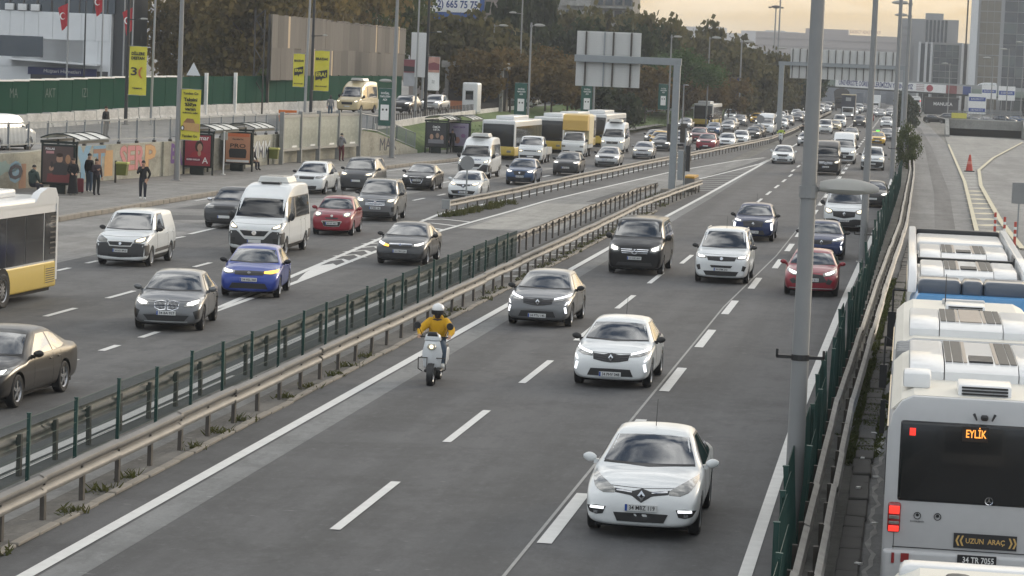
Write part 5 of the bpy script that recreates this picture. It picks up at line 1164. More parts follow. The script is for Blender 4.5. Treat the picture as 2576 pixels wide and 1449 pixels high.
# ================================================================== the rest of the traffic, further off
FAR = 'distant traffic queue'
PC = dict(w=P_W, s=P_S, g=P_G, d=P_GD, k=P_K, b=P_MB, r=P_R, wr=P_RD, t=P_TY, c=P_CR, n=P_BR, e=P_TEAL)
def far_car(label, x, y, base, col, rz=-.03, lamp=HLON, over=None, name=None, rails=False):
    nm = name or dict(sedan='sedan_car', hatch='hatchback_car', suv='crossover_car', mpv='compact_van', van='panel_van', bigvan='minibus')[base]
    W_ = BASE[base]['W']; zn = BASE[base]['zn']
    return build_car(nm, label, 'taxi' if nm == 'taxi' else dict(mpv='van', van='van', bigvan='minibus').get(base, 'car'), x, y, rz, base, PC[col], over, 'gen' + base + str(bool(over)), generic(W_, zn, lamp), '', .5, None, FAR, level=1, arches=True, near=False, mirror_m=BLACK, rails=rails)
for a in [
    ('red crossover with bright light blades at the front of the far queue', -18.0, 249.2, 'suv', 'r'), ('red crossover right behind the other red crossover', -20.6, 273, 'suv', 'wr'),
    ('pale grey crossover half hidden by the gantry column', -20.9, 254, 'suv', 's'), ('dark grey car peeping left of the gantry column', -21.6, 243, 'sedan', 'd'), ('grey car behind the dark one left of the gantry', -24.0, 262, 'hatch', 'g'),
    ('white compact car beside the leading red crossover', -17.0, 261.2, 'hatch', 'w'), ('white hatchback with black grille ahead of the brown hatchback', -16.6, 276.2, 'hatch', 'w'), ('brown hatchback beside the guardrail in the far queue', -16.6, 297.9, 'hatch', 'n'),
    ('black hatchback behind the brown hatchback', -16.9, 311.9, 'hatch', 'k'), ('blue grey sedan behind the second red crossover', -21.9, 312, 'sedan', 'b'), ('silver sedan behind the blue grey sedan', -21.5, 331, 'sedan', 's'), ('pale sedan third in the middle lane of the far queue', -22.3, 349, 'sedan', 's'),
    ('silver sedan by the grass verge left of the far queue', -26.9, 334, 'sedan', 's'), ('grey off roader with roof rails before the white delivery van', -22.2, 366, 'suv', 'g'), ('silver car right of the grey off roader', -19.6, 372, 'hatch', 's'),
    ('white car left of the far guardrail curve', -16.6, 365.1, 'hatch', 'w'), ('grey sedan next in the far guardrail lane', -16.9, 390, 'sedan', 'g'), ('black car ahead of the pale cars near the far gantry', -16.6, 418, 'hatch', 'k'),
    ('white car with headlights near the far gantry column', -18.6, 462, 'hatch', 'w'), ('silver car at the guardrail under the far gantry', -16.2, 468.7, 'sedan', 's'), ('white crossover in the middle lane under the far gantry', -20.6, 500, 'suv', 'w'),
    ('distant white crossover at the end of the left queue', -19.6, 555, 'suv', 'w'), ('distant grey sedan at the end of the left queue', -23.4, 590, 'sedan', 'g'), ('distant silver hatchback beside the end of the queue', -17.0, 600, 'hatch', 's')]:
    far_car(*a, rails='roof rails' in a[0])
far_car('white delivery van in front of the far yellow fronted bus', -25.6, 400, 'mpv', 'w', name='compact_van')
far_car('white minibus with a sign in its windscreen in the far queue', -16.6, 325, 'bigvan', 'w')
far_car('yellow taxi behind the motorcycle on the park side', -21.7, 398, 'sedan', 't', name='taxi')
far_car('yellow taxi left of the far gantry column', -23.4, 492, 'sedan', 't', name='taxi')
# main carriageway, far
for a in [
    ('grey green sedan alone in the middle of the main road', -6.4, 317.8, 'sedan', 'e'), ('silver car showing left of the nearest lamp post', -10.2, 281.7, 'hatch', 's'), ('white boxy van right behind the bronze minibus', -10.2, 345, 'mpv', 'w'),
    ('cream sedan behind the white boxy van', -9.6, 366, 'sedan', 'c'), ('white compact van with lamps on beyond the white minibus', -9.6, 392, 'mpv', 'w'), ('maroon and white compact van beside the dark box truck', -6.9, 397.4, 'mpv', 'n'),
    ('silver sedan behind the yellow taxi on the main road', -2.3, 322, 'sedan', 's'), ('white crossover in the right lane beyond the taxi', -3.1, 405, 'suv', 'w'), ('silver crossover in the distance of the right lane', -5.0, 505, 'suv', 's'),
    ('far dark crossover by the busway barrier', -3.6, 530, 'suv', 'd'), ('far pale car by the busway barrier', -2.2, 494, 'hatch', 's'), ('far white van under the overpass', -10.0, 565, 'mpv', 'w'), ('far black car under the overpass', -8.9, 574, 'hatch', 'k'),
    ('far silver car with a red roof load behind the barrier', -15.9, 542, 'sedan', 's')]:
    far_car(*a, rz=0., lamp=HLOW if 'van' in a[0] else HLON)
tx = far_car('yellow taxi with a green roof light in the right lane', -3.2, 299.7, 'sedan', 't', 0., name='taxi')[0]
mk('roof_sign', rbox(-.18, .18, 1.6, 1.8, 1.46, 1.6, .03), M('taxi_light', (.1, .5, .1), .4, emit=(.15, .9, .12), estr=1.), tx)
def lorry(label, x, y, boxc, cabc, H, overhang=True):
    t = thing('box_truck', label, 'truck', (x, y, 0), 0, FAR)
    mk('cab', rbox(-1.0, 1.0, -.9, 1.2, .45, 2.1, .12), cabc, t); mk('windshield', rbox(-.85, .85, -.93, -.6, 1.2, 1.95, .05), BUSG, t)
    mk('box_body', rbox(-1.2, 1.2, .9 if not overhang else .4, 6.5, 2.2 if overhang else .9, H, .05), boxc, t); mk('box_side', MB().box(-1.2, 1.2, 1.3, 6.5, .8, 2.25), boxc, t)
    for s in (1, -1):
        mk('headlight', rbox(s * .78 - .14, s * .78 + .14, -.95, -.8, .68, .84, .03), HLON, t)
        for yy in (0, 4.5): add_wheel(t, s * .85, yy, .42, .26, 'steel')
    mk('bumper', MB().box(-1., 1., -.97, -.7, .4, .62), BLACK, t); return t
lt = lorry('dark box truck with white cab in the middle of the main road', -10.2, 470, M('truck_navy', (.03, .035, .05), .5), BUSW, 4.1)
mk('box_panel', MB().box(-.45, .45, .38, .4, 3.1, 3.7), STEEL, lt)
mk('box_edge', MB().box(-1.22, 1.22, .36, 6.5, 4.1, 4.22), P_CR, lt)
lorry('white box truck under the far overpass', -7.1, 576, BUSW, BUSW, 3.6, False)
t = thing('dump_truck', 'dark tipper lorry left of the box truck under the overpass', 'truck', (-14.0, 575, 0), 0, FAR)
mk('cab', rbox(-1.2, 1.2, -.9, 1.3, .6, 2.9, .15), P_BR, t); mk('windshield', rbox(-1.0, 1.0, -.93, -.6, 1.6, 2.5, .05), BUSG, t); mk('tipper', MB().prism([(-1.25, 1.2), (1.25, 1.2), (1.6, 4.0), (1.0, 4.6), (-1.0, 4.6), (-1.6, 4.0)], 'y', 1.4, 6.5), M('tipper_dark', (.05, .05, .05), .7), t)
for s in (1, -1):
    for yy in (0, 4.2): add_wheel(t, s * 1.0, yy, .5, .3, 'steel')
# street-level cars up on the side road
r = far_car('black hatchback on the side road behind the railings', -43.9, 236.7, 'suv', 'k', -.1)[0]; r.location.z = 2.45
r = far_car('silver grey crossover on the side road before the white kiosk', -43.4, 249, 'suv', 's', -.1)[0]; r.location.z = 2.45
r = far_car('white van behind the railings at the left picture edge', -46.9, 140.5, 'van', 'w', 2.95, HLOFF)[0]; r.location.z = 1.62
for k, (xx, yy, c, lb) in enumerate([(-41.5, 300, 'w', 'white car parked under the rust coloured trees'), (-44, 286, 'k', 'black car parked under the rust coloured trees'), (-42.6, 312, 's', 'silver car parked furthest under the rust coloured trees')]):
    r = far_car(lb, xx, yy, 'suv', c, 1.2 + k * .2, HLOFF)[0]; r.location.z = 2.4
mb_, prm, pm_ = build_car('minibus', 'cream yellow minibus on the side road below the wooden hoarding', 'minibus', -47.2, 230.5, -.12, 'bigvan', P_CR, dict(zr=2.75, zr0=2.3), 'dolmus', mkdesign(1.02, hl(HLOW, [(.58, 1.02), (.76, 1.08), (.93, 1.12)], [(.60, .90), (.78, .88), (.93, .94)]), GR([(-.5, .92), (.5, .92)], [(-.45, .7), (.45, .7)])), '', .55, None, VG, mirror_m=BLACK, z=2.45)
roof_ac(mb_, 1.6, 2.74)

rgf = random.Random(5)
for k in range(34):
    lane = (-16.8, -19.9, -23.0)[k % 3]; y = 428 + (k // 3) * 17 + rgf.uniform(-3, 3)
    if any(abs(q.location.x - lane) < 2.2 and abs(q.location.y - y) < 6.5 for q in COL.objects if q.get('category') in ('car', 'taxi', 'van', 'minibus', 'bus')): continue
    bt_ = rgf.choice(('sedan', 'hatch', 'suv', 'mpv')); ct_ = rgf.choice('wsgdkwsn'); cn_ = dict(w='white', s='silver', g='grey', d='dark grey', k='black', n='brown')[ct_]; tn_ = dict(sedan='sedan', hatch='hatchback', suv='crossover', mpv='compact van')[bt_]
    far_car('tiny distant %s %s in row %d of the left queue, %s lane' % (cn_, tn_, k // 3 + 1, ('guardrail', 'middle', 'park side')[k % 3]), lane + rgf.uniform(-.2, .2), y, bt_, ct_, -.01)[0]['group'] = 'tiny cars far down the left queue'
for k in range(12):
    lane = (-10.2, -6.8, -3.4)[k % 3]; y = 520 + (k // 3) * 22 + rgf.uniform(-4, 4)
    if any(abs(q.location.x - lane) < 2.2 and abs(q.location.y - y) < 8 for q in COL.objects if q.get('category') in ('car', 'taxi', 'van', 'minibus', 'truck')): continue
    bt_ = rgf.choice(('sedan', 'hatch', 'suv')); ct_ = rgf.choice('wsgdk'); cn_ = dict(w='white', s='silver', g='grey', d='dark grey', k='black')[ct_]; tn_ = dict(sedan='sedan', hatch='hatchback', suv='crossover')[bt_]
    far_car('tiny distant %s %s in row %d under the overpass, %s lane' % (cn_, tn_, k // 3 + 1, ('left', 'middle', 'right')[k % 3]), lane, y, bt_, ct_, 0.)[0]['group'] = 'tiny cars under the overpass'
# ================================================================== people and two-wheelers
SKIN = M('skin', (.42, .25, .17), .55, var=.06); HAIRK = M('hair_dark', (.012, .009, .008), .6); HAIRB = M('hair_brown', (.04, .022, .012), .6)
def cloth(name, c): return M('cloth_' + name, c, .85, var=.15, scale=14, bump=.05)
C_BLACK = cloth('black', (.012, .012, .014)); C_NAVY = cloth('navy', (.015, .018, .03)); C_JEAN = cloth('denim', (.06, .09, .13)); C_GREEN = cloth('green', (.035, .055, .05)); C_WINE = cloth('wine', (.10, .018, .025)); C_GREY = cloth('grey', (.22, .22, .23)); C_PLUM = cloth('plum', (.04, .028, .034))
C_YEL = cloth('yellow', (.60, .33, .01)); C_WHITE = cloth('white', (.6, .6, .58)); C_ORANGE = cloth('orange', (.6, .16, .03)); C_HIVIS = cloth('hi_vis', (.45, .6, .08))
def person_joints(**o):
    j = dict(pelvis=(0, 0, .95), spine=(0, 0, 1.14), chest=(0, 0, 1.36), neck=(0, .01, 1.50), head0=(0, 0, 1.58), head1=(0, -.01, 1.69))
    for s, n in ((1, 'L'), (-1, 'R')):
        j.update({'hip' + n: (s * .095, 0, .92), 'knee' + n: (s * .11, -.02, .50), 'ank' + n: (s * .11, .02, .09), 'toe' + n: (s * .125, -.15, .04),
                  'sho' + n: (s * .175, .01, 1.43), 'elb' + n: (s * .25, .03, 1.15), 'wri' + n: (s * .26, -.05, .90)})
    j.update(o); return j
RAD = dict(pelvis=.15, spine=.145, chest=.165, neck=.06, head0=.088, head1=.09, hip=.115, knee=.08, ank=.058, toe=.045, sho=.09, elb=.065, wri=.042)
def person(label, loc, rz, top, legs, shoes, hair=HAIRK, hands=SKIN, scale=1., pose=None, long_hair=False, hood=None, skirt=None, helmet=None, headcol=SKIN, bulk=1.0):
    j = person_joints(**(pose or {}))
    names = list(j); idx = {n: i for i, n in enumerate(names)}; v = [j[n] for n in names]
    rad = [RAD.get(n, RAD.get(n[:-1], .05)) * (bulk if n in ('chest', 'spine') or n[:3] in ('sho', 'elb') else 1) for n in names]
    E_ = [('pelvis', 'spine'), ('spine', 'chest'), ('chest', 'neck'), ('neck', 'head0'), ('head0', 'head1')]
    for n in 'LR': E_ += [('pelvis', 'hip' + n), ('hip' + n, 'knee' + n), ('knee' + n, 'ank' + n), ('ank' + n, 'toe' + n), ('chest', 'sho' + n), ('sho' + n, 'elb' + n), ('elb' + n, 'wri' + n)]
    edges = [(idx[a], idx[b]) for a, b in E_]
    for s, n in ((1, 'L'), (-1, 'R')):           # palm and fingers
        w = Vector(j['wri' + n]); e = Vector(j['elb' + n]); d = (w - e).normalized(); sd = d.cross(Vector((0, -1, .2))).normalized() * s
        pi_ = len(v); v.append(tuple(w + d * .06)); rad.append(.032); edges.append((idx['wri' + n], pi_))
        for k in range(4):
            b = w + d * (.10) + sd * ((k - 1.5) * .019); tip = b + d * (.055 - abs(k - 1.3) * .008) + Vector((0, -.015, -.01))
            a0 = len(v); v += [tuple(b), tuple(tip)]; rad += [.010, .008]; edges += [(pi_, a0), (a0, a0 + 1)]
        b = w + d * .05 - sd * .04; a0 = len(v); v += [tuple(b), tuple(b + d * .04 - sd * .012)]; rad += [.012, .009]; edges += [(pi_, a0), (a0, a0 + 1)]
    me = bpy.data.meshes.new('p'); me.from_pydata(v, edges, [])
    o = bpy.data.objects.new('p', me); TMP.collection.objects.link(o)
    o.modifiers.new('k', 'SKIN'); sv = me.skin_vertices[0].data
    for i, r in enumerate(rad): sv[i].radius = (r, r); sv[i].use_root = (i == 0)
    m2 = o.modifiers.new('s', 'SUBSURF'); m2.levels = 1; m2.render_levels = 1
    out = _eval(o); bpy.data.objects.remove(o)
    # materials by nearest bone
    for m in (top, legs, shoes, headcol, hands): out.materials.append(m)
    segs = []
    for a, b in E_:
        m = 1 if a[:3] in ('hip', 'kne') or b[:3] in ('hip',) else 2 if a[:3] == 'ank' else 3 if a in ('neck', 'head0') else 0
        segs.append((Vector(j[a]), Vector(j[b]), m))
    for n in 'LR': segs.append((Vector(j['wri' + n]) + (Vector(j['wri' + n]) - Vector(j['elb' + n])).normalized() * .03, Vector(j['wri' + n]) + (Vector(j['wri' + n]) - Vector(j['elb' + n])).normalized() * .16, 4))
    mi = []
    for q in out.polygons:
        c = q.center; best = (9, 0)
        for a, b, m in segs:
            ab = b - a; t = max(0, min(1, (c - a).dot(ab) / ab.length_squared)); dd = (c - (a + ab * t)).length
            if dd < best[0]: best = (dd, m)
        mi.append(best[1])
    out.polygons.foreach_set('material_index', mi); smooth(out, 60)
    root = thing('person', label, 'person', loc, rz, 'people'); root.scale = (scale,) * 3
    mk('body', out, None, root)
    h0, h1 = Vector(j['head0']), Vector(j['head1']); up = (h1 - h0).normalized()
    hc = h1 + up * -.01
    def ell(c, rx, ry, rz_, z0=-1., n=12, m=7, back=0.):
        mb = MB(); vv = []
        for i in range(m + 1):
            t = -1 + (2.0) * i / m; t = max(z0, t); r = math.sqrt(max(0, 1 - t * t))
            for k in range(n):
                a = 2 * PI * k / n; vv.append((c.x + rx * r * math.cos(a), c.y + ry * r * math.sin(a) + back * (1 - t), c.z + rz_ * t))
        mb.add(vv, [(i * n + k, i * n + (k + 1) % n, (i + 1) * n + (k + 1) % n, (i + 1) * n + k) for i in range(m) for k in range(n)])
        return smooth(mb.mesh('e'), 60)
    if helmet:
        mk('helmet', ell(hc + Vector((0, .01, .045)), .145, .165, .15, -.35), helmet, root); mk('visor', smooth(MB().lathe([(.135, -.06), (.15, -.01), (.148, .04)], 14, 'z', tuple(hc + Vector((0, -.02, -.01)))).mesh('v'), 50), BLACK, root)
    else:
        mk('hair', ell(hc + Vector((0, .022, .03)), .094, .105, .10, -.15), hair, root)
        if long_hair: mk('hair_length', ell(hc + Vector((0, .06, -.12)), .085, .06, .2), hair, root)
        # nose and ears
        mk('nose', MB().add([tuple(hc + Vector((-.012, -.085, -.02))), tuple(hc + Vector((.012, -.085, -.02))), tuple(hc + Vector((0, -.112, -.03))), tuple(hc + Vector((0, -.088, .02)))], [(0, 1, 2), (0, 2, 3), (1, 3, 2)]), headcol, root)
        for s in (1, -1): mk('eye', ell(hc + Vector((s * .033, -.085, .012)), .011, .008, .008), INK, root); mk('ear', ell(hc + Vector((s * .09, .01, -.01)), .014, .024, .03), headcol, root)
    if hood: mk('hood', ell(Vector(j['neck']) + Vector((0, .05, .02)), .13, .12, .10), hood, root)
    if skirt: mk('skirt', smooth(MB().lathe([(.15, 1.0), (.19, .7), (.27, .1), (.25, .08)], 18, 'z', (0, 0, 0)).mesh('s'), 50), skirt, root)
    return root
PZ = .2
person('man in black jacket and navy trousers walking alone along the pavement', (-35.15, 124.2, PZ), .25, C_BLACK, C_NAVY, C_WHITE, pose=dict(wriR=(-.05, -.2, 1.42), elbR=(-.26, -.12, 1.18), wriL=(.22, -.02, .96), elbL=(.31, .06, 1.18), kneeL=(.10, -.12, .52), ankL=(.10, -.02, .10), toeL=(.11, -.2, .05), kneeR=(-.10, .02, .50), ankR=(-.1, .14, .11), toeR=(-.11, -.02, .04), head1=(0, -.05, 1.67)), scale=1.04)
person('woman in black with sunglasses and a long skirt beside the poster shelter', (-38.9, 125.4, PZ), .5, C_BLACK, C_BLACK, C_WHITE, HAIRB, pose=dict(wriL=(.12, -.25, 1.05), elbL=(.24, -.05, 1.16), wriR=(-.12, -.2, 1.05)), skirt=C_BLACK, scale=.98)
person('tall man in black jacket and grey jeans seen from behind near the bin', (-38.9, 128.0, PZ), 2.6, C_BLACK, C_JEAN, C_WHITE, scale=1.06)
person('long haired woman in plum jacket and black leggings by the graffiti wall', (-38.0, 126.2, PZ), .7, C_PLUM, C_BLACK, C_BLACK, HAIRB, pose=dict(wriR=(-.06, -.24, 1.25), elbR=(-.24, -.08, 1.14)), long_hair=True, scale=.97)
SIT = dict(pelvis=(0, .1, .52), spine=(0, .12, .72), chest=(0, .08, .95), neck=(0, .06, 1.09), head0=(0, .04, 1.17), head1=(0, .02, 1.28), hipL=(.1, .08, .5), hipR=(-.1, .08, .5), kneeL=(.12, -.36, .50), kneeR=(-.12, -.36, .50), ankL=(.12, -.36, .1), ankR=(-.12, -.36, .1), toeL=(.13, -.52, .04), toeR=(-.13, -.52, .04), shoL=(.19, .08, 1.02), shoR=(-.19, .08, 1.02), elbL=(.26, .02, .75), elbR=(-.26, .02, .75), wriL=(.14, -.2, .62), wriR=(-.14, -.2, .62))
person('person in a green hooded jacket sitting before the poster, back to the road', (-40.0, 123.0, PZ), 2.7, C_GREEN, C_NAVY, C_BLACK, pose=SIT, hood=C_GREEN, scale=1.05, bulk=1.25)
person('person in dark clothes sitting inside the orange poster shelter', (-38.9, 161.4, PZ), 1.1, C_BLACK, C_NAVY, C_BLACK, pose=SIT)
person('person in grey hooded top and wine trousers facing the billboard panels', (-37.6, 181.2, PZ), 2.9, C_GREY, C_WINE, C_BLACK, hood=C_GREY, pose=dict(wriR=(-.1, -.22, 1.2), elbR=(-.26, -.05, 1.16)), scale=1.05)
person('man in black waiting inside the far shelter by the bus', (-34.6, 208.4, PZ), .3, C_BLACK, C_BLACK, C_BLACK)
person('person in a grey coat walking on the side road past the yellow banners', (-44.9, 211.5, 2.35), .4, C_GREY, C_JEAN, C_WHITE, headcol=C_BLACK, pose=dict(ankL=(.1, -.15, .1), toeL=(.1, -.3, .05), ankR=(-.1, .15, .12), toeR=(-.1, 0, .04)))
person('person in black walking behind the grey railings', (-45.6, 153, 2.05), 1.2, C_BLACK, C_BLACK, C_BLACK)
person('roadside worker in an orange vest on the grass behind the gantry', (-30.9, 305, .55), .4, C_ORANGE, C_BLACK, C_BLACK)
cs = thing('suitcase', 'dark red suitcase standing beside the women at the shelter', 'suitcase', (-39.2, 127.2, PZ), .5)
mk('case_body', rbox(-.25, .25, -.15, .15, .06, .72, .05), M('case_red', (.16, .02, .03), .5), cs)
mk('handle', MB().path([(-.12, .1, .7), (-.12, .1, .98), (.12, .1, .98), (.12, .1, .7)], .012), BLACK, cs)
for q in ((-.2, -.12), (.2, -.12), (-.2, .12), (.2, .12)): mk('caster', MB().tube((q[0] - .015, q[1], .035), (q[0] + .015, q[1], .035), .035, .035, 10), BLACK, cs)

# ---- scooters
def scooter(label, x, y, rz, col, group='two wheelers', lit=HLOW, rack=True):
    t = thing('scooter', label, 'scooter', (x, y, 0), rz, group)
    add_wheel(t, .0001, 0, .235, .11, 'ten', RIM); add_wheel(t, .0001, 1.26, .235, .12, 'ten', RIM)
    mk('front_shield', smooth(bevel(MB().add([(-.17, .02, 1.0), (.17, .02, 1.0), (.235, .06, .72), (.2, .08, .42), (0, .0, .36), (-.2, .08, .42), (-.235, .06, .72), (0, -.08, .98), (0, -.12, .66),
        (-.15, .12, 1.0), (.15, .12, 1.0), (.2, .17, .72), (.17, .18, .42), (-.17, .18, .42), (-.2, .17, .72)],
        [(0, 7, 8, 6), (7, 1, 2, 8), (6, 8, 4, 5), (8, 2, 3, 4), (0, 9, 10, 1, 7), (1, 10, 11, 2), (2, 11, 12, 3), (6, 14, 9, 0), (5, 13, 14, 6), (9, 14, 13, 12, 11, 10), (3, 12, 13, 5, 4)]).mesh('s'), .02, 2), 40), col, t)
    hl_ = mk('headlight', smooth(bevel(MB().prism([(-.11, .86), (-.05, .80), (.05, .80), (.11, .86), (.08, .94), (-.08, .94)], 'y', -.115, -.02).mesh('h'), .02, 2), 40), M('scooter_lamp', (.45, .42, .34), .2, coat=1.), t); mk('lamp_lens', MB().lathe([(0, -.125), (.045, -.12), (.05, -.1)], 12, 'y', (0, 0, .88)), lit, hl_)
    mk('handlebar_cover', smooth(bevel(MB().prism([(-.2, 1.0), (.2, 1.0), (.16, 1.14), (0, 1.19), (-.16, 1.14)], 'y', .0, .2).mesh('h'), .05, 2), 40), col, t)
    mk('dash', smooth(bevel(MB().prism([(-.13, 1.1), (.13, 1.1), (.1, 1.2), (-.1, 1.2)], 'y', -.015, .1).mesh('h'), .03, 2), 40), BLACK, t)
    mk('handlebar', MB().path([(-.36, .26, 1.06), (-.2, .16, 1.08), (.2, .16, 1.08), (.36, .26, 1.06)], .017), BLACK, t)
    for s in (1, -1):
        mk('mirror', MB().path([(s * .25, .18, 1.09), (s * .34, .14, 1.3)], .008).lathe([(0, -.01), (.075, -.01), (.085, .015), (0, .03)], 12, 'y', (s * .37, .13, 1.33)), BLACK, t)
        mk('grip', MB().tube((s * .36, .26, 1.06), (s * .27, .20, 1.07), .022, .022, 8), BLACK, t)
    mk('front_fender', smooth(MB().lathe([(.26, -.075), (.285, 0), (.26, .075)], 20, 'x', (0, 0, .235)).mesh('f'), 50), BLACK, t)
    mk('fork', MB().path([(-.08, .0, .235), (-.07, .08, .6)], .02).path([(.08, .0, .235), (.07, .08, .6)], .02), STEELD, t)
    mk('floorboard', rbox(-.19, .19, .15, .68, .27, .34, .03), BLACK, t)
    mk('rear_body', smooth(bevel(MB().prism([(.62, .3), (1.45, .42), (1.55, .66), (1.5, .74), (.72, .70), (.62, .5)], 'x', -.2, .2).mesh('r'), .06, 2), 40), col, t)
    mk('seat', smooth(bevel(MB().prism([(.66, .70), (1.5, .74), (1.5, .82), (1.1, .83), (.7, .77)], 'x', -.17, .17).mesh('s'), .03, 2), 40), BLACK, t)
    if rack: mk('crash_bar', MB().path([(-.3, -.02, .62), (.3, -.02, .62)], .012).path([(-.3, -.02, .62), (-.31, .06, .36), (-.22, .1, .3)], .012).path([(.3, -.02, .62), (.31, .06, .36), (.22, .1, .3)], .012).path([(-.1, -.06, .62), (-.1, -.03, .34)], .01), STEELD, t)
    mk('exhaust', MB().tube((-.17, 1.0, .25), (-.2, 1.5, .32), .045, .055, 10), STEELD, t)
    return t
RIDE = dict(pelvis=(0, .92, .86), spine=(0, .88, 1.05), chest=(0, .80, 1.28), neck=(0, .76, 1.43), head0=(0, .73, 1.51), head1=(0, .72, 1.62), hipL=(.1, .9, .85), hipR=(-.1, .9, .85), kneeL=(.2, .46, .80), kneeR=(-.2, .46, .80), ankL=(.19, .52, .42), ankR=(-.19, .52, .42), toeL=(.2, .36, .37), toeR=(-.2, .36, .37), shoL=(.19, .79, 1.36), shoR=(-.19, .79, 1.36), elbL=(.37, .58, 1.18), elbR=(-.37, .58, 1.18), wriL=(.34, .31, 1.09), wriR=(-.34, .31, 1.09))
P_SC = paint('scooter_white', (.74, .76, .77))
scooter('white scooter with crash bars driving beside the left edge line', -10.3, 60.4, .03, P_SC)
person('scooter rider in bright yellow jacket and white helmet', (-10.3, 60.4, 0), .03, C_YEL, C_JEAN, C_WHITE, pose=RIDE, helmet=M('helmet_white', (.75, .75, .74), .25, coat=.8), hood=C_YEL, bulk=1.35, headcol=M('face_mask', (.05, .03, .03), .7))
for i, (lb, rb, x, y, c, jc, hc_, lt) in enumerate([
    ('white police style motorcycle at the guardrail far behind', 'rider in hi vis vest on the motorcycle at the guardrail', -13.0, 286.5, P_SC, C_HIVIS, M('helmet_black', (.02, .02, .02), .3, coat=.8), HLOFF),
    ('dark scooter with a lit lamp on the line left of the lamp post', 'rider in dark grey on the scooter left of the lamp post', -11.7, 312, P_K, C_BLACK, MATS['helmet_black'], HLON),
    ('scooter with bright lamp in front of the far yellow fronted bus', 'rider in black before the far yellow fronted bus', -25.0, 350, P_K, C_BLACK, MATS['helmet_black'], DRL),
    ('motorcycle with lamp lit beside the far yellow taxi', 'helmeted rider beside the far yellow taxi', -23.4, 412, P_K, C_BLACK, MATS['helmet_black'], HLON),
    ('red scooter with a glaring lamp among the far right lane cars', 'rider in red jacket among the far right lane cars', -5.6, 440, P_R, C_WINE, MATS['helmet_white'], HLON),
    ('far scooter threading between the queue and the trees', 'far rider in black threading between the queue and the trees', -24.6, 560, P_K, C_BLACK, MATS['helmet_black'], HLON)]):
    s_ = scooter(lb, x, y, 0, c, lit=lt, rack=False); p_ = person(rb, (x, y, 0), 0, jc, C_BLACK, C_BLACK, pose=RIDE, helmet=hc_)
# ================================================================== left side: retaining wall, railings, shelters, banners
PLAS = asphalt('wall_plaster', (.30, .285, .23), (.44, .42, .345), patch=.5, track=.6, speck=.35, rough=.9)
RAILG = M('railing_grey', (.26, .28, .295), .5, .3, var=.1, scale=3)
def wall_strip(name, pts, z0, tops, th, mat, parent=None):
    mb = MB()
    for (a, b, ta, tb) in zip(pts[:-1], pts[1:], tops[:-1], tops[1:]):
        v = [(a[0], a[1], z0), (b[0], b[1], z0), (b[0], b[1], tb), (a[0], a[1], ta), (a[0] - th, a[1], z0), (b[0] - th, b[1], z0), (b[0] - th, b[1], tb), (a[0] - th, a[1], ta)]
        mb.add(v, [(0, 1, 2, 3), (4, 7, 6, 5), (3, 2, 6, 7), (0, 3, 7, 4), (1, 5, 6, 2)])
    return mk(name, mb, mat, parent)
rw = thing('retaining_wall', 'beige graffiti covered retaining wall behind the bus stop pavement', 'wall', (0, 0, 0))
ysw = [60, 100, 129.5, 134.5, 142, 149.3, 161, 172.8, 182.6, 190.3]
wall_strip('wall_face', [(wx(y), y) for y in ysw], .2, [1.95, 1.95, 1.95, 2.1, 2.1, 2.1, 2.1, 2.1, 2.1, 2.1], .35, PLAS, rw)
wall_strip('ramp_wall', [(wx(190.3), 190.3), (wx(194), 194), (wx(203.5), 203.5)], .15, [2.1, 1.85, .45], .35, PLAS, rw)
for k, y in enumerate([134.0, 148.2, 156, 164, 171]): mk('pier', MB().box(-.02, .12, 0, .9, .15, 2.12), PLAS, rw, (wx(y), y, 0), (0, 0, -math.atan2(wx(y + 1) - wx(y), 1)))
GRC = [M('spray_pink', (.55, .22, .22), .8), M('spray_orange', (.56, .33, .15), .8), M('spray_purple', (.22, .12, .30), .8), M('spray_blue', (.22, .36, .47), .8), M('spray_brown', (.36, .2, .13), .8), M('spray_white', (.6, .62, .62), .8), M('spray_dark', (.05, .05, .07), .8), M('spray_teal', (.3, .4, .37), .8)]
def graf(s, y, z, size, mats, width=None, tilt=0):
    y *= .975; z += .05
    a = math.atan2(wx(y + 1) - wx(y), 1)
    for k, (m, b) in enumerate(mats):
        o = text(s, size, m, rw, (wx(y) + .006 + k * .006, y, z), PI / 2 - a, .002, b, name='graffiti', width=width)
        o.rotation_euler[1] = tilt
graf('SER', 147.6, 1.2, 1.75, [(GRC[4], .09), (GRC[0], .045)], 3.6); graf('P', 150.2, 1.2, 1.75, [(GRC[4], .09), (GRC[1], .045)], 1.6)
graf('BAKU', 155.8, 1.15, 1.5, [(GRC[2], .05)], 4.6, .08)
graf('Y', 140.4, 1.1, 2.1, [(GRC[3], .16)], 2.4); graf('T', 142.8, 1.1, 1.9, [(GRC[3], .2), (GRC[4], .03)], 1.8); graf('I', 144.2, 1.0, 1.7, [(GRC[1], .1)], 1.2)
graf('o', 131.3, 1.1, 1.5, [(GRC[3], .18), (GRC[6], .02)], 1.8); graf('ll', 132.2, .7, 1.4, [(GRC[4], .12)], .9); graf('~', 130.2, 1.3, 2.0, [(GRC[7], .1)], 3)
graf('MMM', 172.6, 1.1, 1.6, [(GRC[6], .02), (GRC[5], .0)], 4.2)
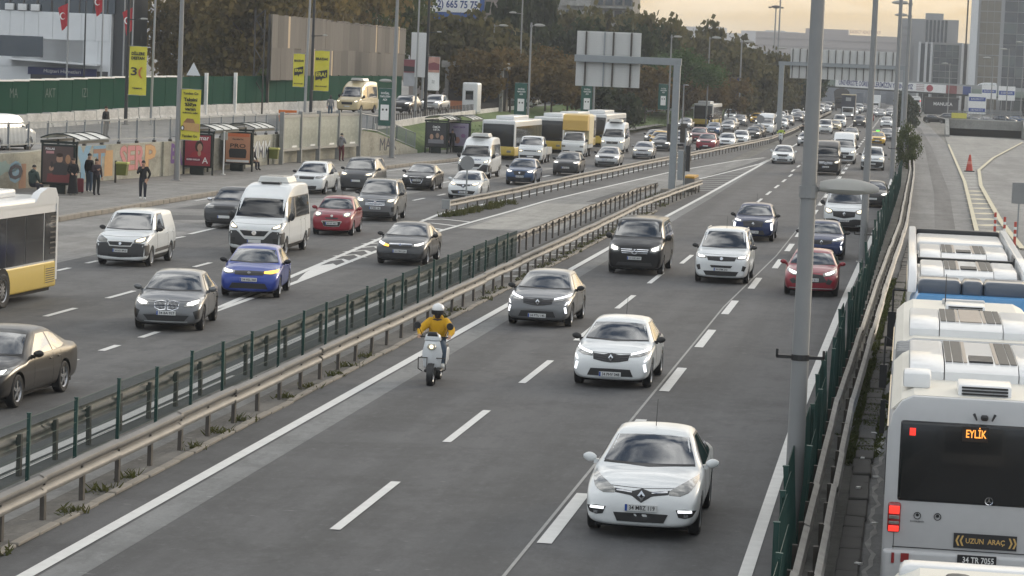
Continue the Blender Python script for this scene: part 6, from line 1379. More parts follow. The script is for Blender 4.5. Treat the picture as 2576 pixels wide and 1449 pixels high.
for (y0, y1, z0, z1, m) in [(136.0, 139.0, .5, 1.8, GRC[7]), (138.2, 139.6, .9, 1.7, GRC[5]), (157.2, 159.4, 1.0, 1.75, GRC[5]), (128.4, 130.4, .9, 1.7, GRC[7]), (170.2, 171.4, .5, 1.6, GRC[5])]:
    P_ = []; y0 *= .975; y1 *= .975
    for k in range(14):
        a = 2 * PI * k / 14; r = random.uniform(.65, 1.15); yy = (y0 + y1) / 2 + (y1 - y0) / 2 * r * math.cos(a); P_.append((wx(yy) + .005, yy, (z0 + z1) / 2 + (z1 - z0) / 2 * r * math.sin(a)))
    mk('graffiti', MB().add(P_, [tuple(range(14))]), m, rw)
a = math.atan2(wx(198) - wx(197), 1)
text('MAX', 1.3, GRC[6], rw, (wx(196.5) + .01, 196.5, .95), PI / 2 - a, .002, -.0, width=3.8, name='graffiti')

# ---- railing on top of the wall
rl = thing('railing', 'grey slatted steel railing on top of the graffiti wall', 'railing', (0, 0, 0))
rpy = [100 + 2.5 * k for k in range(34)]
pm = MB().box(-.05, .05, -.05, .05, 0, 1.34).mesh('post'); pm.materials.append(RAILG)
foot = MB().box(-.09, .09, -.09, .09, -.02, .12).mesh('foot'); foot.materials.append(STEELD)
for y in rpy:
    mk('post', pm, None, rl, (wx(y) - .18, y, 2.1)); mk('foot', foot, None, rl, (wx(y) - .18, y, 2.1))
for zz, h in ((3.34, .08), (2.32, .06)):
    for a_, b_ in zip(rpy[:-1], rpy[1:]):
        mk('rail', MB().add([(wx(a_) - .21, a_, zz), (wx(b_) - .21, b_, zz), (wx(b_) - .15, b_, zz), (wx(a_) - .15, a_, zz), (wx(a_) - .21, a_, zz + h), (wx(b_) - .21, b_, zz + h), (wx(b_) - .15, b_, zz + h), (wx(a_) - .15, a_, zz + h)], [(0, 1, 2, 3), (4, 5, 6, 7), (0, 1, 5, 4), (3, 2, 6, 7)]), RAILG, rl)
sm2 = MB().box(-.007, .007, -.026, .026, 2.35, 3.36).mesh('slat'); sm2.materials.append(RAILG)
y = 123.0; n_ = 0
while n_ < 290: mk('slat', sm2, None, rl, (wx(y) - .18, y, 0)); y += .165; n_ += 1
mb = MB()
for yy in np.arange(100, 123, .165): mb.box(wx(yy) - .187, wx(yy) - .173, yy - .026, yy + .026, 2.35, 3.36)
for yy in np.arange(y, 182.4, .165): mb.box(wx(yy) - .187, wx(yy) - .173, yy - .026, yy + .026, 2.35, 3.36)
mk('slat_row', mb, RAILG, rl)['kind'] = 'stuff'
r2 = thing('railing', 'grey railing stepping down along the concrete ramp', 'railing', (0, 0, 0))
pts = [(wx(190) - .18, 190, 2.1), (wx(194.5) - .18, 194.5, 1.85), (wx(199) - .18, 199, 1.15), (wx(203.4) - .18, 203.4, .5)]
for p, q in zip(pts[:-1], pts[1:]):
    P, Q = Vector(p), Vector(q)
    mk('rail', MB().tube(P + Vector((0, 0, 1.2)), Q + Vector((0, 0, 1.2)), .035).tube(P + Vector((0, 0, .15)), Q + Vector((0, 0, .15)), .03), RAILG, r2)
    n = 22; mb = MB()
    for k in range(n + 1):
        c = P.lerp(Q, k / n); mb.tube(c + Vector((0, 0, .1 if k % 11 else 0)), c + Vector((0, 0, 1.2)), .02 if k % 11 else .04, None, 5)
    mk('baluster_row', mb, RAILG, r2)['kind'] = 'stuff'

# ---- empty billboard frames
FRM = M('frame_grey', (.24, .245, .235), .5, .2, var=.15); PAN = asphalt('dirty_panel', (.30, .32, .27), (.45, .47, .41), patch=.6, track=.4, speck=.2, rough=.3)
bf = thing('billboard', 'row of four empty glazed billboard frames standing on the pavement', 'billboard', (0, 0, 0))
bys = [171.5, 175.8, 180.2, 184.5, 188.8]
for k, y in enumerate(bys): mk('frame_post', bevel(MB().box(-.14, .14, -.14, .14, 0, 3.35).mesh('p'), .02, 1), FRM, bf, (wx(y) + .45, y, PZ))
for k in range(4):
    y0, y1 = bys[k], bys[k + 1]; x0, x1 = wx(y0) + .45, wx(y1) + .45; a = -math.atan2(x1 - x0, y1 - y0); L = math.hypot(x1 - x0, y1 - y0)
    mk('panel', MB().box(-.03, .03, .15, L - .15, 1.0, 2.95), PAN, bf, (x0, y0, PZ), (0, 0, a))
    mk('frame_rail', MB().box(-.07, .07, .1, L - .1, 2.95, 3.15), FRM, bf, (x0, y0, PZ), (0, 0, a)); mk('frame_rail', MB().box(-.07, .07, .1, L - .1, .82, 1.0), FRM, bf, (x0, y0, PZ), (0, 0, a))
    mk('notice', MB().box(.031, .036, L * .55, L * .8, 1.03, 1.15), WHITEP, bf, (x0, y0, PZ), (0, 0, a))

# ---- bus shelters
SHD = M('shelter_dark', (.012, .02, .018), .4, .2); SHR = M('shelter_roof', (.42, .43, .40), .3, var=.15, scale=2, coat=.3); SHGL = M('shelter_glass', (.2, .24, .22), .08, spec=.6)
def flat_poly(pts, y, mat, parent, name='print', n=None):
    return mk(name, MB().add([(x, y, z) for x, z in pts], [tuple(range(len(pts)))]), mat, parent)
def oval(cx, cz, rx, rz_, n=16): return [(cx + rx * math.cos(2 * PI * k / n), cz + rz_ * math.sin(2 * PI * k / n)) for k in range(n)]
def shelter(label, x, y, ad, L=4.4, ln=1.5, rz=-.04):
    t = thing('bus_shelter', label, 'bus shelter', (x, y, PZ), rz, 'bus shelters')
    for px, py in ((-.85, .05), (.85, .05), (-.85, L), (-.85, L / 2)): mk('post', MB().box(px - .05, px + .05, py - .05, py + .05, 0, 2.5), SHD, t)
    pr_ = [(-.95 + 1.95 * k / 10, 2.5 + .34 * math.sin(PI * (.12 + .8 * k / 10))) for k in range(11)]
    for k in range(3):
        y0, y1 = L * k / 3 + .03, L * (k + 1) / 3 - .03
        v = [(a, y0, b) for a, b in pr_] + [(a, y1, b) for a, b in pr_] + [(a, y0, b - .03) for a, b in pr_] + [(a, y1, b - .03) for a, b in pr_]; n = 11
        mk('roof_pane', smooth(MB().add(v, [(i, i + 1, n + i + 1, n + i) for i in range(10)] + [(2 * n + i + 1, 2 * n + i, 3 * n + i, 3 * n + i + 1) for i in range(10)] + [(i, 2 * n + i, 2 * n + i + 1, i + 1) for i in range(10)]).mesh('r'), 40), SHR, t)
    for k in range(4): mk('roof_rib', MB().path([(a, L * k / 3, b + .01) for a, b in pr_], .03, 5), SHD, t)
    mk('beam', MB().box(.85, .95, 0, L, 2.4, 2.52).box(-.95, -.85, 0, L, 2.4, 2.52).box(-.95, .95, -.03, .07, 2.38, 2.5), SHD, t)
    for k in range(2): mk('glass_pane', MB().box(-.87, -.85, .2 + k * L / 2, L / 2 - .1 + k * L / 2, .3, 2.2), SHGL, t)
    mk('bench', MB().box(-.8, -.4, .5, L - .5, .42, .48).box(-.7, -.6, .7, .8, 0, .42).box(-.7, -.6, L - .8, L - .7, 0, .42), SHD, t)
    w = ln / 2; f = mk('ad_frame', bevel(MB().box(-w - .1, w + .1, -.14, .06, .42, 2.35).mesh('f'), .03, 1), SHD, t); mk('ad_foot', MB().box(-.38, .38, -.1, .04, 0, .43), SHD, t)
    bgc = ad['bg']; mk('poster', MB().box(-w, w, -.15, -.14, .52, 2.25), bgc, t)
    for q in ad.get('polys', []): flat_poly(q[0], -.152 - q[2] * .0015, q[1], t, 'poster_print')
    for (s, size, mat, px, pz, wd) in ad.get('text', []): text(s, size, mat, t, (px, -.158, pz), 0, .001, .004, width=wd, name='poster_lettering')
    return t
AD1 = dict(bg=M('poster_umber', (.09, .06, .055), .5, var=.3, scale=1.5), polys=[([(-.55, .55), (.62, .55), (.6, .95), (-.5, .95)], M('poster_wine', (.2, .05, .05), .5), 1), (oval(.08, 1.66, .16, .2), SKIN, 2), ([(-.25, .9), (.45, .9), (.5, 1.35), (.2, 1.5), (-.05, 1.5), (-.3, 1.35)], M('poster_char', (.05, .045, .045), .5), 2), (oval(-.32, 1.2, .12, .12), SKIN, 3), (oval(-.3, 1.38, .07, .16), M('poster_dkcone', (.05, .04, .035), .5), 4), (oval(.5, 1.66, .13, .22), M('poster_waffle', (.4, .22, .12), .5), 2), ([(-.6, 1.9), (-.2, 1.9), (-.2, 2.02), (-.6, 2.02)], M('poster_pink', (.5, .25, .25), .5), 2), (oval(.08, 1.84, .17, .1), HAIRB, 3)], text=[('POLLAS', .14, WHITEP, -.4, 2.12, .45)])
AD2 = dict(bg=M('poster_red', (.28, .035, .05), .5, var=.35, scale=1.2), polys=[(oval(.08, 1.62, .24, .34), HAIRB, 1), (oval(.12, 1.56, .15, .23), SKIN, 2), ([(-.5, 1.0), (.5, .95), (.5, 1.2), (.2, 1.36), (-.3, 1.3)], M('poster_crim', (.35, .03, .04), .5), 2), (oval(.1, 1.22, .1, .16), SKIN, 3), ([(-.68, .75), (.2, .75), (.25, 1.0), (-.6, 1.0)], M('poster_wine2', (.2, .02, .05), .5), 3)], text=[('flormar', .36, WHITEP, .1, 2.1, 1.1), ('SÜPER PAKLAR', .12, WHITEP, -.25, .86, .8), ('A', .5, WHITEP, .45, .82, .35)])
AD3 = dict(bg=M('poster_orange', (.50, .24, .14), .5, var=.2, scale=1.), polys=[([(-.7, 2.05), (.7, 2.05), (.7, 2.25), (-.7, 2.25)], M('poster_deep', (.55, .14, .05), .5), 1), ([(-.5, .8), (.5, .8), (.55, 1.2), (.48, 1.34), (-.48, 1.34), (-.55, 1.2)], M('poster_device', (.035, .035, .038), .4), 1), ([(-.7, .54), (.7, .54), (.7, .68), (-.7, .68)], WHITEP, 1)], text=[('PRO', .34, INK, 0, 1.5, .95), ('Ona daha Pro.', .14, INK, 0, 1.9, .7)])
AD4 = dict(bg=M('poster_dark', (.03, .03, .035), .5, var=.4, scale=2), polys=[(oval(-.35, 1.25, .14, .2), SKIN, 1), (oval(.1, 1.35, .14, .2), M('poster_skin2', (.3, .2, .15), .5), 1), (oval(.45, 1.2, .13, .2), SKIN, 1), ([(-.6, .75), (.6, .75), (.6, 1.05), (-.6, 1.05)], M('poster_grey', (.2, .2, .22), .5), 1)], text=[('ÖMÜR', .2, WHITEP, 0, 1.98, .6), ('USTA', .2, WHITEP, 0, 1.78, .5)])
AD5 = dict(bg=M('poster_lilac', (.34, .30, .40), .5, var=.2, scale=1.5), polys=[(oval(-.1, .95, .2, .26), M('poster_tan', (.4, .2, .14), .5), 1), (oval(.35, 1.3, .18, .16), M('poster_mauve', (.3, .15, .3), .5), 1)], text=[('TEMİZ ŞEHİR', .16, M('poster_violet', (.12, .04, .2), .5), 0, 1.95, 1.0)])
shelter('bus shelter with the dark brown ice cream poster', -39.8, 126.0, AD1); shelter('bus shelter with the red cosmetics poster', -39.8, 151.9, AD2, 4.8); shelter('bus shelter with the orange device poster', -39.2, 158.9, AD3)
shelter('bus shelter with a black poster at the stopped bus', -35.3, 205.3, AD4); shelter('bus shelter with a lilac poster next to the stopped bus', -34.2, 209.2, AD5)
t = thing('bus_stop_pole', 'thin pale bus stop post between the red and the orange shelters', 'post', (-38.7, 153.4, PZ)); mk('post', MB().tube((0, 0, 0), (0, 0, 2.5), .05), WHITEP, t); mk('foot', MB().tube((0, 0, 0), (0, 0, .05), .14), WHITEP, t); mk('plate', MB().box(-.2, .2, -.02, .02, 2.0, 2.45), M('stop_plate', (.4, .4, .36), .5), t)
def bin_(label, x, y):
    t = thing('litter_bin', label, 'litter bin', (x, y, PZ), 0, 'litter bins')
    mk('post', MB().box(-.42, -.32, -.05, .05, 0, 1.15), STEELD, t); mk('basket', smooth(MB().prism([(-.3, .4), (.22, .4), (.28, 1.0), (-.3, 1.0)], 'y', -.2, .2).mesh('b'), 30), M('bin_olive', (.12, .13, .02), .6), t); mk('bag_rim', bevel(MB().box(-.33, .32, -.23, .23, .98, 1.1).mesh('b'), .03, 1), M('bin_bag', (.45, .45, .12), .6), t)
bin_('olive litter bin on the pavement in front of the graffiti', -40.4, 138.8); bin_('olive litter bin beside the orange poster shelter', -39.6, 170.0)

# ---- lamp posts with advertising banners, left
BYEL = M('banner_yellow', (.62, .56, .05), .6, var=.06); BGRN = M('banner_green', (.02, .09, .07), .6, var=.1); BBLU = M('banner_blue', (.02, .03, .13), .6, var=.1); RED_ = M('flag_red', (.42, .02, .03), .7, var=.15)
def banner(root, x0, x1, z0, z1, bg, items, y=-.1, arm=True):
    b = mk('banner', smooth(MB().add([(x0 + (x1 - x0) * i / 6, y + .03 * math.sin(i * 1.1 + j), z0 + (z1 - z0) * j / 8) for j in range(9) for i in range(7)], [(j * 7 + i, j * 7 + i + 1, (j + 1) * 7 + i + 1, (j + 1) * 7 + i) for j in range(8) for i in range(6)]).raw('b'), 60), bg, root)
    for z in (z0, z1): mk('banner_arm', MB().tube((0, y, z), (x1 if abs(x1) > abs(x0) else x0, y, z), .02, .02, 6), STEEL, root)
    for it in items:
        if it[0] == 't': text(it[1], it[2], it[3], b, (it[4], y - .05, it[5]), 0, .002, it[7] if len(it) > 7 else .004, width=it[6])
        else: flat_poly(it[1], y - .045 - it[3] * .003, it[2], b, 'banner_print')
    return b
DPOLE = M('pole_dark', (.03, .033, .036), .5, .3)
p = lamp_post('dark lamp post with the yellow DİLLERE DESTAN banner', -51.7, 178, 2.1, 11, .1, [(7.0, 0., .9, .5, .15)], DPOLE)
banner(p, .15, 1.35, 2.0, 5.25, BYEL, [('t', 'DİLLERE', .27, INK, .75, 4.75, .9, .012), ('t', 'DESTAN', .27, INK, .75, 4.45, .9, .012), ('t', '3', .75, INK, .5, 3.55, .42, .012), ('t', '(', .75, M('ink_orange', (.5, .14, .03), .5), .9, 3.55, .3, .02), ('t', 'TEMSA', .14, INK, .75, 2.45, .7)], -.05)
p = lamp_post('grey lamp post with the yellow taxi banner by the red poster shelter', -39.0, 144.4, PZ, 11.2, .13, [(10.6, PI * .98, .4, .9, .3)], POLE)
CARD = M('cardboard', (.5, .3, .12), .7)
banner(p, .12, 1.22, 2.2, 4.95, BYEL, [('t', 'Yandex Go', .2, INK, .67, 4.72, .85), ('t', 'Taksini', .26, INK, .67, 4.38, .75, .01), ('t', "%50'ye", .24, INK, .67, 4.12, .65, .01), ('t', 'varan', .24, INK, .67, 3.88, .6, .01), ('t', 'indirimle çağır', .12, INK, .67, 3.68, .85), ('p', [(.22, 2.75), (1.2, 2.65), (1.2, 3.1), (.3, 3.15)], CARD, 1), ('p', [(.3, 3.15), (.95, 3.12), (.85, 3.35), (.5, 3.38)], M('card_dark', (.28, .14, .07), .7), 1), ('p', oval(.27, 2.85, .1, .14), INK, 2), ('p', oval(.26, 2.85, .055, .09), WHITEP, 3), ('t', 'Yandex Go', .2, INK, .67, 2.42, .85)], -.05)
p = lamp_post('plain galvanised pole between the two yellow left banners', -50.4, 179.5, 2.1, 14, .07, [], POLEL, lean=.01)
p = lamp_post('dark lamp post with the larger yellow ERA banner', -45.7, 208, 2.2, 12, .11, [(6.5, 0., .8, .4, .15)], DPOLE)
BUB = [('p', [(.28, 3.75), (1.22, 3.95), (1.22, 3.35), (.85, 3.25), (.75, 3.05), (.68, 3.22), (.3, 3.1)], INK, 1), ('t', 'ERA?', .42, M('banner_ink_y', (.62, .56, .05), .6), .74, 3.55, .8, .01)]
banner(p, .18, 1.35, 2.3, 5.4, BYEL, [('t', "ERA'DA!", .26, INK, .76, 4.75, .95, .012)] + BUB + [('t', 'ERA KOLEJİ', .13, INK, .76, 2.65, .9)], -.05)
p = lamp_post('grey lamp post with the smaller yellow ERA banner', -46.0, 207.2, 2.2, 13, .09, [], POLEL, lean=.015)
b = banner(p, -1.0, -.12, 2.55, 5.1, BYEL, [('t', "ERA'DA!", .2, INK, -.56, 4.55, .75, .01), ('p', [(-.92, 3.95), (-.2, 4.15), (-.2, 3.6), (-.5, 3.5), (-.58, 3.3), (-.62, 3.48), (-.9, 3.4)], INK, 1), ('t', 'ERA?', .3, MATS['banner_ink_y'], -.56, 3.8, .6, .01), ('t', 'ERA KOLEJİ', .1, INK, -.56, 2.8, .7)], -.05)
BOTT = lambda cx, z0: [('p', [(cx - .3, z0), (cx + .3, z0), (cx + .3, z0 + 1.1), (cx - .3, z0 + 1.1)], WHITEP, 1), ('p', oval(cx - .13, z0 + .75, .07, .08), STEELD, 2), ('p', oval(cx + .13, z0 + .75, .07, .08), STEELD, 2)]
def dogal(x0): cx = x0 + .45; return [('t', 'DOĞAL', .2, WHITEP, cx, 4.55, .6, .006), ('t', 'TEMİZLİĞİN', .16, WHITEP, cx, 4.32, .75), ('t', 'ADI', .2, WHITEP, cx, 4.1, .3, .006)] + BOTT(cx, 2.65)
p = lamp_post('grey lamp post with a green banner beside the empty billboards', -36.1, 191.5, PZ, 11.8, .13, [(11.3, 0., .4, .95, .3), (5.35, PI, .25, .85, .28)], POLE, rb=.2)
banner(p, -1.05, -.15, 2.25, 4.9, BGRN, dogal(-1.05), -.1)
for lb, x, y, h, lum in [('grey lamp post with a green banner before the rust coloured trees', -33.6, 243, 10.6, 1), ('grey lamp post with a green banner below the gantry sign', -30.6, 268, 9.4, 1), ('grey lamp post with a green banner on the park grass', -27.9, 322, 11, 1)]:
    p = lamp_post(lb, x, y, .3, h, .1, [(h - .3, 0., .3, .95, .3)], POLE); banner(p, -1.25, -.15, 2.2, 5.2, BGRN, [(q[0], q[1], q[2], q[3], q[4] - .2, q[5] + .1, q[6]) if q[0] == 't' else (q[0], [(a - .2, c + .05) for a, c in q[1]], q[2], q[3]) for q in dogal(-.9)], -.1)
for lb, x, y, h in [('grey lamp post with the first dark blue banner beyond the park', -24.0, 393, 11.4), ('grey lamp post with the middle dark blue banner beyond the park', -22.0, 452, 11.2), ('grey lamp post with the last dark blue banner beyond the park', -20.6, 490, 11.2)]:
    p = lamp_post(lb, x, y, .4, h, .12, [(h - .3, 0., .4, 1.4, .4)], POLE); banner(p, -1.5, -.2, 2.6, 6.0, BBLU, [('t', 'İBB', .5, WHITEP, -.85, 5.3, .8), ('t', 'YANINDA', .3, WHITEP, -.85, 4.7, 1.0), ('t', '39', .7, WHITEP, -.85, 3.4, .6)], -.1)
p = lamp_post('dark lamp post with a sunset picture banner by the kiosk', -39.9, 226, 2.3, 13, .12, [(7.2, 0., .8, .4, .15)], DPOLE)
SUNS = M('print_sunset', (.45, .25, .2), .6, var=.4, scale=2.5); banner(p, .12, 1.1, 2.4, 5.2, WHITEP, [('p', [(.14, 3.9), (1.08, 3.9), (1.08, 5.18), (.14, 5.18)], SUNS, 1), ('p', [(.14, 4.1), (1.08, 4.1), (1.08, 4.6), (.6, 4.75), (.14, 4.6)], M('print_deepred', (.2, .06, .07), .6), 2), ('t', 'İZ', .3, STEEL, .6, 3.1, .25)], -.05)
p = lamp_post('grey lamp post with a second sunset picture banner left of the kiosk', -40.6, 225.2, 2.3, 12, .08, [], POLEL)
banner(p, -1.1, -.15, 2.7, 4.9, M('print_grey', (.35, .36, .38), .6), [('p', [(-1.08, 3.8), (-.17, 3.8), (-.17, 4.88), (-1.08, 4.88)], MATS['print_deepred'], 1), ('p', [(-1.08, 3.9), (-.17, 3.9), (-.17, 4.3), (-1.08, 4.35)], INK, 2)], -.05)
for lb, x, y, z, h, kw in [('plain grey lamp post rising among the trees behind the kiosk', -45.6, 300, 2.4, 9, dict(heads=[(8.8, 0., .6, 1., .3)])), ('dark lamp post before the blue billboard building', -42.0, 296, 2.4, 14, dict(heads=[(10.2, PI, .7, .8, .25)])), ('lamp post in front of the umbrella pine', -25.6, 352, .4, 11.2, dict(heads=[(11, 0., .3, 1.2, .35)])),
                       ('solar lamp mast on the verge by the silver sedan', -26.2, 322, .2, 5.4, dict(heads=[(5.2, 0., .1, .5, .3)]))]:
    lamp_post(lb, x, y, z, h, .09, kw['heads'], POLE)
# flag poles by the white building
def flag(label, x, y, z, h, down, big=1.0, col=POLEL):
    t = thing('flag_pole', label, 'flag', (x, y, z), 0, 'flags on poles'); mk('pole', MB().tube((0, 0, 0), (0, 0, h), .09, .05, 8), col, t)
    if down:
        v = []; 
        for j in range(7):
            for i in range(6): u, w = i / 5, j / 6; v.append((-.95 * u * (.55 + .45 * (1 - w)) * big, .12 * math.sin(u * 7 + w * 3), down - 1.9 * w * big - .5 * u * big))
        f_ = mk('flag', smooth(MB().add(v, [(j * 6 + i, j * 6 + i + 1, (j + 1) * 6 + i + 1, (j + 1) * 6 + i) for j in range(6) for i in range(5)]).raw('f'), 60), RED_, t)
        cz = down - 1.15 * big; cr_ = []
        for k in range(13): a = .6 + k * (2 * PI - 1.2) / 12; cr_.append((-.45 * big + .26 * big * math.cos(a), cz + .3 * big * math.sin(a)))
        for k in range(12, -1, -1): a = .6 + k * (2 * PI - 1.2) / 12; cr_.append((-.40 * big + .2 * big * math.cos(a), cz + .24 * big * math.sin(a)))
        for yy in (-.16, .16): mk('crescent', MB().add([(q[0], yy, q[1]) for q in cr_], [(k, k + 1, 24 - k, 25 - k) for k in range(12)]), WHITEP, f_)
    return t
flag('flag pole with a drooping red crescent flag left of the building door', -70.6, 225, 2.2, 12, 8.6, 1.0); flag('bare dark flag pole second from the left', -69.1, 225, 2.2, 12, 0, 1., DPOLE); flag('flag pole with its red flag cut by the top edge', -67.6, 225, 2.2, 12, 9.9); flag('bare pale flag pole fourth from the left', -66.0, 226, 2.2, 12, 0); flag('rightmost flag pole with a hanging red crescent flag', -64.1, 222, 2.2, 12, 8.4)
# ================================================================== background: upper street, park, buildings, trees
GRASS = asphalt('grass_bank', (.055, .1, .022), (.1, .15, .04), patch=.5, track=1., speck=.2, rough=.95)
def grid_sheet(name, xs_f, ys_, zf, mat, n=6):
    v = []; f = []
    for j, y in enumerate(ys_):
        a, b = xs_f(y)
        for i in range(n + 1):
            x = a + (b - a) * i / n; v.append((x, y, zf(i / n, y)))
    for j in range(len(ys_) - 1):
        for i in range(n): o = j * (n + 1) + i; f.append((o, o + 1, o + n + 2, o + n + 1))
    return struct(name, MB().add(v, f), mat, sm=60)
UP = lambda y: lerp_tab([(100, 1.62), (168, 1.66), (190, 2.0), (218, 2.25), (245, 2.4), (600, 2.41)], y)
upx = lambda y: wx(y) - .3 if y < 190 else -38.5 - (y - 190) * .033 if y < 300 else -42.1
ysu = [60, 100, 129.5, 142, 149.3, 161, 168, 172.8, 182.6, 190, 203, 220, 240, 270, 300, 400, 560]
grid_sheet('side_street', lambda y: (-140, upx(y)), ysu, lambda t, y: UP(y), A_OLD, 3)
ysg = [190.4, 197, 203.6, 212, 225, 240, 260, 300, 346, 400, 470, 560]
def bank_x(y): return (upx(y), wx(y) - .36 if y < 203.6 else -36.4 + (y - 204) * .03 if y < 262 else kx(y) - .4)
grid_sheet('grass_bank', bank_x, ysg, lambda t, y: UP(y) * (1 - t) ** 1.1 + .22 * t + .12 * math.sin(t * 9 + y * .2) * t * (1 - t), GRASS, 10)
strip('park_path', [(-39.0, 300), (-37.2, 345), (-34, 400), (-33, 470)], [(-36.0, 296), (-34.4, 345), (-31.2, 400), (-30.4, 470)], 1.55, A_SLIP)
strip('park_path', [(-32.6, 268), (-31.9, 300), (-30.9, 340)], [(-30.7, 266), (-30.0, 300), (-29.9, 340)], .42, PAVE)
# white barrier wall, green site fence, gate
WWALL = asphalt('white_wall', (.5, .49, .46), (.68, .66, .63), patch=.4, track=.5, speck=.6, rough=.9)
GFEN = M('site_fence_green', (.012, .06, .038), .95, spec=.08, var=.12, scale=.8, detail=6)
LW = [(100, -63.5), (168, -57), (190, -55.1), (218, -52.2), (240, -50.1), (262, -48)]
lw = lambda y: lerp_tab(LW, y)
ww = thing('barrier_wall', 'long low white painted wall under the green site fence', 'wall', (0, 0, 0))
yy_ = 100.
while yy_ < 262:
    a = -math.atan2(lw(yy_ + 1) - lw(yy_), 1); mk('wall_segment', bevel(MB().prism([(-.25, 0), (.3, 0), (.14, .35), (.1, .95), (-.1, .95)], 'y', 0.02, 3.95).mesh('w'), .02, 1), WWALL, ww, (lw(yy_), yy_, UP(yy_)), (0, 0, a)); yy_ += 4.0
sf = thing('site_fence', 'tall dark green sheet fence of the building site', 'fence', (0, 0, 0))
yy_ = 100.; k = 0
while yy_ < 260:
    if True:
        a = -math.atan2(lw(yy_ + 1) - lw(yy_), 1); mk('sheet_panel', MB().box(-.03, .03, .02, 2.47, 0, 2.15 + random.uniform(-.02, .02)), GFEN, sf, (lw(yy_) - .12, yy_, UP(yy_) + .98), (0, 0, a))
        mk('post', MB().box(-.05, .05, -.05, .05, .9, 3.18), STEELD, sf, (lw(yy_) - .2, yy_, UP(yy_)))
    if yy_ < 198: mk('coping', MB().box(-.1, .12, 0, 2.48, 3.1 + random.uniform(0, .03), 3.22), WHITEP, sf, (lw(yy_) - .12, yy_, UP(yy_)), (0, 0, -.09))
    yy_ += 2.5
for yg in (205.5, 212): mk('gate_post', MB().box(-.12, .12, -.12, .12, 0, 3.4), WHITEP, sf, (lw(yg) + .1, yg, UP(yg)))
for (y_, s) in ((170, 'MA'), (176, 'AKT'), (182, 'IZI')): text(s, .9, M('chalk', (.12, .16, .14), .8), sf, (lw(y_) + .0, y_, 4.0), PI / 2 - .09, .001, -.01, name='graffiti')
# palm and wooden hoarding
WOOD = [M('board_%d' % i, c, .85, var=.35, scale=.9, streak=(4., 4., .4), detail=7) for i, c in enumerate([(.115, .104, .092), (.14, .127, .112), (.088, .08, .07), (.12, .107, .093)])]; WOODL = M('board_fresh', (.48, .37, .24), .8)
hd = thing('hoarding', 'tall weathered wooden board hoarding on a steel frame', 'hoarding', (0, 0, 0))
for row in (0, 1):
    y_ = 218.
    while y_ < 280:
        w_ = random.choice((1.6, 2.2, 2.8, 3.4)); y1 = min(280, y_ + w_); t_ = (y_ - 218) / 62.
        m = random.choice(WOOD) if random.random() > .09 else WOODL
        if m is WOODL: y1 = min(280, y_ + .8)
        z0 = 5.05 + (2.65 if row else 0) + random.uniform(-.04, .04); x_ = -51.35 - .5 * t_
        mk('board', MB().box(x_ - .03, x_ + .03 + random.uniform(0, .05), y_ + .02, y1 - .03, z0, z0 + 2.68 + random.uniform(-.06, .05)), m, hd); y_ = y1
mk('frame_tower', MB().path([(-51.7, 217, 2.2), (-51.7, 217, 10.7)], .08).path([(-52.6, 217.5, 2.2), (-52.6, 217.5, 10.7)], .08).path([(-51.7, 217, 4), (-52.6, 217.5, 5.2), (-51.7, 217, 6.4), (-52.6, 217.5, 7.6), (-51.7, 217, 8.8), (-52.6, 217.5, 10), (-51.7, 217, 10.7)], .05), STEELD, hd)
for y_ in np.arange(220, 280, 6.): mk('frame_post', MB().box(-52.1, -51.9, y_ - .1, y_ + .1, 2.2, 10.4), STEELD, hd)
wc_ = thing('razor_wire', 'coils of razor wire along the top of the hoarding', 'razor wire', (0, 0, 0)); mb = MB(); q0 = None
for k in range(360):
    a = k * .42; p = (-51.5 + .45 * math.sin(a), 224 + k * .155, 10.75 + .45 * math.cos(a) - k * .0006)
    if q0: mb.tube(q0, p, .014, None, 3, caps=False)
    q0 = p
mk('coil', mb, STEELD, wc_)
# white pylon sign, kiosk, gate roof, low fence
t = thing('pylon_sign', 'blank white pylon sign right of the wooden hoarding', 'sign', (-47.0, 262, 2.3)); mk('sign_face', bevel(MB().box(-.85, .85, -.15, .15, 3.2, 7.5).mesh('s'), .03, 1), BUSW, t); mk('mast', MB().box(-.5, -.3, -.1, .1, 0, 3.3).box(.3, .5, -.1, .1, 0, 3.3), STEEL, t)
t = thing('kiosk', 'white rounded site kiosk with a square window', 'kiosk', (-41.0, 256, 2.35), -.1); mk('shell', rbox(-.75, .75, 0, 1.6, 0, 2.9, .2), BUSW, t); mk('window', MB().box(-.4, .35, -.02, .02, 1.3, 2.1), GLASS2, t); mk('window_frame', MB().box(-.46, .41, -.015, .01, 1.24, 1.3).box(-.46, .41, -.015, .01, 2.1, 2.16), STEEL, t)
t = thing('gate_house', 'grey flat roofed gate house under the trees behind the kiosk', 'building', (-44.5, 275, 2.3)); CON = asphalt('concrete_raw', (.24, .24, .225), (.34, .335, .315), speck=.1, rough=.9)
mk('roof', bevel(MB().box(-2.4, 4.2, -1, 4, 4.2, 4.9).mesh('r'), .05, 1), CON, t)
for q in (-2.0, .9, 3.6): mk('column', MB().box(q, q + .35, -.8, -.45, 0, 4.2), CON, t)
mk('wall', MB().box(-2.2, 3.9, 2, 3.5, 0, 4.2), STEELD, t); mk('orange_wall', MB().box(-2.6, 1.0, -3.6, -3.3, .0, .95), M('orange_render', (.5, .2, .1), .8), t)
pf = thing('picket_fence', 'low dark picket fence along the top of the grass bank', 'fence', (0, 0, 0)); pk_ = MB().box(-.035, .035, -.035, .035, -.1, .85).mesh('picket'); pk_.materials.append(STEELD)
for k in range(110):
    y_ = 197 + k * 1.0; mk('picket', pk_, None, pf, (upx(y_) + .15, y_, UP(y_)))
